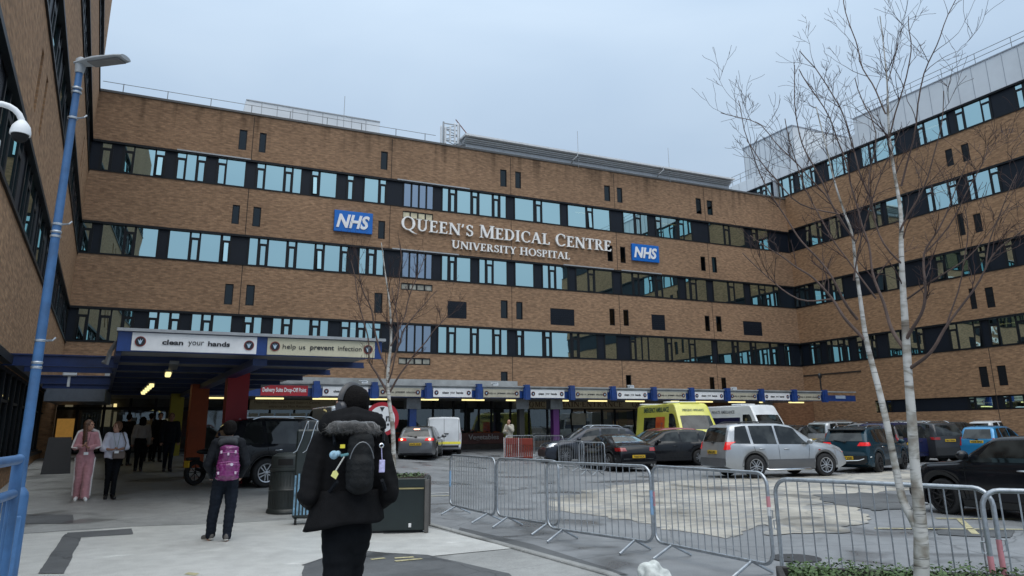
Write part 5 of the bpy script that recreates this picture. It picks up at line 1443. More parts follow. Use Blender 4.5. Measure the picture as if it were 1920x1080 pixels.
# black saloon right of the coupe, facing away right
S = hatch_spec(P_black, L=4.4, H=1.45, top=[(-2.2, .5), (-2.18, .85), (-2.05, .97), (-1.68, 1.30), (-1.45, 1.42), (-.7, 1.46), (.0, 1.44), (.35, 1.37), (1.1, .97), (1.2, .94), (1.85, .80), (2.1, .66), (2.2, .42)])
place_rear('black hatchback standing between the black coupe and the silver four-by-four', (1300, 873), (1380, 867), S, name='hatchback_car', turn=62)
# dark car behind the silver SUV
S = hatch_spec(P_black, L=4.5); place_at('black car whose roof shows in front of the yellow ambulance', (1290, 858), 190, S, name='hatchback_car')
# bronze-grey estate left rear of the teal crossover
S = suv_spec(P_brown, L=4.5, rails=(-1.7, .2, .58), tails=[(.74, .88, .9, 1.45)], tailwrap=.1)
place_car('bronze-grey tall estate car with upright red tail lights behind the teal crossover', (1650, 868), (1545, 864), S, 1, name='estate_car', lights='off')
# row further right
S = suv_spec(P_royal, L=4.4, H=1.62, rails=(-1.6, .1, .56), railmat=M_chrome); place_at('deep blue car with pale roof rails behind the teal crossover', (1700, 866), 25, S, name='crossover_car', rimmat=M_alloyd)
S = suv_spec(P_dgrey, L=4.3, bot=.2, rails=(-1.6, .1, .56), railmat=M_chrome, tails=[(.5, .84, .95, 1.06)], plate=.92); place_rear('dark grey crossover seen from behind, between the teal crossover and the blue hatchback', (1757, 868), (1818, 866), S, name='crossover_car', plate='MX17 BWA', extras=(spoiler,) if 'sp' in S else (), turn=-8)
S = hatch_spec(P_blue, L=3.9, W=1.70, H=1.53, top=[(-1.95, .5), (-1.94, .88), (-1.86, .99), (-1.62, 1.40), (-1.48, 1.49), (-.7, 1.53), (.0, 1.51), (.3, 1.43), (1.15, .99), (1.3, .92), (1.7, .80), (1.86, .66), (1.95, .42)],
    rwin=(.58, .99, 1.38, .50), tails=[(.60, .78, .70, 1.0, .62, .80)], plate=.86, ws=(1.1, .34, .62, .52))
place_rear('bright blue hatchback seen from behind with roof aerial, behind the black small car', (1806, 869), (1866, 866), S, name='hatchback_car', plate='YS08 BPZ', extras=(wiper,), turn=-80)
# black small three-door car in the right foreground (facing left)
S = hatch_spec(P_black, L=3.85, W=1.73, H=1.41, wb=2.50, fo=.78, R=.315, bot=.17, tum=.22,
    top=[(-1.92, .5), (-1.91, .85), (-1.84, .98), (-1.66, 1.30), (-1.52, 1.37), (-.6, 1.41), (.05, 1.39), (.18, 1.36), (.78, .99), (.86, .95), (1.45, .91), (1.72, .82), (1.86, .66), (1.925, .42)],
    belt=[(-1.92, .95), (-1, .93), (0, .92), (.8, .90), (1.4, .87), (1.9, .62)], wins=[(-1.5, -.62, -1.44, -.60, .03, .075), (-.50, .64, -.48, .16, .03, .075)], ws=(.74, .22, .64, .58), rwin=(.58, .98, 1.3, .52),
    gaps=[[(-.56, .9), (-.5, .5), (-.35, .3), (.62, .3), (.66, .88)]], handles=[(-.38, .82)], hmat=M_chrome, mirror=(.56, 1.03), heads=[(.5, .74, .60, .80)], archw=.075, clad=.28, spokes=10, rimR=.74)
h = radians(115); g = G(1780, 964)
def sunstrip(t, S, q):
    b = MB(); pts = [q['top_pt'](x, y, .02) for x, y in ((.26, .3), (.26, .55))]
    b.tube([p for p in pts], .02, 5); b.build('tax_disc', pm('green_disc', (.3, .6, .3), .4), t)
car('black three-door small car with dark spoked wheels at the right edge, facing left', 'car', put(g, h, S, S['L']/2-S['fo'], 1), h, S, name='small_car', group='cars in the car park', rimmat=M_alloyd)
# grey estate with brake lights on the road
S = hatch_spec(P_grey, L=4.6, W=1.79, H=1.46, wb=2.7, fo=.92, R=.33, tum=.38, top=[(-2.3, .5), (-2.28, .86), (-2.18, .98), (-1.88, 1.30), (-1.70, 1.39), (-.9, 1.45), (.0, 1.46), (.4, 1.38), (1.2, .97), (1.35, .92), (1.95, .78), (2.2, .64), (2.3, .42)],
    belt=[(-2.3, .94), (-1.3, .92), (0, .88), (1.2, .84), (2.2, .64)], wins=[(-1.85, -1.3, -1.6, -1.26), (-1.2, -.36, -1.18, -.34), (-.28, .95, -.26, .38)],
    ws=(1.14, .44, .66, .54), rwin=(.62, .99, 1.30, .50), tails=[(.40, .84, .80, .92, .44, .86)], tailwrap=.2, plate=.66, hlx=-1.86,
    gaps=[[(-.32, .32), (-.32, .88)], [(-1.25, .86), (-1.1, .62), (-.9, .32), (.7, .32), (.9, .86)]], mirror=(.84, .95), handles=[(-1.0, .8), (-.05, .78)])
place_rear('grey estate car braking with bright red lights on the access road', (742, 862), (814, 864), S, name='estate_car', plate='FN70 XUB', lights='brake', extras=(wiper,), turn=-20, group='vehicles on the access road')
# black SUV under the walkway canopy, seen from its right side
S = suv_spec(P_black, L=4.3, W=1.78, H=1.62, rails=(-1.6, .2, .56), railmat=M_chrome, R=.35, hmat=M_chrome, wb=2.56, fo=.86, clad=.42, tails=[(.62, .86, .90, 1.0)], tailwrap=.05)
h = heading((395, 905), (497, 916)) 
g = G(495, 915); h = radians(40)
car('black four-by-four with silver spoked wheels parked by the red pillar', 'car', put(g, h, S, S['L']/2-S['fo']-S['wb'], -1), h, S, name='estate_car', group='cars by the walkway canopy', lights='off')

# --- vans
def van(label, loc, rz, L_, W_, H_, wb, fo, R, pnt, name, cat, top, belt, wins, extras=(), fwin=None, tails=None, plate=None, lights='off', **k):
    S = dict(L=L_, W=W_, H=H_, wb=wb, fo=fo, R=R, paint=pnt, bot=.24, tum=.10, ke=.06, ne=8, top=top, belt=belt, wins=wins, ws=k.pop('ws', (None,)*4), rs=(None,)*4, tails=tails or [], gaps=k.pop('gaps', []), handles=[], mirror=k.pop('mirror', None), mmat=M_trim, heads=k.pop('heads', []), spokes=8, rimR=.55)
    S.update(k)
    return car(label, cat, loc, rz, S, name=name, group='vehicles on the access road', plate=plate, lights=lights, extras=extras)
tv = [(-2.19, .5), (-2.185, 1.62), (-2.12, 1.77), (-1.9, 1.81), (.3, 1.83), (.55, 1.76), (1.25, 1.16), (1.4, 1.08), (1.95, .93), (2.12, .75), (2.19, .45)]
def vandoors(t, S, q):
    g = MB(); n = 10
    g.grid([[q['end_pt'](y, .45+(1.72-.45)*i/n, -1, .006) for y in (-.008, .008)] for i in range(n+1)])
    for y in (-.72, .72): g.grid([[q['end_pt'](y+d, .45+(1.66-.45)*i/n, -1, .006) for d in (-.006, .006)] for i in range(n+1)])
    g.build('door_gap', M_seamc, t)
    b = MB(); b.grid(q['patch_end'](-.82, .82, .50, .62, -1, .012, 10, 2)); b.build('yellow_band', pm('band_yellow', (.8, .72, .08), .4, emit=.12), t)
    b = MB(); p = q['end_pt'](-.12, 1.0, -1, .02); b.cbox(p, (.03, .2, .05)); b.build('door_handle', M_trim, t)
a = G(872, 848); hh = heading((858, 846), (810, 838)); g = G(838, 846)
h = radians(90+8); 
van('white panel van with closed rear doors beside the grey estate car', (g.x-.1, g.y-1.9, gz(g.x, g.y-1.9)), h, 4.38, 1.81, 1.83, 2.73, .88, .32, P_white, 'panel_van', 'van', tv, [(-2.2, 1.15), (1.2, 1.10), (2.1, .8)], [(.15, 1.15, .15, .62, .02, .10)], extras=(vandoors,), tails=[(.80, .88, .72, 1.05)], bumper=.45, mirror=(.95, 1.2))
P_amb = paint('paint_ambulance', (.64, .63, .09), .35)
ta = [(-3.0, .5), (-2.98, 2.42), (-2.9, 2.55), (1.35, 2.58), (1.55, 2.50), (2.02, 1.70), (2.28, 1.22), (2.40, 1.10), (2.78, .95), (2.95, .75), (3.0, .45)]
def amb(t, S, q):
    s = -1
    def side(x0, x1, z0, z1, mat, nme, lab=None):
        o = MB().grid(q['patch_side'](lambda a_, b_: (x0+(x1-x0)*a_, z0+(z1-z0)*b_), s, .012, 8, 3)).build(nme, mat, t); return o
    side(-1.9, -.45, 1.0, 1.92, M_cg, 'side_window'); side(-.45, .55, 1.1, 1.94, pm('amb_orange', (.55, .10, .02), .4), 'orange_panel')
    side(-.35, .0, 1.2, 1.90, pm('amb_red', (.5, .02, .02), .4), 'red_panel'); side(.1, .35, 1.3, 1.88, pm('amb_blue', (.08, .2, .4), .4), 'crest_panel')
    Mt = Matrix.Translation((-.75, -S['W']/2-.0, 2.28))
    p = q['side_pt'](-.75, 2.28, s, .012)
    txt('EMERGENCY AMBULANCE', 2.9, .24, .006, pm('amb_ink', (.02, .07, .05), .5), 'lettering', t, Matrix.Translation((-.5, p.y+.006, 2.28)) @ Matrix.Rotation(radians(-5.5), 4, 'X'), bold=.02)
    b = MB(); b.bbox(.2, .6, -.8, .8, 2.57, 2.66, .03); o = b.build('light_bar', pm('bar_white', (.6, .62, .65), .3), t)
    b = MB(); b.bbox(-2.7, -2.4, -.8, .8, 2.56, 2.64, .03); b.build('light_bar', pm('bar_white', (.6, .62, .65), .3), t)
    fo_ = q['top_pt'](1.72, 0, .015)
    b = MB(); b.bbox(1.25, 1.5, -.5, .5, 2.50, 2.6, .02); b.build('roof_ledge', P_amb, t)
    n_ = V((cos(radians(32)), 0, sin(radians(32))))
    txt('EMERGENCY AMBULANCE', 1.1, .12, .006, pm('amb_ink', (.02, .07, .05)), 'lettering', t, Matrix.Translation(fo_) @ Matrix.Rotation(pi/2, 4, 'Z') @ Matrix.Rotation(radians(-31), 4, 'X'))
p = onplane(1262, 757, (0, 0, 2.65), V((0, 0, 1)))
fA = _F(-m*30.5, TH, None)
p = fA.M @ V((fA.sx(1268, 2.6, y=0), 0, 0))
van('yellow emergency ambulance parked behind the cars, nose to the right', (p.x, p.y, gz(p.x, p.y)), radians(-76), 6.0, 2.05, 2.6, 3.6, .98, .35, P_amb, 'ambulance', 'ambulance', ta, [(-3, 1.3), (1.4, 1.28), (2.3, 1.15), (2.9, .85)], [(1.0, 2.05, 1.0, 1.70, .02, .5)], extras=(amb,), fwin=None, ws=(2.22, 1.86, .82, .76), mirror=(1.95, 1.35))
def amb2(t, S, q):
    p = q['side_pt'](-.6, 2.15, -1, .012)
    txt('PRIVATE AMBULANCE', 1.9, .17, .006, pm('amb_ink2', (.12, .13, .15), .5), 'lettering', t, Matrix.Translation((-.6, p.y+.006, 2.15)) @ Matrix.Rotation(radians(-5.5), 4, 'X'), bold=.01)
    MB().grid(q['patch_side'](lambda a_, b_: (-2.6+3.4*a_, 1.35+.5*b_), -1, .012, 10, 3)).build('side_window', pm('dark_blue_film', (.01, .012, .05), .15, coat=1), t)
    b = MB(); b.bbox(-.3, .5, -.5, .5, 2.5, 2.58, .03); b.build('roof_vent', P_white, t)
tb_ = [(x, min(z, 2.5)) for x, z in ta]
fB = _F(-m*32.5, TH, None); p = fB.M @ V((fB.sx(1392, 2.5, y=0), 0, 0))
van('white high-roofed private ambulance right of the yellow one', (p.x, p.y, gz(p.x, p.y)), radians(-66), 6.0, 2.0, 2.5, 3.6, .98, .35, P_white, 'ambulance', 'ambulance', tb_, [(-3, 1.3), (1.4, 1.28), (2.3, 1.15), (2.9, .85)], [(1.0, 2.05, 1.0, 1.70, .02, .5)], extras=(amb2,), ws=(2.22, 1.86, .82, .76), mirror=(1.95, 1.35))
# silver van behind the man with the fur hood
fC = _F(-m*26.5, TH, None); p = fC.M @ V((fC.sx(636, 1.6, y=0), 0, 0))
van('silver grey high van behind the man with the fur hood', (p.x, p.y, gz(p.x, p.y)), radians(115), 5.2, 1.95, 2.1, 3.1, .95, .34, P_silver, 'panel_van', 'van', [(-2.6, .5), (-2.58, 1.9), (-2.45, 2.08), (.8, 2.1), (1.1, 1.98), (1.75, 1.25), (1.95, 1.12), (2.35, .95), (2.52, .75), (2.6, .45)], [(-2.6, 1.2), (1.5, 1.15), (2.5, .85)], [(.5, 1.6, .5, 1.15, .02, .12)], tails=[(.84, .94, .8, 1.3)], rwin=(.7, 1.2, 1.8, .62))
# simple far row: roofs seen between the near cars
FAR = [((1455, 851), 205, P_dgrey, 'dark grey hatchback in the far row right of the white ambulance', 'h'), ((1500, 852), 205, P_black, 'black hatchback in the far row near the brick wall', 'h'),
       ((1590, 853), 25, P_silver, 'silver estate roof showing behind the bronze-grey estate', 's'), ((1735, 850), 25, P_white, 'white crossover roof in the far row behind the deep blue car', 's'), ((1800, 852), 25, P_dgrey, 'grey crossover roof in the far row left of the blue hatchback', 's'),
       ((1885, 845), 25, P_white, 'white estate car behind the blue hatchback at the right edge', 's')]
for px, hd_, pt, lab, ty in FAR:
    S = hatch_spec(pt) if ty == 'h' else suv_spec(pt, H=1.65, rails=(-1.6, .1, .56), railmat=M_chrome, R=.34)
    place_at(lab, px, hd_, S, name='hatchback_car' if ty == 'h' else 'crossover_car')
# ================================================================ people
def blob(mb, name, mat, parent, vox=.01, sm_=4, fold=0, fs=6, extra=None, stretch=(1, 1, 1)):
    me = mb.mesh('t'); o = bpy.data.objects.new('t', me); COL.objects.link(o)
    r = o.modifiers.new('r', 'REMESH'); r.mode = 'VOXEL'; r.voxel_size = vox
    if sm_: q = o.modifiers.new('s', 'SMOOTH'); q.factor = .5; q.iterations = sm_
    dg = bpy.context.evaluated_depsgraph_get(); m2 = bpy.data.meshes.new_from_object(o.evaluated_get(dg)); bpy.data.objects.remove(o)
    if fold:
        nn = [v.normal.copy() for v in m2.vertices]
        for v, n in zip(m2.vertices, nn):
            p = V((v.co.x*stretch[0], v.co.y*stretch[1], v.co.z*stretch[2]))*fs
            k = noise.noise(p) + .6*noise.noise(p*2.3 + V((5, 3, 1))); k = k - abs(noise.noise(p*1.1+V((9, 2, 4))))*.8
            v.co += n*k*fold
    m2.name = name; m2.materials.clear(); m2.materials.append(mat); m2.shade_smooth()
    q = bpy.data.objects.new(name, m2); COL.objects.link(q); q.parent = parent
    return q
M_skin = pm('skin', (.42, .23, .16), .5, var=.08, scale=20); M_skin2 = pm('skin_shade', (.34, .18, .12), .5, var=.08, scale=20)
M_hairb = pm('hair_brown', (.10, .05, .028), .5, var=.35, scale=60); M_hairk = pm('hair_black', (.006, .005, .005), .8, var=.5, scale=60, spec=.12, bump=.5, bscale=120); M_haira = pm('hair_auburn', (.13, .06, .03), .5, var=.35, scale=60)
M_coat = pm('coat_black', (.009, .009, .010), .85, var=.3, scale=9, bump=.25, bscale=160, spec=.1); M_coat2 = pm('jacket_black', (.010, .012, .016), .75, var=.3, scale=9, spec=.15, bump=.3, bscale=90)
M_trk = pm('trousers_black', (.007, .008, .010), .85, spec=.1, var=.25, scale=9); M_trn = pm('trousers_navy', (.012, .016, .024), .8, spec=.1, var=.25, scale=9, bump=.2, bscale=90)
M_eye = pm('eye_dark', (.02, .015, .012), .2, var=0); M_lip = pm('lips', (.30, .09, .08), .4, var=0)
M_shoe = pm('shoe_dark', (.03, .03, .033), .6); M_sole = pm('shoe_sole', (.55, .54, .50), .6)

def hand_into(b, w, d, side, curl=.35, k=1.0):
    """palm and five fingers from wrist w along direction d (unit)"""
    d = V(d).normalized(); up = V((0, 0, 1)) if abs(d.z) < .8 else V((0, 1, 0))
    lat = d.cross(up).normalized(); nrm = lat.cross(d).normalized()
    p = V(w) + d*.045*k
    b.ell(V(w) + d*.02*k, (.024*k, .024*k, .024*k), 8, 6)
    for q in (-.022, -.007, .007, .022): b.ell(p + lat*q*k, (.016*k, .016*k, .016*k), 8, 6); b.ell(p + lat*q*k + d*.02*k, (.0145*k,)*3, 8, 6)
    for i, ln in enumerate((.062, .072, .068, .054)):
        o = p + lat*(-.027+.018*i)*k + d*.03*k; a = o; dd = d
        for s in range(3):
            dd = (dd - nrm*curl*side*0 + V((0, 0, -1))*0 + nrm*curl).normalized(); e = a + dd*ln*k*(.42, .32, .26)[s]
            for t in range(4): b.ell(a.lerp(e, t/3), ((.0088-.0008*s)*k,)*3, 7, 5)
            a = e
    o = V(w) + d*.03*k + lat*(-.028*k); a = o; dd = (d*.6 - lat*.8).normalized()
    for s in range(2):
        e = a + dd*.032*k
        for t in range(4): b.ell(a.lerp(e, t/3), ((.0105-.001*s)*k,)*3, 7, 5)
        a = e; dd = (dd + d*.5 + nrm*.3).normalized()

def head_into(b, c, yaw, k=1.0, face=True):
    """c: head centre. face looks along +y rotated by yaw"""
    R = Matrix.Translation(c) @ Matrix.Rotation(yaw, 4, 'Z') @ Matrix.Scale(k, 4)
    b.ell((0, -.012, .022), (.074, .092, .090), 18, 12, R); b.ell((0, .022, -.045), (.058, .066, .072), 14, 10, R); b.ell((0, .048, -.088), (.030, .030, .024), 10, 8, R)
    if face:
        for i in range(5): t = i/4; b.ell((0, .082+.024*t, .012-.042*t), (.008+.006*t, .010, .010+.003*t), 8, 6, R)
        b.ell((0, .078, .030), (.05, .016, .010), 10, 6, R)
        for s in (-1, 1): b.ell((s*.03, .068, -.02), (.022, .018, .022), 8, 6, R); b.ell((s*.074, -.008, -.008), (.010, .020, .030), 8, 6, R)
        b.ell((0, .083, -.060), (.024, .012, .010), 8, 6, R)
    return R

def person(label, loc, rz, H, J, top, legs, hair=None, hairmat=None, vox=.011, skin=None, face_yaw=0, shoes=None, hand_dirs=None, curl=.4, group='people near the entrance', name='person', extras=()):
    """J joints in metres for this height, facing +y"""
    t = thing(name, label, 'person', loc, rz, group)
    skin = skin or M_skin; S = H/1.75
    hc, nb = V(J['head']), V(J['neck'])
    b = MB(); b.cap(nb + V((0, 0, -.04)), hc + V((0, -.01, -.05)), .055*S, .05*S)
    pel, ch = V(J['pelvis']), V(J['chest'])
    b.cap(pel, ch, .125*S, .125*S, 1.05, .75)
    for i, s in ((0, -1), (1, 1)):
        sh, el, wr = V(J['sh'][i]), V(J['el'][i]), V(J['wr'][i]); hp, kn, an = V(J['hip'][i]), V(J['kn'][i]), V(J['an'][i])
        b.cap(ch + V((0, 0, .03)), sh, .07*S, .055*S); b.cap(sh, el, .048*S, .038*S); b.cap(el, wr, .038*S, .027*S)
        d = V(hand_dirs[i]) if hand_dirs else (wr-el)
        hand_into(b, wr, d, s, curl, S*1.0)
        b.cap(hp, kn, .085*S, .055*S); b.cap(kn, an, .052*S, .036*S)
        f = V(J['toe'][i]); b.cap(an + V((0, -.02, -.045*S)), an + (f-an)*.9 + V((0, 0, 0)), .036*S, .026*S)
    head_into(b, hc, face_yaw, S*1.08)
    body = blob(b, 'body', skin, t, min(vox, .0095), 2)
    R = Matrix.Translation(hc) @ Matrix.Rotation(face_yaw, 4, 'Z') @ Matrix.Scale(S*1.08, 4)
    e = MB()
    for s in (-1, 1): e.ell((s*.030, .087, .006), (.011, .006, .006), 8, 6, R)
    e.build('eyes', M_eye, body); e = MB(); e.ell((0, .093, -.060), (.022, .004, .006), 8, 6, R); e.build('mouth', M_lip, body)
    e = MB()
    for s in (-1, 1): e.tube([R @ V((s*.044, .083, .026)), R @ V((s*.03, .091, .031)), R @ V((s*.016, .091, .028))], .004, 5)
    e.build('eyebrows', hairmat or M_hairb, body)
    # top garment
    tm, sleeve, hem, ease = top['mat'], top.get('sleeve', 1), top['hem'], top.get('ease', .02)
    b = MB()
    w = top.get('w', 1.12); g = ease
    mid = pel.lerp(ch, .5)
    b.cap(ch + V((0, 0, -.02)), mid, .135*S+g, .128*S+g, w, .80); b.cap(mid, V((pel.x, pel.y, hem+.1)), .128*S+g, .135*S+g+top.get('flare', .0), w, .82)
    hb = .135*S+g+top.get('flare', 0)
    b.lathe([(hb*.98, hem), (hb, hem+.05), (hb*.98, hem+.14)], 20, Matrix.Translation((pel.x, pel.y, 0)) @ Matrix.Diagonal((w, .84, 1, 1)))
    b.ell(nb + V((0, 0, -.035)), (.075+g*.5, .07+g*.5, .045), 12, 8)
    for i in (0, 1):
        sh, el, wr = V(J['sh'][i]), V(J['el'][i]), V(J['wr'][i])
        b.cap(ch + V((0, 0, .06)), sh, .085*S+g*.6, .062*S+g*.8); b.cap(sh, el, .060*S+g*.9, .050*S+g*.9)
        if sleeve >= 1: b.cap(el, wr.lerp(el, .06), .050*S+g*.8, .036*S+g*.7)
        elif sleeve > .5: b.cap(el, el.lerp(wr, .25), .050*S+g*.8, .046*S+g*.7)
    tp = blob(b, top.get('name', 'top'), tm, t, vox, 3, top.get('fold', .007), top.get('fs', 7), stretch=(1, 1, .7))
    # trousers
    b = MB(); lg = legs.get('ease', .012)
    b.cap(V((pel.x, pel.y, pel.z+.05)), V((pel.x, pel.y, pel.z-.05*S)), .125*S+lg, .13*S+lg, 1.1, .82)
    for i in (0, 1):
        hp, kn, an = V(J['hip'][i]), V(J['kn'][i]), V(J['an'][i])
        b.cap(hp, kn, .095*S+lg, .064*S+lg+legs.get('wide', 0)*.5); b.cap(kn, an + V((0, 0, .01)), .062*S+lg+legs.get('wide', 0)*.6, .046*S+lg+legs.get('wide', 0))
    blob(b, 'trousers', legs['mat'], t, vox, 3, legs.get('fold', .006), 9, stretch=(1, 1, .45))
    # shoes
    for i in (0, 1):
        an, f = V(J['an'][i]), V(J['toe'][i]); b = MB(); so = MB()
        dv = (f-an); dv.z = 0; dv.normalize(); z0 = min(an.z, f.z) - .045*S
        for k in range(7):
            q = k/6; p = an - dv*.05*S + dv*q*.25*S; r = .045*S*(1-.25*abs(q-.6)); p.z = an.z*(1-q)+f.z*q - .01
            b.ell((p.x, p.y, p.z), (r, r, (.055 if q < .35 else .038)*S), 10, 8); so.ell((p.x, p.y, p.z-.032*S), (r*1.06, r*1.06, .014*S), 10, 6)
        s_ = blob(b, 'shoe', (shoes or M_shoe), t, .009, 2); blob(so, 'sole', legs.get('sole', M_sole), s_, .009, 1)
    # hair
    if hair:
        b = MB(); hm = hairmat or M_hairb
        if hair != 'bald':
            b.ell((0, -.022, .030), (.084, .096, .094), 18, 12, R)
            if hair in ('long', 'longback'):
                for s in (-1, 1):
                    for k in range(9): q = k/8; b.ell((s*(.070-.0*q), -.035+.03*q*(hair == 'long'), .03-.40*q), (.034, .05+.01*q, .05), 10, 8, R)
                for k in range(9): q = k/8; b.ell((0, -.07, .02-.42*q), (.075-.01*q, .04, .06), 10, 8, R)
            if hair == 'tied':
                b.ell((0, -.10, .0), (.045, .045, .055), 10, 8, R); b.ell((0, -.06, -.04), (.06, .05, .05), 10, 8, R)
                for s in (-1, 1): b.ell((s*.075, .01, .0), (.018, .03, .06), 8, 6, R)
            if hair == 'beanie':
                b.ell((0, -.01, .045), (.092, .105, .090), 18, 12, R); b.ell((0, -.035, -.02), (.086, .078, .07), 14, 10, R); b.lathe([(.094, -.012), (.096, .03), (.09, .05)], 20, R @ Matrix.Diagonal((1, 1.12, 1, 1)))
            if hair == 'short': b.ell((0, -.045, -.02), (.078, .062, .07), 12, 8, R)
            blob(b, 'hat' if hair == 'beanie' else 'hair', hm, t, .009, 2, .004, 22, stretch=(1.5, 1.5, .4))
    for f in extras: f(t, J, S, R)
    return t
def joints(H, lean=0, sep=.09, step=(0, 0), arms=None, shw=None):
    S = H/1.75; shw = shw or .175*S
    J = dict(head=(0, .03*S, 1.635*S), neck=(0, .0, 1.50*S), chest=(0, 0, 1.33*S), pelvis=(0, 0, .98*S),
             sh=[(-shw, 0, 1.43*S), (shw, 0, 1.43*S)], hip=[(-.085*S, 0, .93*S), (.085*S, 0, .93*S)],
             kn=[(-sep, step[0]*.55+.03, .50*S), (sep, step[1]*.55+.03, .50*S)], an=[(-sep, step[0], .085*S), (sep, step[1], .085*S)],
             toe=[(-sep-.02, step[0]+.16, .05*S), (sep+.02, step[1]+.16, .05*S)])
    arms = arms or [((-.24*S, -.02, 1.13*S), (-.24*S, .10, .88*S)), ((.24*S, -.02, 1.13*S), (.24*S, .10, .88*S))]
    J['el'] = [arms[0][0], arms[1][0]]; J['wr'] = [arms[0][1], arms[1][1]]
    return J
def face_cam(p, off=0): return atan2(-p.y, -p.x) - pi/2 + radians(off)      # local +y towards the camera
def face_away(p, off=0): return atan2(p.y, p.x) - pi/2 + radians(off)

# ---- near man in the fur-trimmed coat (seen from behind)
rr_ = 5.0
pm_ = AT(658, 800, rr_); pm_.z = 0
Hn = 1.86
J = joints(Hn, sep=.08, step=(-.22, .16), arms=[((-.245, -.05, 1.22), (-.175, .13, 1.11)), ((.245, -.05, 1.22), (.175, .13, 1.11))], shw=.18)
J['an'][0] = (-.06, -.34, .16); J['toe'][0] = (-.06, -.25, .06); J['kn'][0] = (-.05, -.04, .53); J['kn'][1] = (.02, .12, .55); J['hip'] = [(-.05, 0, .98), (.05, 0, .98)]
J['head'] = (.0, .045, 1.745); J['neck'] = (0, .0, 1.60); J['sh'] = [(-.165, 0, 1.525), (.165, 0, 1.525)]; J['chest'] = (0, 0, 1.42)
def man_extras(t, J, S, R):
    # headphones
    b = MB(); pts = [R @ V((.098*cos(a), -.012, .018+.112*sin(a))) for a in [radians(10+160*k/14) for k in range(15)]]
    b.tube(pts, .011, 6, flat=1.8); o = b.build('headphone_band', pm('headphone', (.028, .028, .032), .4), t, smooth=50)
    for s in (-1, 1):
        e = MB(); e.lathe([(.030, -.014), (.036, -.006), (.036, .012), (.026, .024)], 16, R @ Matrix.Translation((s*.082, -.012, -.004)) @ Matrix.Rotation(s*pi/2, 4, 'Y')); e.build('ear_cup', pm('headphone_cup', (.045, .045, .052), .35), t, smooth=50)
    # hood lying on the back and shoulders
    b = MB()
    for k in range(11):
        a = radians(-75 + 150*k/10); b.ell((.120*sin(a), .035-.10*cos(a), 1.60-.02*cos(a)), (.052, .055, .055), 10, 8)
    for k in range(9):
        q = k/8-.5; b.ell((q*.31, -.155+abs(q)*.16, 1.645-abs(q)*.03), (.06, .05, .06), 10, 8); b.ell((q*.28, -.10+abs(q)*.08, 1.69-abs(q)*.07), (.055, .06, .06), 10, 8)
    blob(b, 'hood', M_coat, t, .011, 3, .006, 9)
    b = MB(); rf_ = random.Random(2)
    core = [V((q*.225*2/1, -.155+q*q*.42, 1.585 + .045*q + .02*cos(q*7) - .0*q)) for q in [(-.5+k/16)*2*.5*2 for k in range(17)]]
    core = []
    for k in range(19):
        q = -1 + 2*k/18; core.append(V((.180*q, -.215+.17*q*q, 1.622-.006*q - .012*q*q)))
    for p in core: b.ell(p, (.034, .034, .038), 8, 6)
    fb = blob(b, 'fur_trim', pm('fur_grey', (.045, .043, .042), .9, var=.6, scale=35, sheen=.6), t, .011, 1, .010, 22)
    h_ = MB()
    for k in range(2600):
        i = rf_.random()*18; a = int(min(17, i)); p = core[a].lerp(core[a+1], i-a); d = V((rf_.gauss(0, 1), rf_.gauss(-.3, 1), rf_.gauss(-.25, 1))).normalized()
        s0 = p + d*.022; s1 = p + d*rf_.uniform(.036, .060) + V((rf_.uniform(-.01, .01), 0, -.010)); sd = d.orthogonal().normalized()*.0014
        h_.add([s0-sd, s0+sd, s1], [(0, 1, 2)])
    h_.build('fur_hairs', pm('fur_hair', (.12, .115, .11), .8, var=.6, scale=30), fb, fix=False)
    # backpack with straps
    b = MB()
    for k in range(9): z = 1.27 + .034*k; b.ell((.045, -.20, z), (.092-.002*abs(k-3), .075-.004*abs(k-3), .05), 14, 8)
    for k in range(4): b.ell((.045, -.245, 1.30+.035*k), (.072, .05, .05), 12, 8)
    bp = blob(b, 'backpack', pm('backpack_black', (.011, .012, .013), .7, spec=.2, var=.35, scale=14, bump=.3, bscale=70), t, .009, 2, .006, 11)
    st = MB()
    for s in (-.11, .19):
        st.tube([(s, -.15, 1.52), (s*1.05, -.06, 1.60), (s*1.05, .04, 1.585)], .022, 6, flat=.4); st.tube([(s*.9+.01, -.20, 1.30), (s*1.12, -.12, 1.24), (s*1.2, .0, 1.22)], .012, 5)
    st.build('strap', M_coat2, bp)
    z_ = MB(); z_.tube([(.045+.076*cos(a), -.262-.02*sin(a), 1.38+.15*sin(a)) for a in [radians(20+140*k/10) for k in range(11)]], .003, 4); z_.build('zip', M_grey, bp)
    # charm: blue and white plush, yellow tag, and an identity card
    ch = MB(); ch.ell((-.115, -.20, 1.455), (.028, .024, .026), 10, 8); ch.ell((-.092, -.20, 1.462), (.02, .02, .018), 8, 6); k1 = ch.build('charm', pm('charm_blue', (.30, .48, .60), .7, var=.5, scale=30), bp, smooth=60)
    ch = MB(); ch.tube([(-.075, -.21, 1.45), (-.045, -.22, 1.455), (-.02, -.22, 1.46)], .009, 6); ch.build('charm_tail', pm('charm_green', (.10, .25, .28), .6), k1)
    ch = MB(); ch.tube([(-.055, -.225, 1.445), (-.105, -.225, 1.36)], .0045, 5); ch.build('charm_stick', M_sole, k1)
    ch = MB(); ch.prism([(-.13, 1.335), (-.10, 1.315), (-.085, 1.345), (-.10, 1.368), (-.118, 1.362)], -.230, -.220); ch.build('tag', pm('tag_yellow', (.70, .68, .25), .5), k1)
    ch = MB(); ch.cbox((-.068, -.215, 1.505), (.028, .02, .022)); ch.build('clip', pm('clip_yellow', (.7, .6, .05), .5), k1)
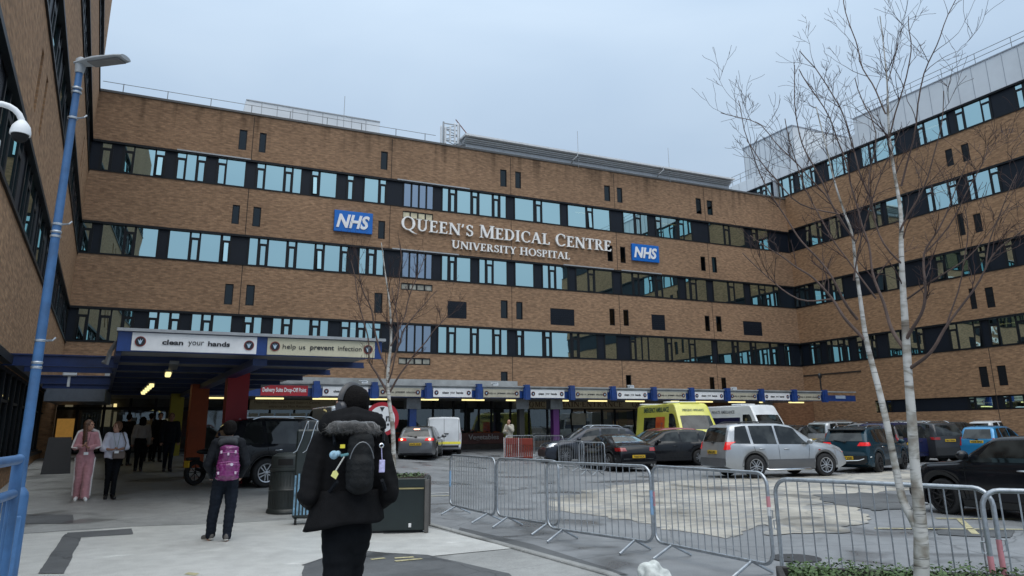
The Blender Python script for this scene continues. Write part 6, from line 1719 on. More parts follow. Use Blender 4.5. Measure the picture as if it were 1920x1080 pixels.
    ch = MB(); ch.lathe([(.010, -.003), (.016, 0), (.010, .003)], 10, Matrix.Translation((.172, -.19, 1.505)) @ Matrix.Rotation(pi/2, 4, 'X'), cap=False); ch.build('ring', M_chrome, bp)
    ch = MB(); ch.tube([(.172, -.19, 1.49), (.178, -.19, 1.42)], .003, 4); ch.bbox(.16, .196, -.198, -.19, 1.345, 1.42, .003); ch.build('identity_card', pm('card_lilac', (.50, .48, .75), .4, var=.3, scale=40), bp)
    # coat skirt, longer at the back
    b = MB()
    prof = []
    n = 40; vs = []; fs = []; rows = 9
    for j in range(rows):
        q = j/(rows-1); z = 1.24 - .20*q
        for k in range(n):
            a = 2*pi*k/n; w = .195 + .05*q + .008*sin(a*5+j*.3)*q + .006*sin(a*9)*q; dd = .155+.03*q
            vs.append((w*cos(a) + .015*sin(3*a)*q - .02*q, dd*sin(a)-.005, z + (.012*sin(a*3)+.02*cos(a))*q))
    for j in range(rows-1):
        for k in range(n): l = (k+1) % n; fs.append((j*n+k, j*n+l, (j+1)*n+l, (j+1)*n+k))
    b.add(vs, fs); sk = b.build('coat_skirt', M_coat, t, smooth=60)
    so_ = sk.modifiers.new('s', 'SOLIDIFY'); so_.thickness = .012
    pk = MB(); pk.box(.12, .20, -.20, -.17, 1.04, 1.10, Matrix.Rotation(-.25, 4, 'Y') @ Matrix.Translation((.28, 0, .0))) if 0 else None
man = person('man seen from behind in a black coat with a grey fur hood, headphones and black backpack, nearest the camera', tuple(pm_), face_away(pm_, 6), Hn, J,
    dict(mat=M_coat, hem=1.08, ease=.028, name='coat', w=1.08, flare=.0, fold=.015, fs=6.5), dict(mat=M_trk, ease=.006, wide=.02, fold=.011), hair='short', hairmat=M_hairk, face_yaw=radians(38), extras=(man_extras,), vox=.011)
man['label'] = 'nearest man, from behind, in black coat with grey fur hood, headphones and backpack'

# ---- person with the purple backpack
g = G(414, 1016); Hp = 1.74
J = joints(Hp, sep=.11, step=(.07, -.05), arms=[((-.27, -.03, 1.12), (-.20, .12, .93)), ((.27, -.03, 1.12), (.20, .12, .93))])
J['an'][0] = (-.17, .10, .085); J['kn'][0] = (-.13, .05, .50); J['toe'][0] = (-.24, .22, .05); J['an'][1] = (.08, -.08, .085); J['kn'][1] = (.10, .0, .5); J['toe'][1] = (.09, .10, .05)
M_purple = pm('purple_pack', (.16, .018, .12), .28, var=.35, scale=16, coat=.5, bump=.5, bscale=22)
def purple(t, J, S, R):
    b = MB()
    for k in range(11):
        z = .93 + .042*k; w = .175 if k < 5 else .165-.006*(k-5); b.ell((.03, -.22, z), (w, .10, .055), 16, 8)
    for k in range(5): b.ell((.03, -.29, .97+.035*k), (.135, .06, .05), 14, 8)
    for k in range(3): b.ell((.03, -.27, 1.20+.035*k), (.12, .05, .045), 14, 8)
    q = blob(b, 'backpack', M_purple, t, .010, 2, .009, 11)
    z_ = MB()
    for zz, w in ((1.16, .13), (1.03, .15), (1.30, .12)):
        z_.tube([(.03-w+2*w*k/10, -.335-.0*abs(k-5)+.006*abs(k-5)**1.3, zz-.004*abs(k-5)) for k in range(11)], .006, 5)
    z_.build('zip', pm('purple_light', (.40, .12, .32), .25, coat=.5), q)
    z_ = MB(); z_.lathe([(.022, -.004), (.022, .004)], 14, Matrix.Translation((.09, -.345, 1.12)) @ Matrix.Rotation(pi/2, 4, 'X')); z_.build('badge', pm('badge_pale', (.55, .5, .6), .3), q)
    for x, z in ((-.07, 1.30), (.13, 1.30), (-.09, 1.0), (.15, 1.0), (.03, 1.27)):
        z_ = MB(); z_.bbox(x-.014, x+.014, -.352, -.325, z-.02, z+.02, .004); z_.build('buckle', pm('buckle_pale', (.55, .45, .55), .25), q)
    z_ = MB()
    for s in (-1, 1): z_.tube([(s*.11+.02, -.16, 1.32), (s*.125, -.08, 1.46), (s*.12, .05, 1.45), (s*.12, .14, 1.3)], .022, 6, flat=.4)
    z_.build('strap', M_coat2, q)
    b = MB()
    for k in range(11): a = radians(-80+160*k/10); b.ell((.12*sin(a), .02-.10*cos(a), 1.485), (.045, .045, .05), 10, 8)
    for k in range(6): b.ell((-.1+.04*k, -.11, 1.46-.01*abs(k-2.5)), (.05, .045, .055), 10, 8)
    blob(b, 'hood', pm('hood_grey', (.03, .034, .04), .8, var=.3), t, .011, 3, .006, 10)
person('person from behind with a shiny purple backpack, black hat and dark jacket', tuple(g), face_away(g, -4), Hp, J,
    dict(mat=M_coat2, hem=.90, ease=.028, name='jacket', fold=.010, w=1.08), dict(mat=M_trn, ease=.02, wide=.010, fold=.009), hair='beanie', hairmat=M_hairk, extras=(purple,), shoes=pm('shoe_grey', (.10, .095, .09), .7))

# ---- woman in pink tracksuit, walking towards the camera, looking to her left
g = G(150, 939); Hw = 1.70
M_pink = pm('pink_tracksuit', (.50, .24, .27), .7, var=.12, scale=8, sheen=.3)
J = joints(Hw, sep=.075, step=(.05, -.14), arms=[((-.21, .03, 1.14), (-.06, .22, 1.10)), ((.21, .02, 1.12), (.09, .22, 1.14))], shw=.145)
def pinkx(t, J, S, R):
    w = pm('white_cloth', (.68, .66, .66), .7)
    for s in (0, 1):
        sg = -1 if s == 0 else 1
        b = MB(); sh, el = V(J['sh'][s]), V(J['el'][s]); o = V((sg*.055, .03, .055))
        b.tube([V((sg*.06, .03, 1.50)), sh + V((sg*.035, .02, .065)), sh.lerp(el, .5) + V((sg*.068, .01, .0)), el + V((sg*.062, 0, 0)), el.lerp(V(J['wr'][s]), .6) + V((sg*.05, .03, -.02))], .03, 6, flat=.5); b.build('sleeve_stripe', w, t, smooth=60)
        b = MB(); hp, kn, an = V(J['hip'][s]), V(J['kn'][s]), V(J['an'][s]); b.tube([hp + V((sg*.105, 0, 0)), hp.lerp(kn, .5)+V((sg*.098, 0, 0)), kn + V((sg*.092, 0, 0)), an + V((sg*.088, 0, .02))], .018, 6, flat=.5); b.build('leg_stripe', w, t, smooth=60)
    b = MB(); b.tube([(-.05, .12, 1.42), (-.02, .17, 1.2), (0, .19, 1.02)], .004, 4); b.tube([(.05, .12, 1.42), (.02, .17, 1.2), (0, .19, 1.02)], .004, 4); l = b.build('lanyard', pm('lanyard', (.05, .05, .06), .6), t)
    b = MB(); b.bbox(-.045, .045, .185, .195, .96, 1.02, .004); b.build('badge', M_white, l)
    b = MB(); b.bbox(.03, .065, .25, .262, 1.16, 1.27, .004, Matrix.Rotation(.0, 4, 'X')); b.build('phone', M_black, t)
person('woman in a pink tracksuit with long brown hair, badge and phone, walking towards the camera', tuple(g), face_cam(g, 0), Hw, J,
    dict(mat=M_pink, hem=.93, ease=.018, name='tracksuit_top', fold=.013, w=1.0), dict(mat=M_pink, ease=.018, wide=.03, fold=.011), hair='long', hairmat=M_hairb, face_yaw=radians(55), extras=(pinkx,), shoes=M_white, hand_dirs=[(.6, .5, .3), (-.5, .4, .4)], vox=.011)
# ---- woman in white top
g = G(204, 936); Hw = 1.66
J = joints(Hw, sep=.06, step=(.02, -.10), arms=[((-.23, .02, 1.10), (-.08, .22, 1.06)), ((.23, .02, 1.08), (.08, .22, 1.06))], shw=.145)
def whitex(t, J, S, R):
    b = MB(); b.bbox(-.20, .05, .16, .25, .86, 1.02, .02); bg_ = b.build('handbag', pm('bag_brown', (.12, .09, .075), .55), t, smooth=40)
    b = MB(); b.tube([(-.17, .2, 1.02), (-.2, .15, 1.2), (-.12, .08, 1.42), (-.1, -.05, 1.44)], .012, 5); b.build('strap', pm('bag_brown', (.12, .09, .075)), bg_)
    b = MB(); b.tube([(-.07, .10, 1.41), (-.04, .19, 1.2), (-.02, .26, 1.04)], .004, 4); b.tube([(.07, .10, 1.41), (.02, .19, 1.2), (-.02, .26, 1.04)], .004, 4); l = b.build('lanyard', pm('lanyard_green', (.1, .18, .1), .6), t)
    b = MB(); b.bbox(-.06, .03, .262, .27, .98, 1.03, .004); b.build('badge', M_white, l)
person('woman in a white top and black trousers with a brown handbag, beside the pink tracksuit', tuple(g), face_cam(g, 6), Hw, J,
    dict(mat=pm('white_top', (.60, .62, .72), .7, var=.08), hem=.88, ease=.03, name='top', sleeve=.6, fold=.012, w=1.12, flare=.02), dict(mat=M_trk, ease=.012, fold=.006, sole=M_black), hair='tied', hairmat=M_haira, face_yaw=radians(-50), extras=(whitex,), shoes=M_black, hand_dirs=[(.7, .4, .1), (-.7, .4, .1)])
# ---- people further in, under the canopy
BG = [((258, 884), 'away', 1.64, dict(mat=pm('pale_jumper', (.30, .27, .24), .8), hem=1.0, ease=.03, name='jumper'), M_trk, 'longback', M_hairk, 'woman from behind with long black hair and a pale jumper under the canopy'),
      ((312, 884), 'cam', 1.76, dict(mat=M_coat2, hem=.84, ease=.04, name='coat'), M_trn, 'short', M_haira, 'man in a long dark coat facing the camera beside the orange pillar'),
      ((275, 866), 'away', 1.70, dict(mat=pm('beige_coat', (.22, .18, .14), .8), hem=.62, ease=.03, name='coat'), M_trk, 'short', M_hairk, 'person in a beige coat deep under the canopy'),
      ((292, 866), 'cam', 1.72, dict(mat=M_coat, hem=.85, ease=.03, name='coat'), M_trk, 'short', M_hairk, 'person in black, furthest under the canopy, between two others'),
      ((232, 874), 'away', 1.70, dict(mat=M_coat, hem=.85, ease=.03, name='coat'), M_trn, 'short', M_hairk, 'person in a dark coat behind the woman in the white top')]
for i, (px, fc, Hh, tp, lm, hr, hm, lab) in enumerate(BG):
    g = G(*px); J = joints(Hh, sep=.07, step=(.12*(1 if i % 2 else -1), -.10*(1 if i % 2 else -1)))
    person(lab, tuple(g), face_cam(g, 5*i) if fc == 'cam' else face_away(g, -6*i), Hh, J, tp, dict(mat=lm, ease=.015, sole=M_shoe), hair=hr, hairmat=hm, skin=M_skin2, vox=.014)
# ---- man in cream by the stall
g = AT(955, 830, 39.3); g.z = gz(g.x, g.y); Hh = 1.72
J = joints(Hh, sep=.09, arms=[((-.26, .08, 1.18), (-.08, .20, 1.40)), ((.26, .06, 1.12), (.02, .20, 1.12))]); M_crm = pm('cream_cloth', (.42, .40, .34), .8, var=.1)
person('man in cream clothes with a hand to his face, standing by the vegetable stall', tuple(g), face_cam(g, -35), Hh, J, dict(mat=M_crm, hem=.75, ease=.05, name='jacket', w=1.15), dict(mat=M_crm, ease=.03), hair='bald', skin=M_skin, hand_dirs=[(.2, .2, 1), (-.6, .5, .4)], vox=.013)
# ================================================================ street furniture
def hvec(a, b): d = V(b)-V(a); d.z = 0; return d
def along_px(a, d, px, z=.6):
    """point on the ground line a + k d whose image x is px"""
    lo, hi = -6, 12
    for _ in range(50):
        mid = (lo+hi)/2; q = a + d*mid
        if proj(V((q.x, q.y, z)))[0] < px: lo = mid
        else: hi = mid
    return a + d*(lo+hi)/2
def make_barrier(label, a, b, group='galvanised crowd barriers', nb=None, lean=0, marks=(), bend=0):
    a, b = V(a), V(b); w = hvec(a, b).length; z0 = (gz(a.x, a.y)+gz(b.x, b.y))/2
    t = thing('crowd_barrier', label, 'barrier', ((a.x+b.x)/2, (a.y+b.y)/2, z0), atan2(b.y-a.y, b.x-a.x), group)
    t.rotation_euler = (radians(lean), 0, t.rotation_euler.z)
    R_, H_, Lz = .13, 1.10, .16; f = MB(); pts = []
    for cx_, cz, a0 in ((w/2-R_, H_-R_, 0), (-w/2+R_, H_-R_, 90), (-w/2+R_, Lz+R_, 180), (w/2-R_, Lz+R_, 270)):
        for k in range(6): an = radians(a0 + 90*k/5); pts.append((cx_+R_*cos(an), 0, cz+R_*sin(an)))
    f.tube(pts, .0195, 8, closed=True)
    for s in (-1, 1): f.tube([(s*(w/2+.02), 0, .72), (s*(w/2+.045), 0, .72), (s*(w/2+.045), 0, .64), (s*(w/2+.02), 0, .64)], .006, 5)
    f.build('frame', M_galv, t, smooth=50)
    n = nb or max(6, int(w/.115)); g = MB(); rb_ = random.Random(int(a.x*100))
    for k in range(1, n): x = -w/2 + w*k/n; j = rb_.uniform(-bend, bend); g.tube([(x, 0, Lz), (x+j, 0, (Lz+H_)/2), (x, 0, H_)], .0065, 5)
    g.build('bar_grille', M_galv, t, smooth=50)
    for s in (-1, 1):
        q = MB(); x = s*(w/2-.32); q.tube([(x, -.30, .02), (x, -.012, Lz-.005), (x, .012, Lz-.005), (x, .30, .02)], .017, 7); q.build('foot', M_galv, t, smooth=50)
    for (s, z1, z2, mt) in marks:
        q = MB(); q.tube([(s*w/2, 0, z1), (s*w/2, 0, z2)], .0215, 8); q.build('tape_mark', mt, t, smooth=50)
    return t
M_tapeb = pm('tape_blue', (.25, .42, .62), .5); M_tapep = pm('tape_pink', (.60, .25, .28), .5); M_tapew = pm('tape_white', (.7, .7, .7), .5)
def bar_feet(label, f1, f2, x0, x1, **k):
    A, B_ = G(*f1), G(*f2); d = hvec(A, B_).normalized(); return make_barrier(label, along_px(A, d, x0), along_px(A, d, x1), **k)
bar_feet('leftmost barrier of the near row, strongly foreshortened, blue tape on its left edge', (850, 964), (914, 981), 844, 928, marks=((-1, .5, .8, M_tapeb),), bend=.01)
bar_feet('second barrier from the left in the near row, with bent bars', (946, 987.6), (1025, 1002), 932, 1048, bend=.03)
bar_feet('third barrier from the left in the near row, blue tape on its right edge', (1055, 1015), (1199, 1038), 1026, 1222, marks=((1, .5, .8, M_tapeb),))
bar_feet('fourth barrier from the left in the near row, with red and white tape', (1263, 1048), (1418, 1083), 1226, 1444, marks=((-1, .6, .78, M_tapep), (1, .75, .86, M_tapep), (1, .66, .75, M_tapew)))
def top_pt_(px, py, z=1.08): return onplane(px, py, (0, 0, z), V((0, 0, 1)))
a, b = top_pt_(1452, 902), top_pt_(1858, 921); make_barrier('widest barrier, behind the birch trunks, with pink paint on its right edge', a, b, marks=((1, .45, .72, M_tapep),))
a, b = top_pt_(1838, 924), top_pt_(2060, 930); make_barrier('rightmost barrier, cut by the right edge of the photo', a, b, marks=((-1, .5, .62, M_tapep),))
bar_feet('far barrier behind the red plastic panels', (945, 866), (1000, 862), 948, 1001)
bar_feet('far barrier between the red panels and the slate crossover', (1003, 861), (1050, 866), 1002, 1056)
bar_feet('far barrier in front of the front wheel of the slate crossover', (1050, 881), (1092, 885), 1048, 1094)
bar_feet('far barrier left of the black coupe', (1088, 890), (1132, 892), 1086, 1134)
# A-plate hanging on the widest barrier
# red plastic panels
M_rp = pm('red_plastic', (.27, .05, .035), .5, var=.2, scale=4, dirt=.2)
def red_panel(label, pa, pb):
    A, B_ = G(*pa), G(*pb); w = hvec(A, B_).length; t = thing('plastic_barrier', label, 'barrier', tuple((A+B_)/2), atan2(B_.y-A.y, B_.x-A.x), 'red plastic barriers')
    b = MB(); fh = .98
    b.bbox(-w/2, w/2, -.03, .03, fh-.30, fh, .015); b.bbox(-w/2, w/2, -.03, .03, .10, .18, .015)
    n = 7
    for k in range(n+1): x = -w/2+.03 + (w-.06)*k/n; b.box(x-.025, x+.025, -.022, .022, .17, fh-.29)
    b.build('panel', M_rp, t)
    for s in (-1, 1): f = MB(); f.bbox(s*(w/2-.15)-.05, s*(w/2-.15)+.05, -.28, .28, .0, .10, .02); f.build('foot', M_black, t)
    q = MB(); q.tube([(-w/2+.0, -.04, .1), (-w/2+.0, -.04, fh+.03)], .02, 6); q.build('post', M_tapew, t)
red_panel('left red plastic barrier panel behind the near row', (946, 862), (972, 863)); red_panel('right red plastic barrier panel behind the near row', (973, 863), (999, 864))

# litter bin
g = G(535, 961); M_bin = pm('bin_green_black', (.022, .028, .028), .45, var=.25, scale=5)
t = thing('litter_bin', 'dark ribbed litter bin with a hooded top between the two pedestrians', 'bin', tuple(g), face_cam(g, 20))
r = .36; b = MB(); b.lathe([(r*1.0, 0), (r*1.03, .02), (r*1.0, .07), (r*.93, .09), (r*.93, .42), (r*.97, .44), (r*.93, .46), (r*.90, .78), (r*.97, .80), (r*.97, .83), (r*.9, .84)], 36); b.build('bin_body', M_bin, t, smooth=40)
b = MB()
for k in range(36): a = 2*pi*k/36; b.box(r*.90, r*.945, -.008, .008, .10, .41, Matrix.Rotation(a, 4, 'Z')); b.box(r*.88, r*.925, -.008, .008, .47, .77, Matrix.Rotation(a, 4, 'Z'))
b.build('rib', M_bin, t)
b = MB(); b.lathe([(r*.9, .84), (r*.90, 1.02), (r*.86, 1.07), (r*.6, 1.12), (r*.2, 1.14), (.01, 1.14)], 36); b.build('hood', M_bin, t, smooth=45)
b = MB(); G_ = []
for i in range(9):
    a = pi/2 + radians(-30-26 + 52*i/8); G_.append([(r*.905*cos(a), r*.905*sin(a), z) for z in (.90, 1.02)])
b.grid(G_); b.build('opening', M_seamc, t)

# planter with the slender birch
M_plt = pm('planter_dark', (.012, .020, .020), .35, var=.2, scale=3)
gl, gr_ = G(648, 1004), G(799, 1001)
d = hvec(gl, gr_).normalized(); n_ = V((-d.y, d.x, 0)); wP = hvec(gl, gr_).length; dP = .95
c = (gl+gr_)/2 + n_*dP/2
t = thing('planter_box', 'dark square street planter with a yellow strip, right of the man with the fur hood', 'planter', tuple(c), atan2(d.y, d.x))
x, y = wP/2, dP/2
b = MB(); b.bbox(-x+.03, x-.03, -y+.03, y-.03, .05, .74, .01); b.build('tub', M_plt, t)
b = MB(); b.bbox(-x-.01, x+.01, -y-.01, y+.01, .70, .84, .012); b.build('rim', M_plt, t); 
b = MB()
for sx in (-1, 1):
    for sy in (-1, 1): b.bbox(sx*x-.035, sx*x+.035, sy*y-.035, sy*y+.035, .02, .82, .008)
b.build('corner_post', pm('planter_edge', (.10, .095, .09), .5, dirt=.3), t)
b = MB(); b.box(-x+.05, -.02, -y+.01, -y+.029, .675, .70); b.box(.02, x-.05, -y+.01, -y+.029, .675, .70); b.build('reflective_strip', pm('strip_yellow', (.45, .38, .18), .4), t)
b = MB(); b.box(-x+.1, x-.1, -y+.1, y-.1, 0, .05); b.build('base', M_black, t)
b = MB(); b.bbox(x*.55, x*.62, -y+.01, -y+.028, .10, .16, .004); b.build('sticker', M_tapew, t)
b = MB(); b.box(-x+.05, x-.05, -y+.05, y-.05, .835, .85); b.build('soil', pm('soil', (.03, .022, .015), .95, var=.4, scale=20), t)
pc = c.copy(); pmx = Matrix.Translation(c) @ Matrix.Rotation(atan2(d.y, d.x), 4, 'Z')
rg = random.Random(4)
def leaves(mb, c0, rx_, ry_, n, h, size, rnd, M=None):
    for i in range(n):
        x, y = rnd.uniform(-rx_, rx_), rnd.uniform(-ry_, ry_); z = c0 + h*rnd.random()*(.4+.9*noise.noise(V((x*3, y*3, 1)))**2 + .3)
        a = rnd.uniform(0, 2*pi); tl = rnd.uniform(-.7, .7); s = size*rnd.uniform(.6, 1.3)
        R = Matrix.Translation((x, y, z)) @ Matrix.Rotation(a, 4, 'Z') @ Matrix.Rotation(tl, 4, 'X') @ Matrix.Rotation(rnd.uniform(-.5, .9), 4, 'Y')
        mb.add([(0, 0, 0), (s*.5, s*.28, s*.05), (s, 0, 0), (s*.5, -s*.28, s*.05)], [(0, 1, 2, 3)], (M @ R) if M else R)
M_leaf = pm('ground_cover_leaf', (.055, .10, .025), .55, var=.6, scale=7)
b = MB(); leaves(b, .84, wP/2-.08, dP/2-.08, 700, .07, .05, rg, pmx)
tag(b.build('planter_greenery', M_leaf, None, fix=False), 'low patchy greenery growing in the dark square planter', 'plants', kind='stuff')

# round height sign
g = AT(714, 850, 15.4); zc = AT(714, 786, 15.4).z
t = thing('height_limit_sign', 'round red-ringed sign reading 2.8 m behind the slender birch', 'sign', (g.x, g.y, gz(g.x, g.y)), face_cam(g) + pi)
zc -= gz(g.x, g.y); Rs = .335
b = MB(); Mr = Matrix.Translation((0, 0, zc)) @ Matrix.Rotation(pi/2, 4, 'X'); b.lathe([(Rs, -.012), (Rs, .012)], 40, Mr); b.build('disc', pm('ring_red', (.40, .015, .03), .4), t)
b = MB(); b.lathe([(Rs*.77, -.016), (Rs*.77, .016)], 40, Mr); b.build('white_face', M_white, t)
txt('2.8 m', Rs*1.28, .155, .006, M_ink, 'lettering', t, Matrix.Translation((0, -.020, zc+.03)), bold=.03)
txt("9'-3\"", Rs*.75, .11, .006, M_ink, 'lettering', t, Matrix.Translation((.02, -.020, zc-.14)), bold=.03)
b = MB(); b.prism([(-.05, zc+.235), (.05, zc+.235), (0, zc+.145)], -.022, -.017); b.prism([(-.05, zc-.245), (0, zc-.21), (.05, zc-.245)], -.022, -.017); b.build('arrow_mark', M_ink, t)
b = MB(); b.tube([(0, .06, 0), (0, .06, zc+.3)], .04, 10); b.build('pole', M_grey, t)

# blue lamp post
r_ = 8.8
def vert_at(px, py, r): p = AT(px, py, r); return p
top = AT(150, 128, r_); lp = thing('lamp_post', 'tall blue lamp post with a grey lamp head at the left edge', 'lamp post', (top.x, top.y, 0), 0)
Ht = top.z
b = MB(); b.lathe([(.092, 0), (.092, 1.02), (.086, 1.05), (.052, 1.10)], 24); b.bbox(-.05, .05, -.15, -.10, .15, .85, .01, Matrix.Rotation(radians(35), 4, 'Z'))
M_bp = pm('lamp_blue', (.045, .13, .29), .5, var=.25, scale=5, dirt=.35)
b.build('base_sleeve', M_bp, lp, smooth=40)
b = MB(); b.lathe([(.049, 1.08), (.044, Ht*.6), (.034, Ht-.02)], 20); b.build('post', M_bp, lp, smooth=40)
rd = V((cos(radians(5)), -sin(radians(28)), 0)).normalized() if 0 else V((.90, .43, 0)).normalized()*1
lat = V(RT.x and (cos(radians(-12)), sin(radians(-12)), 0))
b = MB(); Ml = Matrix.Rotation(atan2(lat.y, lat.x), 4, 'Z')
b.lathe([(.045, Ht-.06), (.052, Ht+.02), (.052, Ht+.10), (.02, Ht+.13)], 16); 
hp_ = []
for i in range(9):
    q = i/8; w = .045 + .045*min(1, q*2.2) - .02*max(0, q-.85)/.15; hh_ = .035 + .022*sin(pi*min(1, q*1.3)); hp_.append((q, w, hh_))
vs = []; fs = []; n = 14
for q, w, hh_ in hp_:
    for k in range(n):
        a = 2*pi*k/n; vs.append((-.05 + .62*q, w*cos(a)*1.15, Ht+.05-.0*q + (hh_*sin(a) if sin(a) > 0 else hh_*.35*sin(a))))
for i in range(8):
    for k in range(n): l = (k+1) % n; fs.append((i*n+k, i*n+l, (i+1)*n+l, (i+1)*n+k))
fs.append(tuple(range(n))); fs.append(tuple(8*n+k for k in range(n)))
b.add(vs, fs, Ml); b.build('lamp_head', pm('lamp_head_grey', (.30, .32, .34), .5, var=.15, scale=5), lp, smooth=50)
b = MB(); b.bbox(.14, .53, -.07, .07, Ht+.022, Ht+.038, .01, Ml); b.build('lens', pm('lamp_lens', (.14, .14, .14), .25), lp)
for py in (165, 215, 420, 443, 640, 690):
    z = AT(100, py, r_).z; b = MB(); e = .048
    b.lathe([(e, z-.012), (e+.004, z-.008), (e+.004, z+.008), (e, z+.012)], 16); b.tube([(e, 0, z), (e+.09, -.02, z), (e+.10, .0, z+.03)], .01, 6) if py in (215, 420, 640) else b.lathe([(e, z+.035), (e+.004, z+.04), (e+.004, z+.055), (e, z+.06)], 16)
    b.build('clamp', M_galv, lp, smooth=40)
# camera on a white swan neck
cc = AT(41, 232, 7.8); cp0 = AT(-12, 262, 7.8)
t = thing('security_camera', 'white domed security camera on a swan-neck arm at the left edge', 'camera', (cp0.x, cp0.y, 0), atan2(cc.y-cp0.y, cc.x-cp0.x))
dx = hvec(cp0, cc).length; zc = cc.z
b = MB(); b.tube([(0, 0, 0), (0, 0, zc-.2)] , .055, 12); b.build('pole', M_white, t, smooth=50)
b = MB(); k0 = .17; ax = dx-2*k0
b.tube([(0, 0, zc-.25), (.0, 0, zc-.22), (ax, 0, zc-.05)] + [(ax+k0-k0*cos(radians(180*k/10)), 0, zc-.03+.02+k0*sin(radians(180*k/10))*.95) for k in range(11)] + [(dx, 0, zc-.02)], .028, 10); b.build('swan_neck', M_white, t, smooth=50)
b = MB(); b.lathe([(.03, zc+.03), (.055, zc+.0), (.075, zc-.03), (.085, zc-.08), (.085, zc-.11)], 20, Matrix.Translation((dx, 0, 0))); b.build('housing', M_white, t, smooth=50)
b = MB(); b.ell((dx, 0, zc-.11), (.072, .072, .075), 16, 10); b.build('dome', M_seamc, t, smooth=60)
# blue railing
t = thing('blue_railing', 'blue painted steel railing at the lower left corner', 'railing', (0, 0, 0))
ra = AT(34, 870, 6.1); rbk = AT(-260, 905, 3.6); ra.z = rbk.z = 0
zt1 = AT(34, 862, 6.1).z; zt2 = AT(34, 925, 6.1).z
b = MB(); b.tube([ra + V((0, 0, zt1)), rbk + V((0, 0, zt1))], .032, 12); b.ell(ra + V((0, 0, zt1)), .036, 10, 8); b.build('top_rail', M_bp, t, smooth=50)
b = MB(); b.tube([ra + V((0, 0, zt2)), rbk + V((0, 0, zt2))], .03, 12); b.build('mid_rail', M_bp, t, smooth=50)
b = MB(); b.tube([ra + V((0, 0, .25)), rbk + V((0, 0, .25))], .04, 12); b.build('low_rail', M_bp, t, smooth=50)
for q in (0, .45, .9):
    p = ra.lerp(rbk, q); b = MB(); b.tube([p, p + V((0, 0, zt1))], .036, 12); b.build('post', M_bp, t, smooth=50)
b = MB()
for k in range(1, 22):
    p = ra.lerp(rbk, k/22); b.tube([p + V((0, 0, .25)), p + V((0, 0, zt2))], .010, 6)
b.build('infill_bars', M_bp, t, smooth=50)

# dark folding board and stand near the entrance
g = G(104, 888); t = thing('sandwich_board', 'black folding pavement board left of the woman in pink', 'sign board', tuple(g), face_cam(g) + pi)
b = MB(); b.add([(-.38, -.28, 0), (.38, -.28, 0), (.30, -.03, 1.05), (-.30, -.03, 1.05), (-.38, -.25, 0), (.38, -.25, 0), (.30, 0, 1.05), (-.30, 0, 1.05)], [(0,1,2,3),(7,6,5,4),(0,4,5,1),(1,5,6,2),(2,6,7,3),(3,7,4,0)]); b.build('front_board', M_black, t)
b = MB(); b.add([(-.38, .28, 0), (.38, .28, 0), (.30, .03, 1.05), (-.30, .03, 1.05), (-.38, .25, 0), (.38, .25, 0), (.30, .01, 1.05), (-.30, .01, 1.05)], [(0,1,2,3),(7,6,5,4),(0,4,5,1),(1,5,6,2),(2,6,7,3),(3,7,4,0)]); b.build('rear_board', M_black, t)

# glass and tube shelter end with a striped banner between bin and man
g = AT(578, 940, 14.2); g.z = gz(g.x, g.y)
t = thing('folded_trolley', 'dark tubular trolley with a blue striped cover and bent silver handles, right of the bin', 'trolley', tuple(g), face_cam(g) + pi)
b = MB(); b.bbox(-.26, .30, -.12, .2, .12, 1.62, .03); b.build('frame', pm('trolley_dark', (.018, .026, .026), .4, var=.2), t)
b = MB()
for k in range(9): b.box(-.25+.058*k, -.25+.058*k+.03, -.135, -.121, .18, .84+.03*sin(k*2))
b.build('striped_cover', pm('cover_stripe', (.16, .30, .42), .6, var=.5, scale=9), t)
for x0 in (-.14, .02): b = MB(); b.tube([(x0-.16, -.2, 1.22), (x0-.10, -.2, 1.26), (x0-.03, -.2, 1.45), (x0+.02, -.19, 1.66), (x0+.05, -.18, 1.75), (x0+.07, -.16, 1.76), (x0+.06, -.16, 1.6)], .013, 6); b.build('handle', M_chrome, t, smooth=60)
for s in (-.2, .22): b = MB(); b.lathe([(.07, -.02), (.07, .02)], 14, Matrix.Translation((s, -.05, .07)) @ Matrix.Rotation(pi/2, 4, 'Y')); b.build('castor', M_tyre, t)

# motorbike by the orange pillar
g = G(404, 907); t = thing('motorbike', 'dark motorbike parked left of the person with the purple backpack', 'motorbike', tuple(g), radians(62))
for x, nme in ((-.68, 'rear_wheel'), (.68, 'front_wheel')):
    b = MB(); b.lathe([(.22, -.05), (.30, -.06), (.32, 0), (.30, .06), (.22, .05), (.22, -.05)], 26, Matrix.Translation((x, 0, .32)) @ Matrix.Rotation(pi/2, 4, 'X'), cap=False); o = b.build(nme, M_tyre, t, smooth=50)
    b = MB(); b.lathe([(.225, -.02), (.225, .02), (.20, .02), (.20, -.02), (.225, -.02)], 26, Matrix.Translation((x, 0, .32)) @ Matrix.Rotation(pi/2, 4, 'X'), cap=False)
    for k in range(8): b.tube([(x, 0, .32), (x+.21*cos(k*pi/4), 0, .32+.21*sin(k*pi/4))], .01, 5)
    b.build('rim', M_alloyd, o)
b = MB(); b.ell((.12, 0, .86), (.26, .14, .13), 14, 10); b.build('fuel_tank', P_black, t, smooth=60)
b = MB(); b.ell((-.35, 0, .83), (.34, .13, .07), 14, 8); b.build('saddle', M_trim, t, smooth=60)
b = MB(); b.bbox(-.2, .28, -.14, .14, .28, .66, .05); b.build('engine', M_grey, t); b = MB()
for s in (-1, 1): b.tube([(.68, s*.09, .32), (.50, s*.09, .80), (.42, s*.08, 1.0)], .025, 8)
b.build('fork', M_alloyd, t); b = MB(); b.tube([(.28, -.36, 1.03), (.38, -.2, 1.08), (.42, 0, 1.02), (.38, .2, 1.08), (.28, .36, 1.03)], .016, 6); b.build('handlebar', M_trim, t)
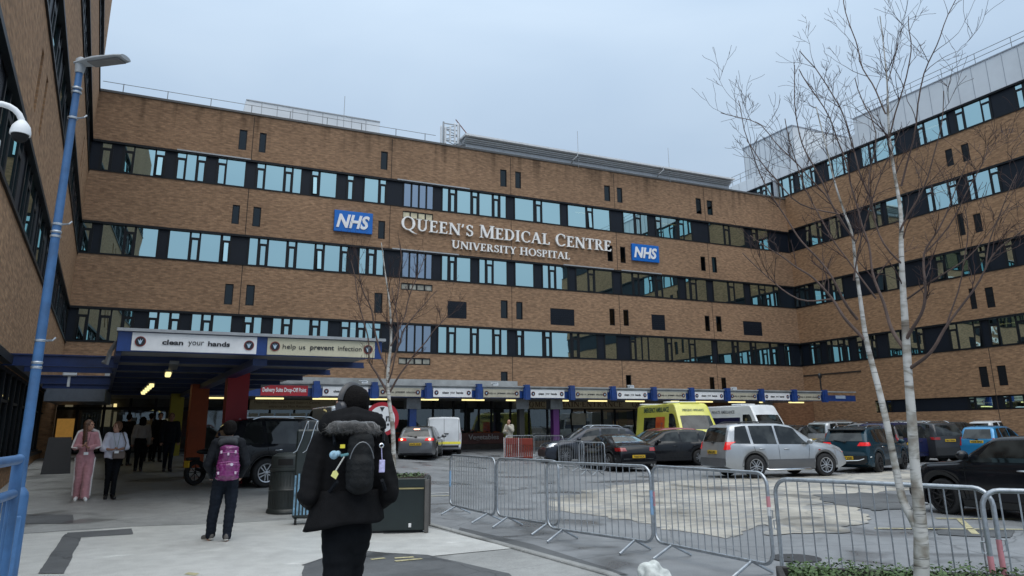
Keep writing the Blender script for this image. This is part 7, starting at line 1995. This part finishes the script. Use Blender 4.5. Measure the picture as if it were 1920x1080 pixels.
b = MB(); b.ell((.56, 0, .90), (.08, .09, .10)); b.build('headlight', M_head, t, smooth=60); b = MB(); b.tube([(.1, -.12, .3), (-.5, -.2, .34), (-.85, -.22, .42)], .04, 8); b.build('exhaust', M_alloyd, t, smooth=60)
b = MB(); b.bbox(-.95, -.62, -.09, .09, .62, .70, .02); b.build('mudguard', M_trim, t); b = MB(); b.bbox(-.97, -.94, -.09, .09, .45, .62, .004); b.build('number_plate', M_plate, t)
for s in (-1, 1): b = MB(); b.tube([(.36, s*.26, 1.08), (.32, s*.30, 1.22)], .007, 5); b.ell((.31, s*.31, 1.26), (.02, .07, .045)); b.build('mirror', M_trim, t)

# pale rubble stone by the kerb
g = AT(1222, 1072, 7.7); g.z = 0
b = MB()
rs_ = random.Random(9); b.ell((0, 0, .12), (.17, .14, .24), 14, 10); b.ell((-.10, .0, .06), (.16, .12, .10), 10, 8); b.ell((.08, .02, .08), (.14, .12, .16), 10, 8)
st = blob(b, 'rubble_stone', pm('pale_stone', (.55, .58, .56), .75, var=.2, scale=14, bump=.4, bscale=25), None, .012, 1, .05, 7)
st.location = g; tag(st, 'pale jagged lump of stone at the bottom edge in front of the barriers', 'stone')

# ================================================================ trees
def bark_mat(name, white=.62, dark=.5, s=1.0):
    mt = bpy.data.materials.new(name); mt.use_nodes = True; nt = mt.node_tree; N = nt.nodes; L = nt.links; b = N['Principled BSDF']; b.inputs['Roughness'].default_value = .8
    tc = N.new('ShaderNodeTexCoord'); mp = N.new('ShaderNodeMapping'); mp.inputs['Scale'].default_value = (3*s, 3*s, 7*s); L.new(tc.outputs['Object'], mp.inputs[0])
    n1 = N.new('ShaderNodeTexNoise'); n1.inputs['Scale'].default_value = 1.0; n1.inputs['Detail'].default_value = 9; n1.inputs['Distortion'].default_value = 1.0; L.new(mp.outputs[0], n1.inputs['Vector'])
    cr = N.new('ShaderNodeValToRGB'); E_ = cr.color_ramp.elements; E_[0].position = .36; E_[0].color = (.20, .17, .14, 1); E_[1].position = .54; E_[1].color = (white, white*.98, white*.93, 1)
    e = E_.new(.44); e.color = (white*.6, white*.57, white*.5, 1); L.new(n1.outputs['Fac'], cr.inputs[0])
    m2 = N.new('ShaderNodeMapping'); m2.inputs['Scale'].default_value = (6*s, 6*s, 60*s); L.new(tc.outputs['Object'], m2.inputs[0])
    n2 = N.new('ShaderNodeTexNoise'); n2.inputs['Scale'].default_value = 1; n2.inputs['Detail'].default_value = 2; L.new(m2.outputs[0], n2.inputs['Vector'])
    r = N.new('ShaderNodeMapRange'); r.inputs[1].default_value = .60; r.inputs[2].default_value = .70; r.inputs[3].default_value = 1; r.inputs[4].default_value = .35; L.new(n2.outputs['Fac'], r.inputs[0])
    sc = N.new('ShaderNodeVectorMath'); sc.operation = 'SCALE'; L.new(cr.outputs[0], sc.inputs[0]); L.new(r.outputs[0], sc.inputs['Scale']); L.new(sc.outputs[0], b.inputs['Base Color'])
    bp = N.new('ShaderNodeBump'); bp.inputs['Strength'].default_value = .6; bp.inputs['Distance'].default_value = .01; L.new(n1.outputs['Fac'], bp.inputs['Height']); L.new(bp.outputs[0], b.inputs['Normal'])
    return mt
M_bark = bark_mat('birch_bark', .52); M_bark2 = bark_mat('birch_bark_thin', .5)
M_limb = pm('birch_limb', (.10, .066, .055), .75, var=.5, scale=4); M_twig = pm('birch_twig', (.040, .018, .015), .7, var=.4, scale=5)
def smooth_path(P, k=3):
    out = []
    n = len(P)
    for i in range(n-1):
        p0, p1, p2, p3 = P[max(i-1, 0)], P[i], P[i+1], P[min(i+2, n-1)]
        for j in range(k):
            t = j/k; out.append(tuple(.5*((2*b_) + (c_-a_)*t + (2*a_-5*b_+4*c_-d_)*t*t + (-a_+3*b_-3*c_+d_)*t**3) for a_, b_, c_, d_ in zip(p0, p1, p2, p3)))
    out.append(tuple(P[-1])); return out
def birch(name, label, r0, trunks, limbs, twig_n, tl, seed, base_z=0, tw=.0035, group=None):
    """trunks/limbs: list of [(px,py,width_px,dr)...] ; dr = depth offset in metres"""
    rnd = random.Random(seed); px2 = 1387/r0
    def W3(p):
        q = AT(p[0], p[1], r0+p[3]); k = (AT(p[0]+1, p[1], r0+p[3])-q).length; return (q.x, q.y, q.z, p[2]*k/2*(.56 if r0 < 9 else .7))
    b0 = W3(trunks[0][0]); t = thing(name, label, 'tree', (b0[0], b0[1], base_z), 0, group); O = V((b0[0], b0[1], base_z))
    tr = MB(); br = MB(); tg = MB(); segs = []
    for k, P in enumerate(trunks):
        Q = smooth_path([W3(p) for p in P], 5); pts = [V(q[:3])-O for q in Q]; rs = [q[3]*(1+.05*noise.noise(V(q[:3])*5)) for q in Q]
        mb = MB(); mb.tube(pts, rs, 14); mb.build('trunk', M_bark if r0 < 9 else M_bark2, t, smooth=60); segs.append((pts, rs, 0))
    for P in limbs:
        Q = smooth_path([W3(p) for p in P], 4); pts = [V(q[:3])-O + noise.noise_vector(V(q[:3])*3)*.03 for q in Q]; rs = [max(tw, q[3]) for q in Q]
        br.tube(pts, rs, 8); segs.append((pts, rs, 1))
    def twig(p, d, L_, r, lev):
        n = 7; pts = [p]; dd = d.copy(); rs = [r]
        for i in range(n):
            dd = (dd + V((rnd.gauss(0, .13), rnd.gauss(0, .13), rnd.gauss(.03, .10)))).normalized(); pts.append(pts[-1] + dd*L_/n); rs.append(max(tw*.55, r*(1-(i+1)/n*.75)))
        tg.tube(pts, rs, 5)
        if lev > 0:
            for k in range(rnd.choice((2, 3, 4))):
                i = rnd.randint(1, n-1); s = d.orthogonal().normalized(); s.rotate(Matrix.Rotation(rnd.uniform(0, 2*pi), 3, d)); nd = (dd*.9 + s*.75 + V((0, 0, .25))).normalized(); twig(pts[i], nd, L_*rnd.uniform(.35, .7), rs[i]*.7, lev-1)
    for pts, rs, ty in segs:
        N_ = len(pts); cum = sum((pts[i+1]-pts[i]).length for i in range(N_-1))
        cnt = int(twig_n*cum*(1 if ty else .45))
        for c in range(cnt):
            q = rnd.uniform(.25 if ty else .5, 1.0); i = min(N_-2, int(q*(N_-1))); d = (pts[i+1]-pts[i]).normalized()
            if rs[i] > .05: continue
            s = d.orthogonal().normalized(); s.rotate(Matrix.Rotation(rnd.uniform(0, 2*pi), 3, d)); nd = (d*.75 + s*.7 + V((0, 0, .35))).normalized()
            twig(pts[i], nd, tl*rnd.uniform(.5, 1.2), min(rs[i]*.6, tw*2.2), 2 if rnd.random() < .6 else 1)
    if br.v: br.build('branches', M_limb, t, smooth=60)
    tg.build('twigs', M_twig, t, smooth=60)
    return t
TA = [(1727,1110,60,0),(1728,1075,54,0),(1727,1010,50,0),(1724,960,44,0),(1716,880,37,0),(1709,780,34,0),(1702,690,30,0),(1698,620,27,0),(1693,540,22,0),(1690,470,18,0),(1689,400,14,.05),(1678,330,11,.1),(1668,260,9,.1),(1665,200,7,.1),(1663,150,6,.1),(1656,80,4,.1),(1650,30,3,.1)]
TB = [(1726,1010,30,0),(1712,975,32,.02),(1694,940,29,.05),(1682,890,26,.08),(1664,800,24,.1),(1649,735,22,.15),(1632,670,20,.2),(1622,625,17,.2),(1613,560,14,.22),(1604,495,11,.25),(1598,440,9,.25),(1584,400,8,.3),(1566,345,6,.3),(1550,280,5,.3),(1530,200,4,.3)]
LB = [
 [(1706,692,15,0),(1745,662,13,-.1),(1775,618,11,-.15),(1800,582,9,-.2),(1845,508,7,-.25),(1880,468,6,-.3),(1925,430,4,-.3)],
 [(1700,645,14,0),(1724,600,12,-.1),(1738,545,10,-.15),(1734,478,8,-.1),(1758,425,6,-.2),(1790,368,4,-.2),(1815,300,3,-.2)],
 [(1698,656,16,.0),(1672,620,13,.1),(1655,570,11,.15),(1638,510,9,.2),(1624,440,7,.25),(1602,360,6,.3),(1577,280,5,.35),(1543,205,4,.35),(1498,128,3,.4)],
 [(1624,640,13,.2),(1590,600,11,.2),(1562,560,9,.25),(1530,522,7,.3),(1496,500,6,.3),(1458,474,4,.35),(1410,440,3,.35)],
 [(1612,600,11,.2),(1580,560,9,.1),(1548,500,7,.05),(1505,452,6,0),(1470,402,5,0),(1438,345,4,0),(1402,262,3,-.1),(1382,190,2.5,-.1)],
 [(1665,215,6,.1),(1642,172,5,.15),(1612,112,4,.2),(1592,40,3.5,.2),(1580,-20,3,.2)],
 [(1688,350,8,.0),(1708,260,6,-.1),(1736,135,5,-.15),(1760,66,4,-.2),(1792,-5,3,-.2)],
 [(1670,262,6,.1),(1698,165,5,0),(1706,100,4,-.05),(1708,30,3,-.05)],
 [(1664,155,4,.1),(1680,100,3,.1),(1696,50,2.5,.1)],
 [(1604,452,8,.2),(1562,382,6,.25),(1522,300,5,.3),(1494,225,4,.3),(1490,120,3,.3)],
 [(1596,440,7,.2),(1542,362,5,.1),(1482,296,4,.1),(1425,235,3,.1),(1352,210,2.5,.1)],
 [(1642,410,7,.2),(1602,286,5,.25),(1562,178,4,.3),(1500,92,3,.3)],
 [(1572,402,6,.1),(1502,382,5,.0),(1442,322,4,-.1),(1400,262,3,-.1)],
 [(1738,472,7,-.1),(1790,402,5,-.2),(1832,328,4,-.25),(1852,268,3,-.3)],
 [(1848,506,6,-.25),(1872,402,4,-.3),(1902,326,3,-.35)],
 [(1692,430,8,0),(1730,352,6,-.1),(1760,255,4,-.15),(1768,168,3,-.2)],
 [(1560,560,7,.25),(1500,560,5,.3),(1440,520,4,.35),(1392,470,3,.35)],
 [(1700,560,8,0),(1760,520,6,-.2),(1830,470,4,-.3),(1890,380,3,-.35)],
 [(1600,520,7,.2),(1620,420,5,.1),(1650,330,4,.05),(1690,240,3,0)],
 [(1690,500,8,.0),(1650,440,6,-.1),(1628,350,5,-.15),(1640,250,4,-.2),(1600,150,3,-.2)],
 [(1780,612,7,-.15),(1800,520,5,-.2),(1812,450,4,-.25),(1810,380,3,-.3)],
 [(1640,560,8,.1),(1600,500,6,.05),(1550,430,5,0),(1500,330,4,0),(1470,220,3,0)]]
RT_ = 6.5
tb_ = AT(1727, 1095, RT_)
birch('birch_tree', 'bare double-stemmed birch with white bark in the foreground planter at the right', RT_, [TA, TB], LB, 5.0, .42, 21, 0, tw=.0026)
TC_ = [(738,905,14,0),(738,850,13,0),(736,800,12,0),(729,745,10,0),(727,700,9,0),(733,640,7,0),(731,575,5,0),(722,510,3.5,0),(715,455,2.5,0)]
LC_ = [[(730,740,7,0),(708,705,6,.1),(694,680,5,.1),(690,640,4,.1),(678,590,3,.1),(664,520,2.5,.1),(650,470,2,.1)],
 [(730,735,6,0),(758,690,5,-.1),(786,655,4,-.1),(812,625,3,-.15),(838,590,2.5,-.2)],
 [(728,700,6,0),(706,640,5,.2),(696,580,4,.2),(676,530,3,.2),(672,480,2,.2)],
 [(732,650,5,0),(756,600,4,.1),(772,540,3,.1),(800,480,2,.1)], [(733,620,4,0),(745,560,3,-.1),(752,500,2.5,-.1),(748,450,2,-.1)],
 [(728,690,5,0),(750,640,4,.2),(770,600,3,.2),(820,545,2,.2)], [(726,720,5,0),(740,670,4,-.2),(745,610,3,-.2),(735,540,2,-.2)]]
birch('birch_tree', 'slender bare birch growing from the dark planter in front of the round sign', hypot(pc.x, pc.y)+.0, [TC_], LC_, 4.2, .5, 5, 0, tw=.0032)
# timber planter around the foreground birch
pa, pb = onplane(1500, 1058, (0, 0, .42), V((0, 0, 1))), onplane(1905, 1072, (0, 0, .42), V((0, 0, 1)))
tr_ = AT(1727, 1095, RT_)
c = V((tr_.x, tr_.y, 0)); dd = hvec(pa, pb).normalized(); 
t = thing('timber_planter', 'dark timber planter full of greenery round the foreground birch', 'planter', tuple(c), atan2(dd.y, dd.x))
w2, d2 = .95, .75
b = MB()
for s, (x0, x1, y0, y1) in enumerate(((-w2, w2, d2-.05, d2), (-w2, w2, -d2, -d2+.05), (-w2, -w2+.05, -d2+.05, d2-.05), (w2-.05, w2, -d2+.05, d2-.05))): b.bbox(x0, x1, y0, y1, 0, .45, .008)
b.build('board_frame', pm('old_timber', (.035, .033, .032), .8, var=.4, scale=8, bump=.3), t)
b = MB(); b.box(-w2+.06, w2-.06, -d2+.06, d2-.06, .05, .34); b.build('soil', MATS['soil'], t)
pmx = Matrix.Translation(c) @ Matrix.Rotation(atan2(dd.y, dd.x), 4, 'Z')
b = MB(); leaves(b, .36, w2-.08, d2-.08, 9000, .22, .038, rg, pmx)
tag(b.build('ground_cover', M_leaf, None, fix=False), 'small leafy green ground cover filling the timber planter', 'plants', kind='stuff')
b = MB()
for k in range(7):
    x, y = rg.uniform(-.8, .8), rg.uniform(-.1, .6); p0 = V((x, y, .36)); p1 = p0 + V((rg.uniform(-.05, .05), 0, rg.uniform(.18, .30))); b.tube([pmx @ p0, pmx @ p1], .003, 4)
    for j in range(8):
        q = p0.lerp(p1, .4+.6*j/8); a = rg.uniform(0, 6.3); s = .03; b.add([pmx @ q, pmx @ (q + V((cos(a)*s, sin(a)*s, .012))), pmx @ (q + V((cos(a)*s*1.6, sin(a)*s*1.6, 0))), pmx @ (q + V((cos(a+.6)*s, sin(a+.6)*s, .0)))], [(0, 1, 2, 3)])
tag(b.build('weed_stems', M_leaf, None, fix=False), 'taller weed sprigs standing up from the timber planter', 'plants', kind='stuff')
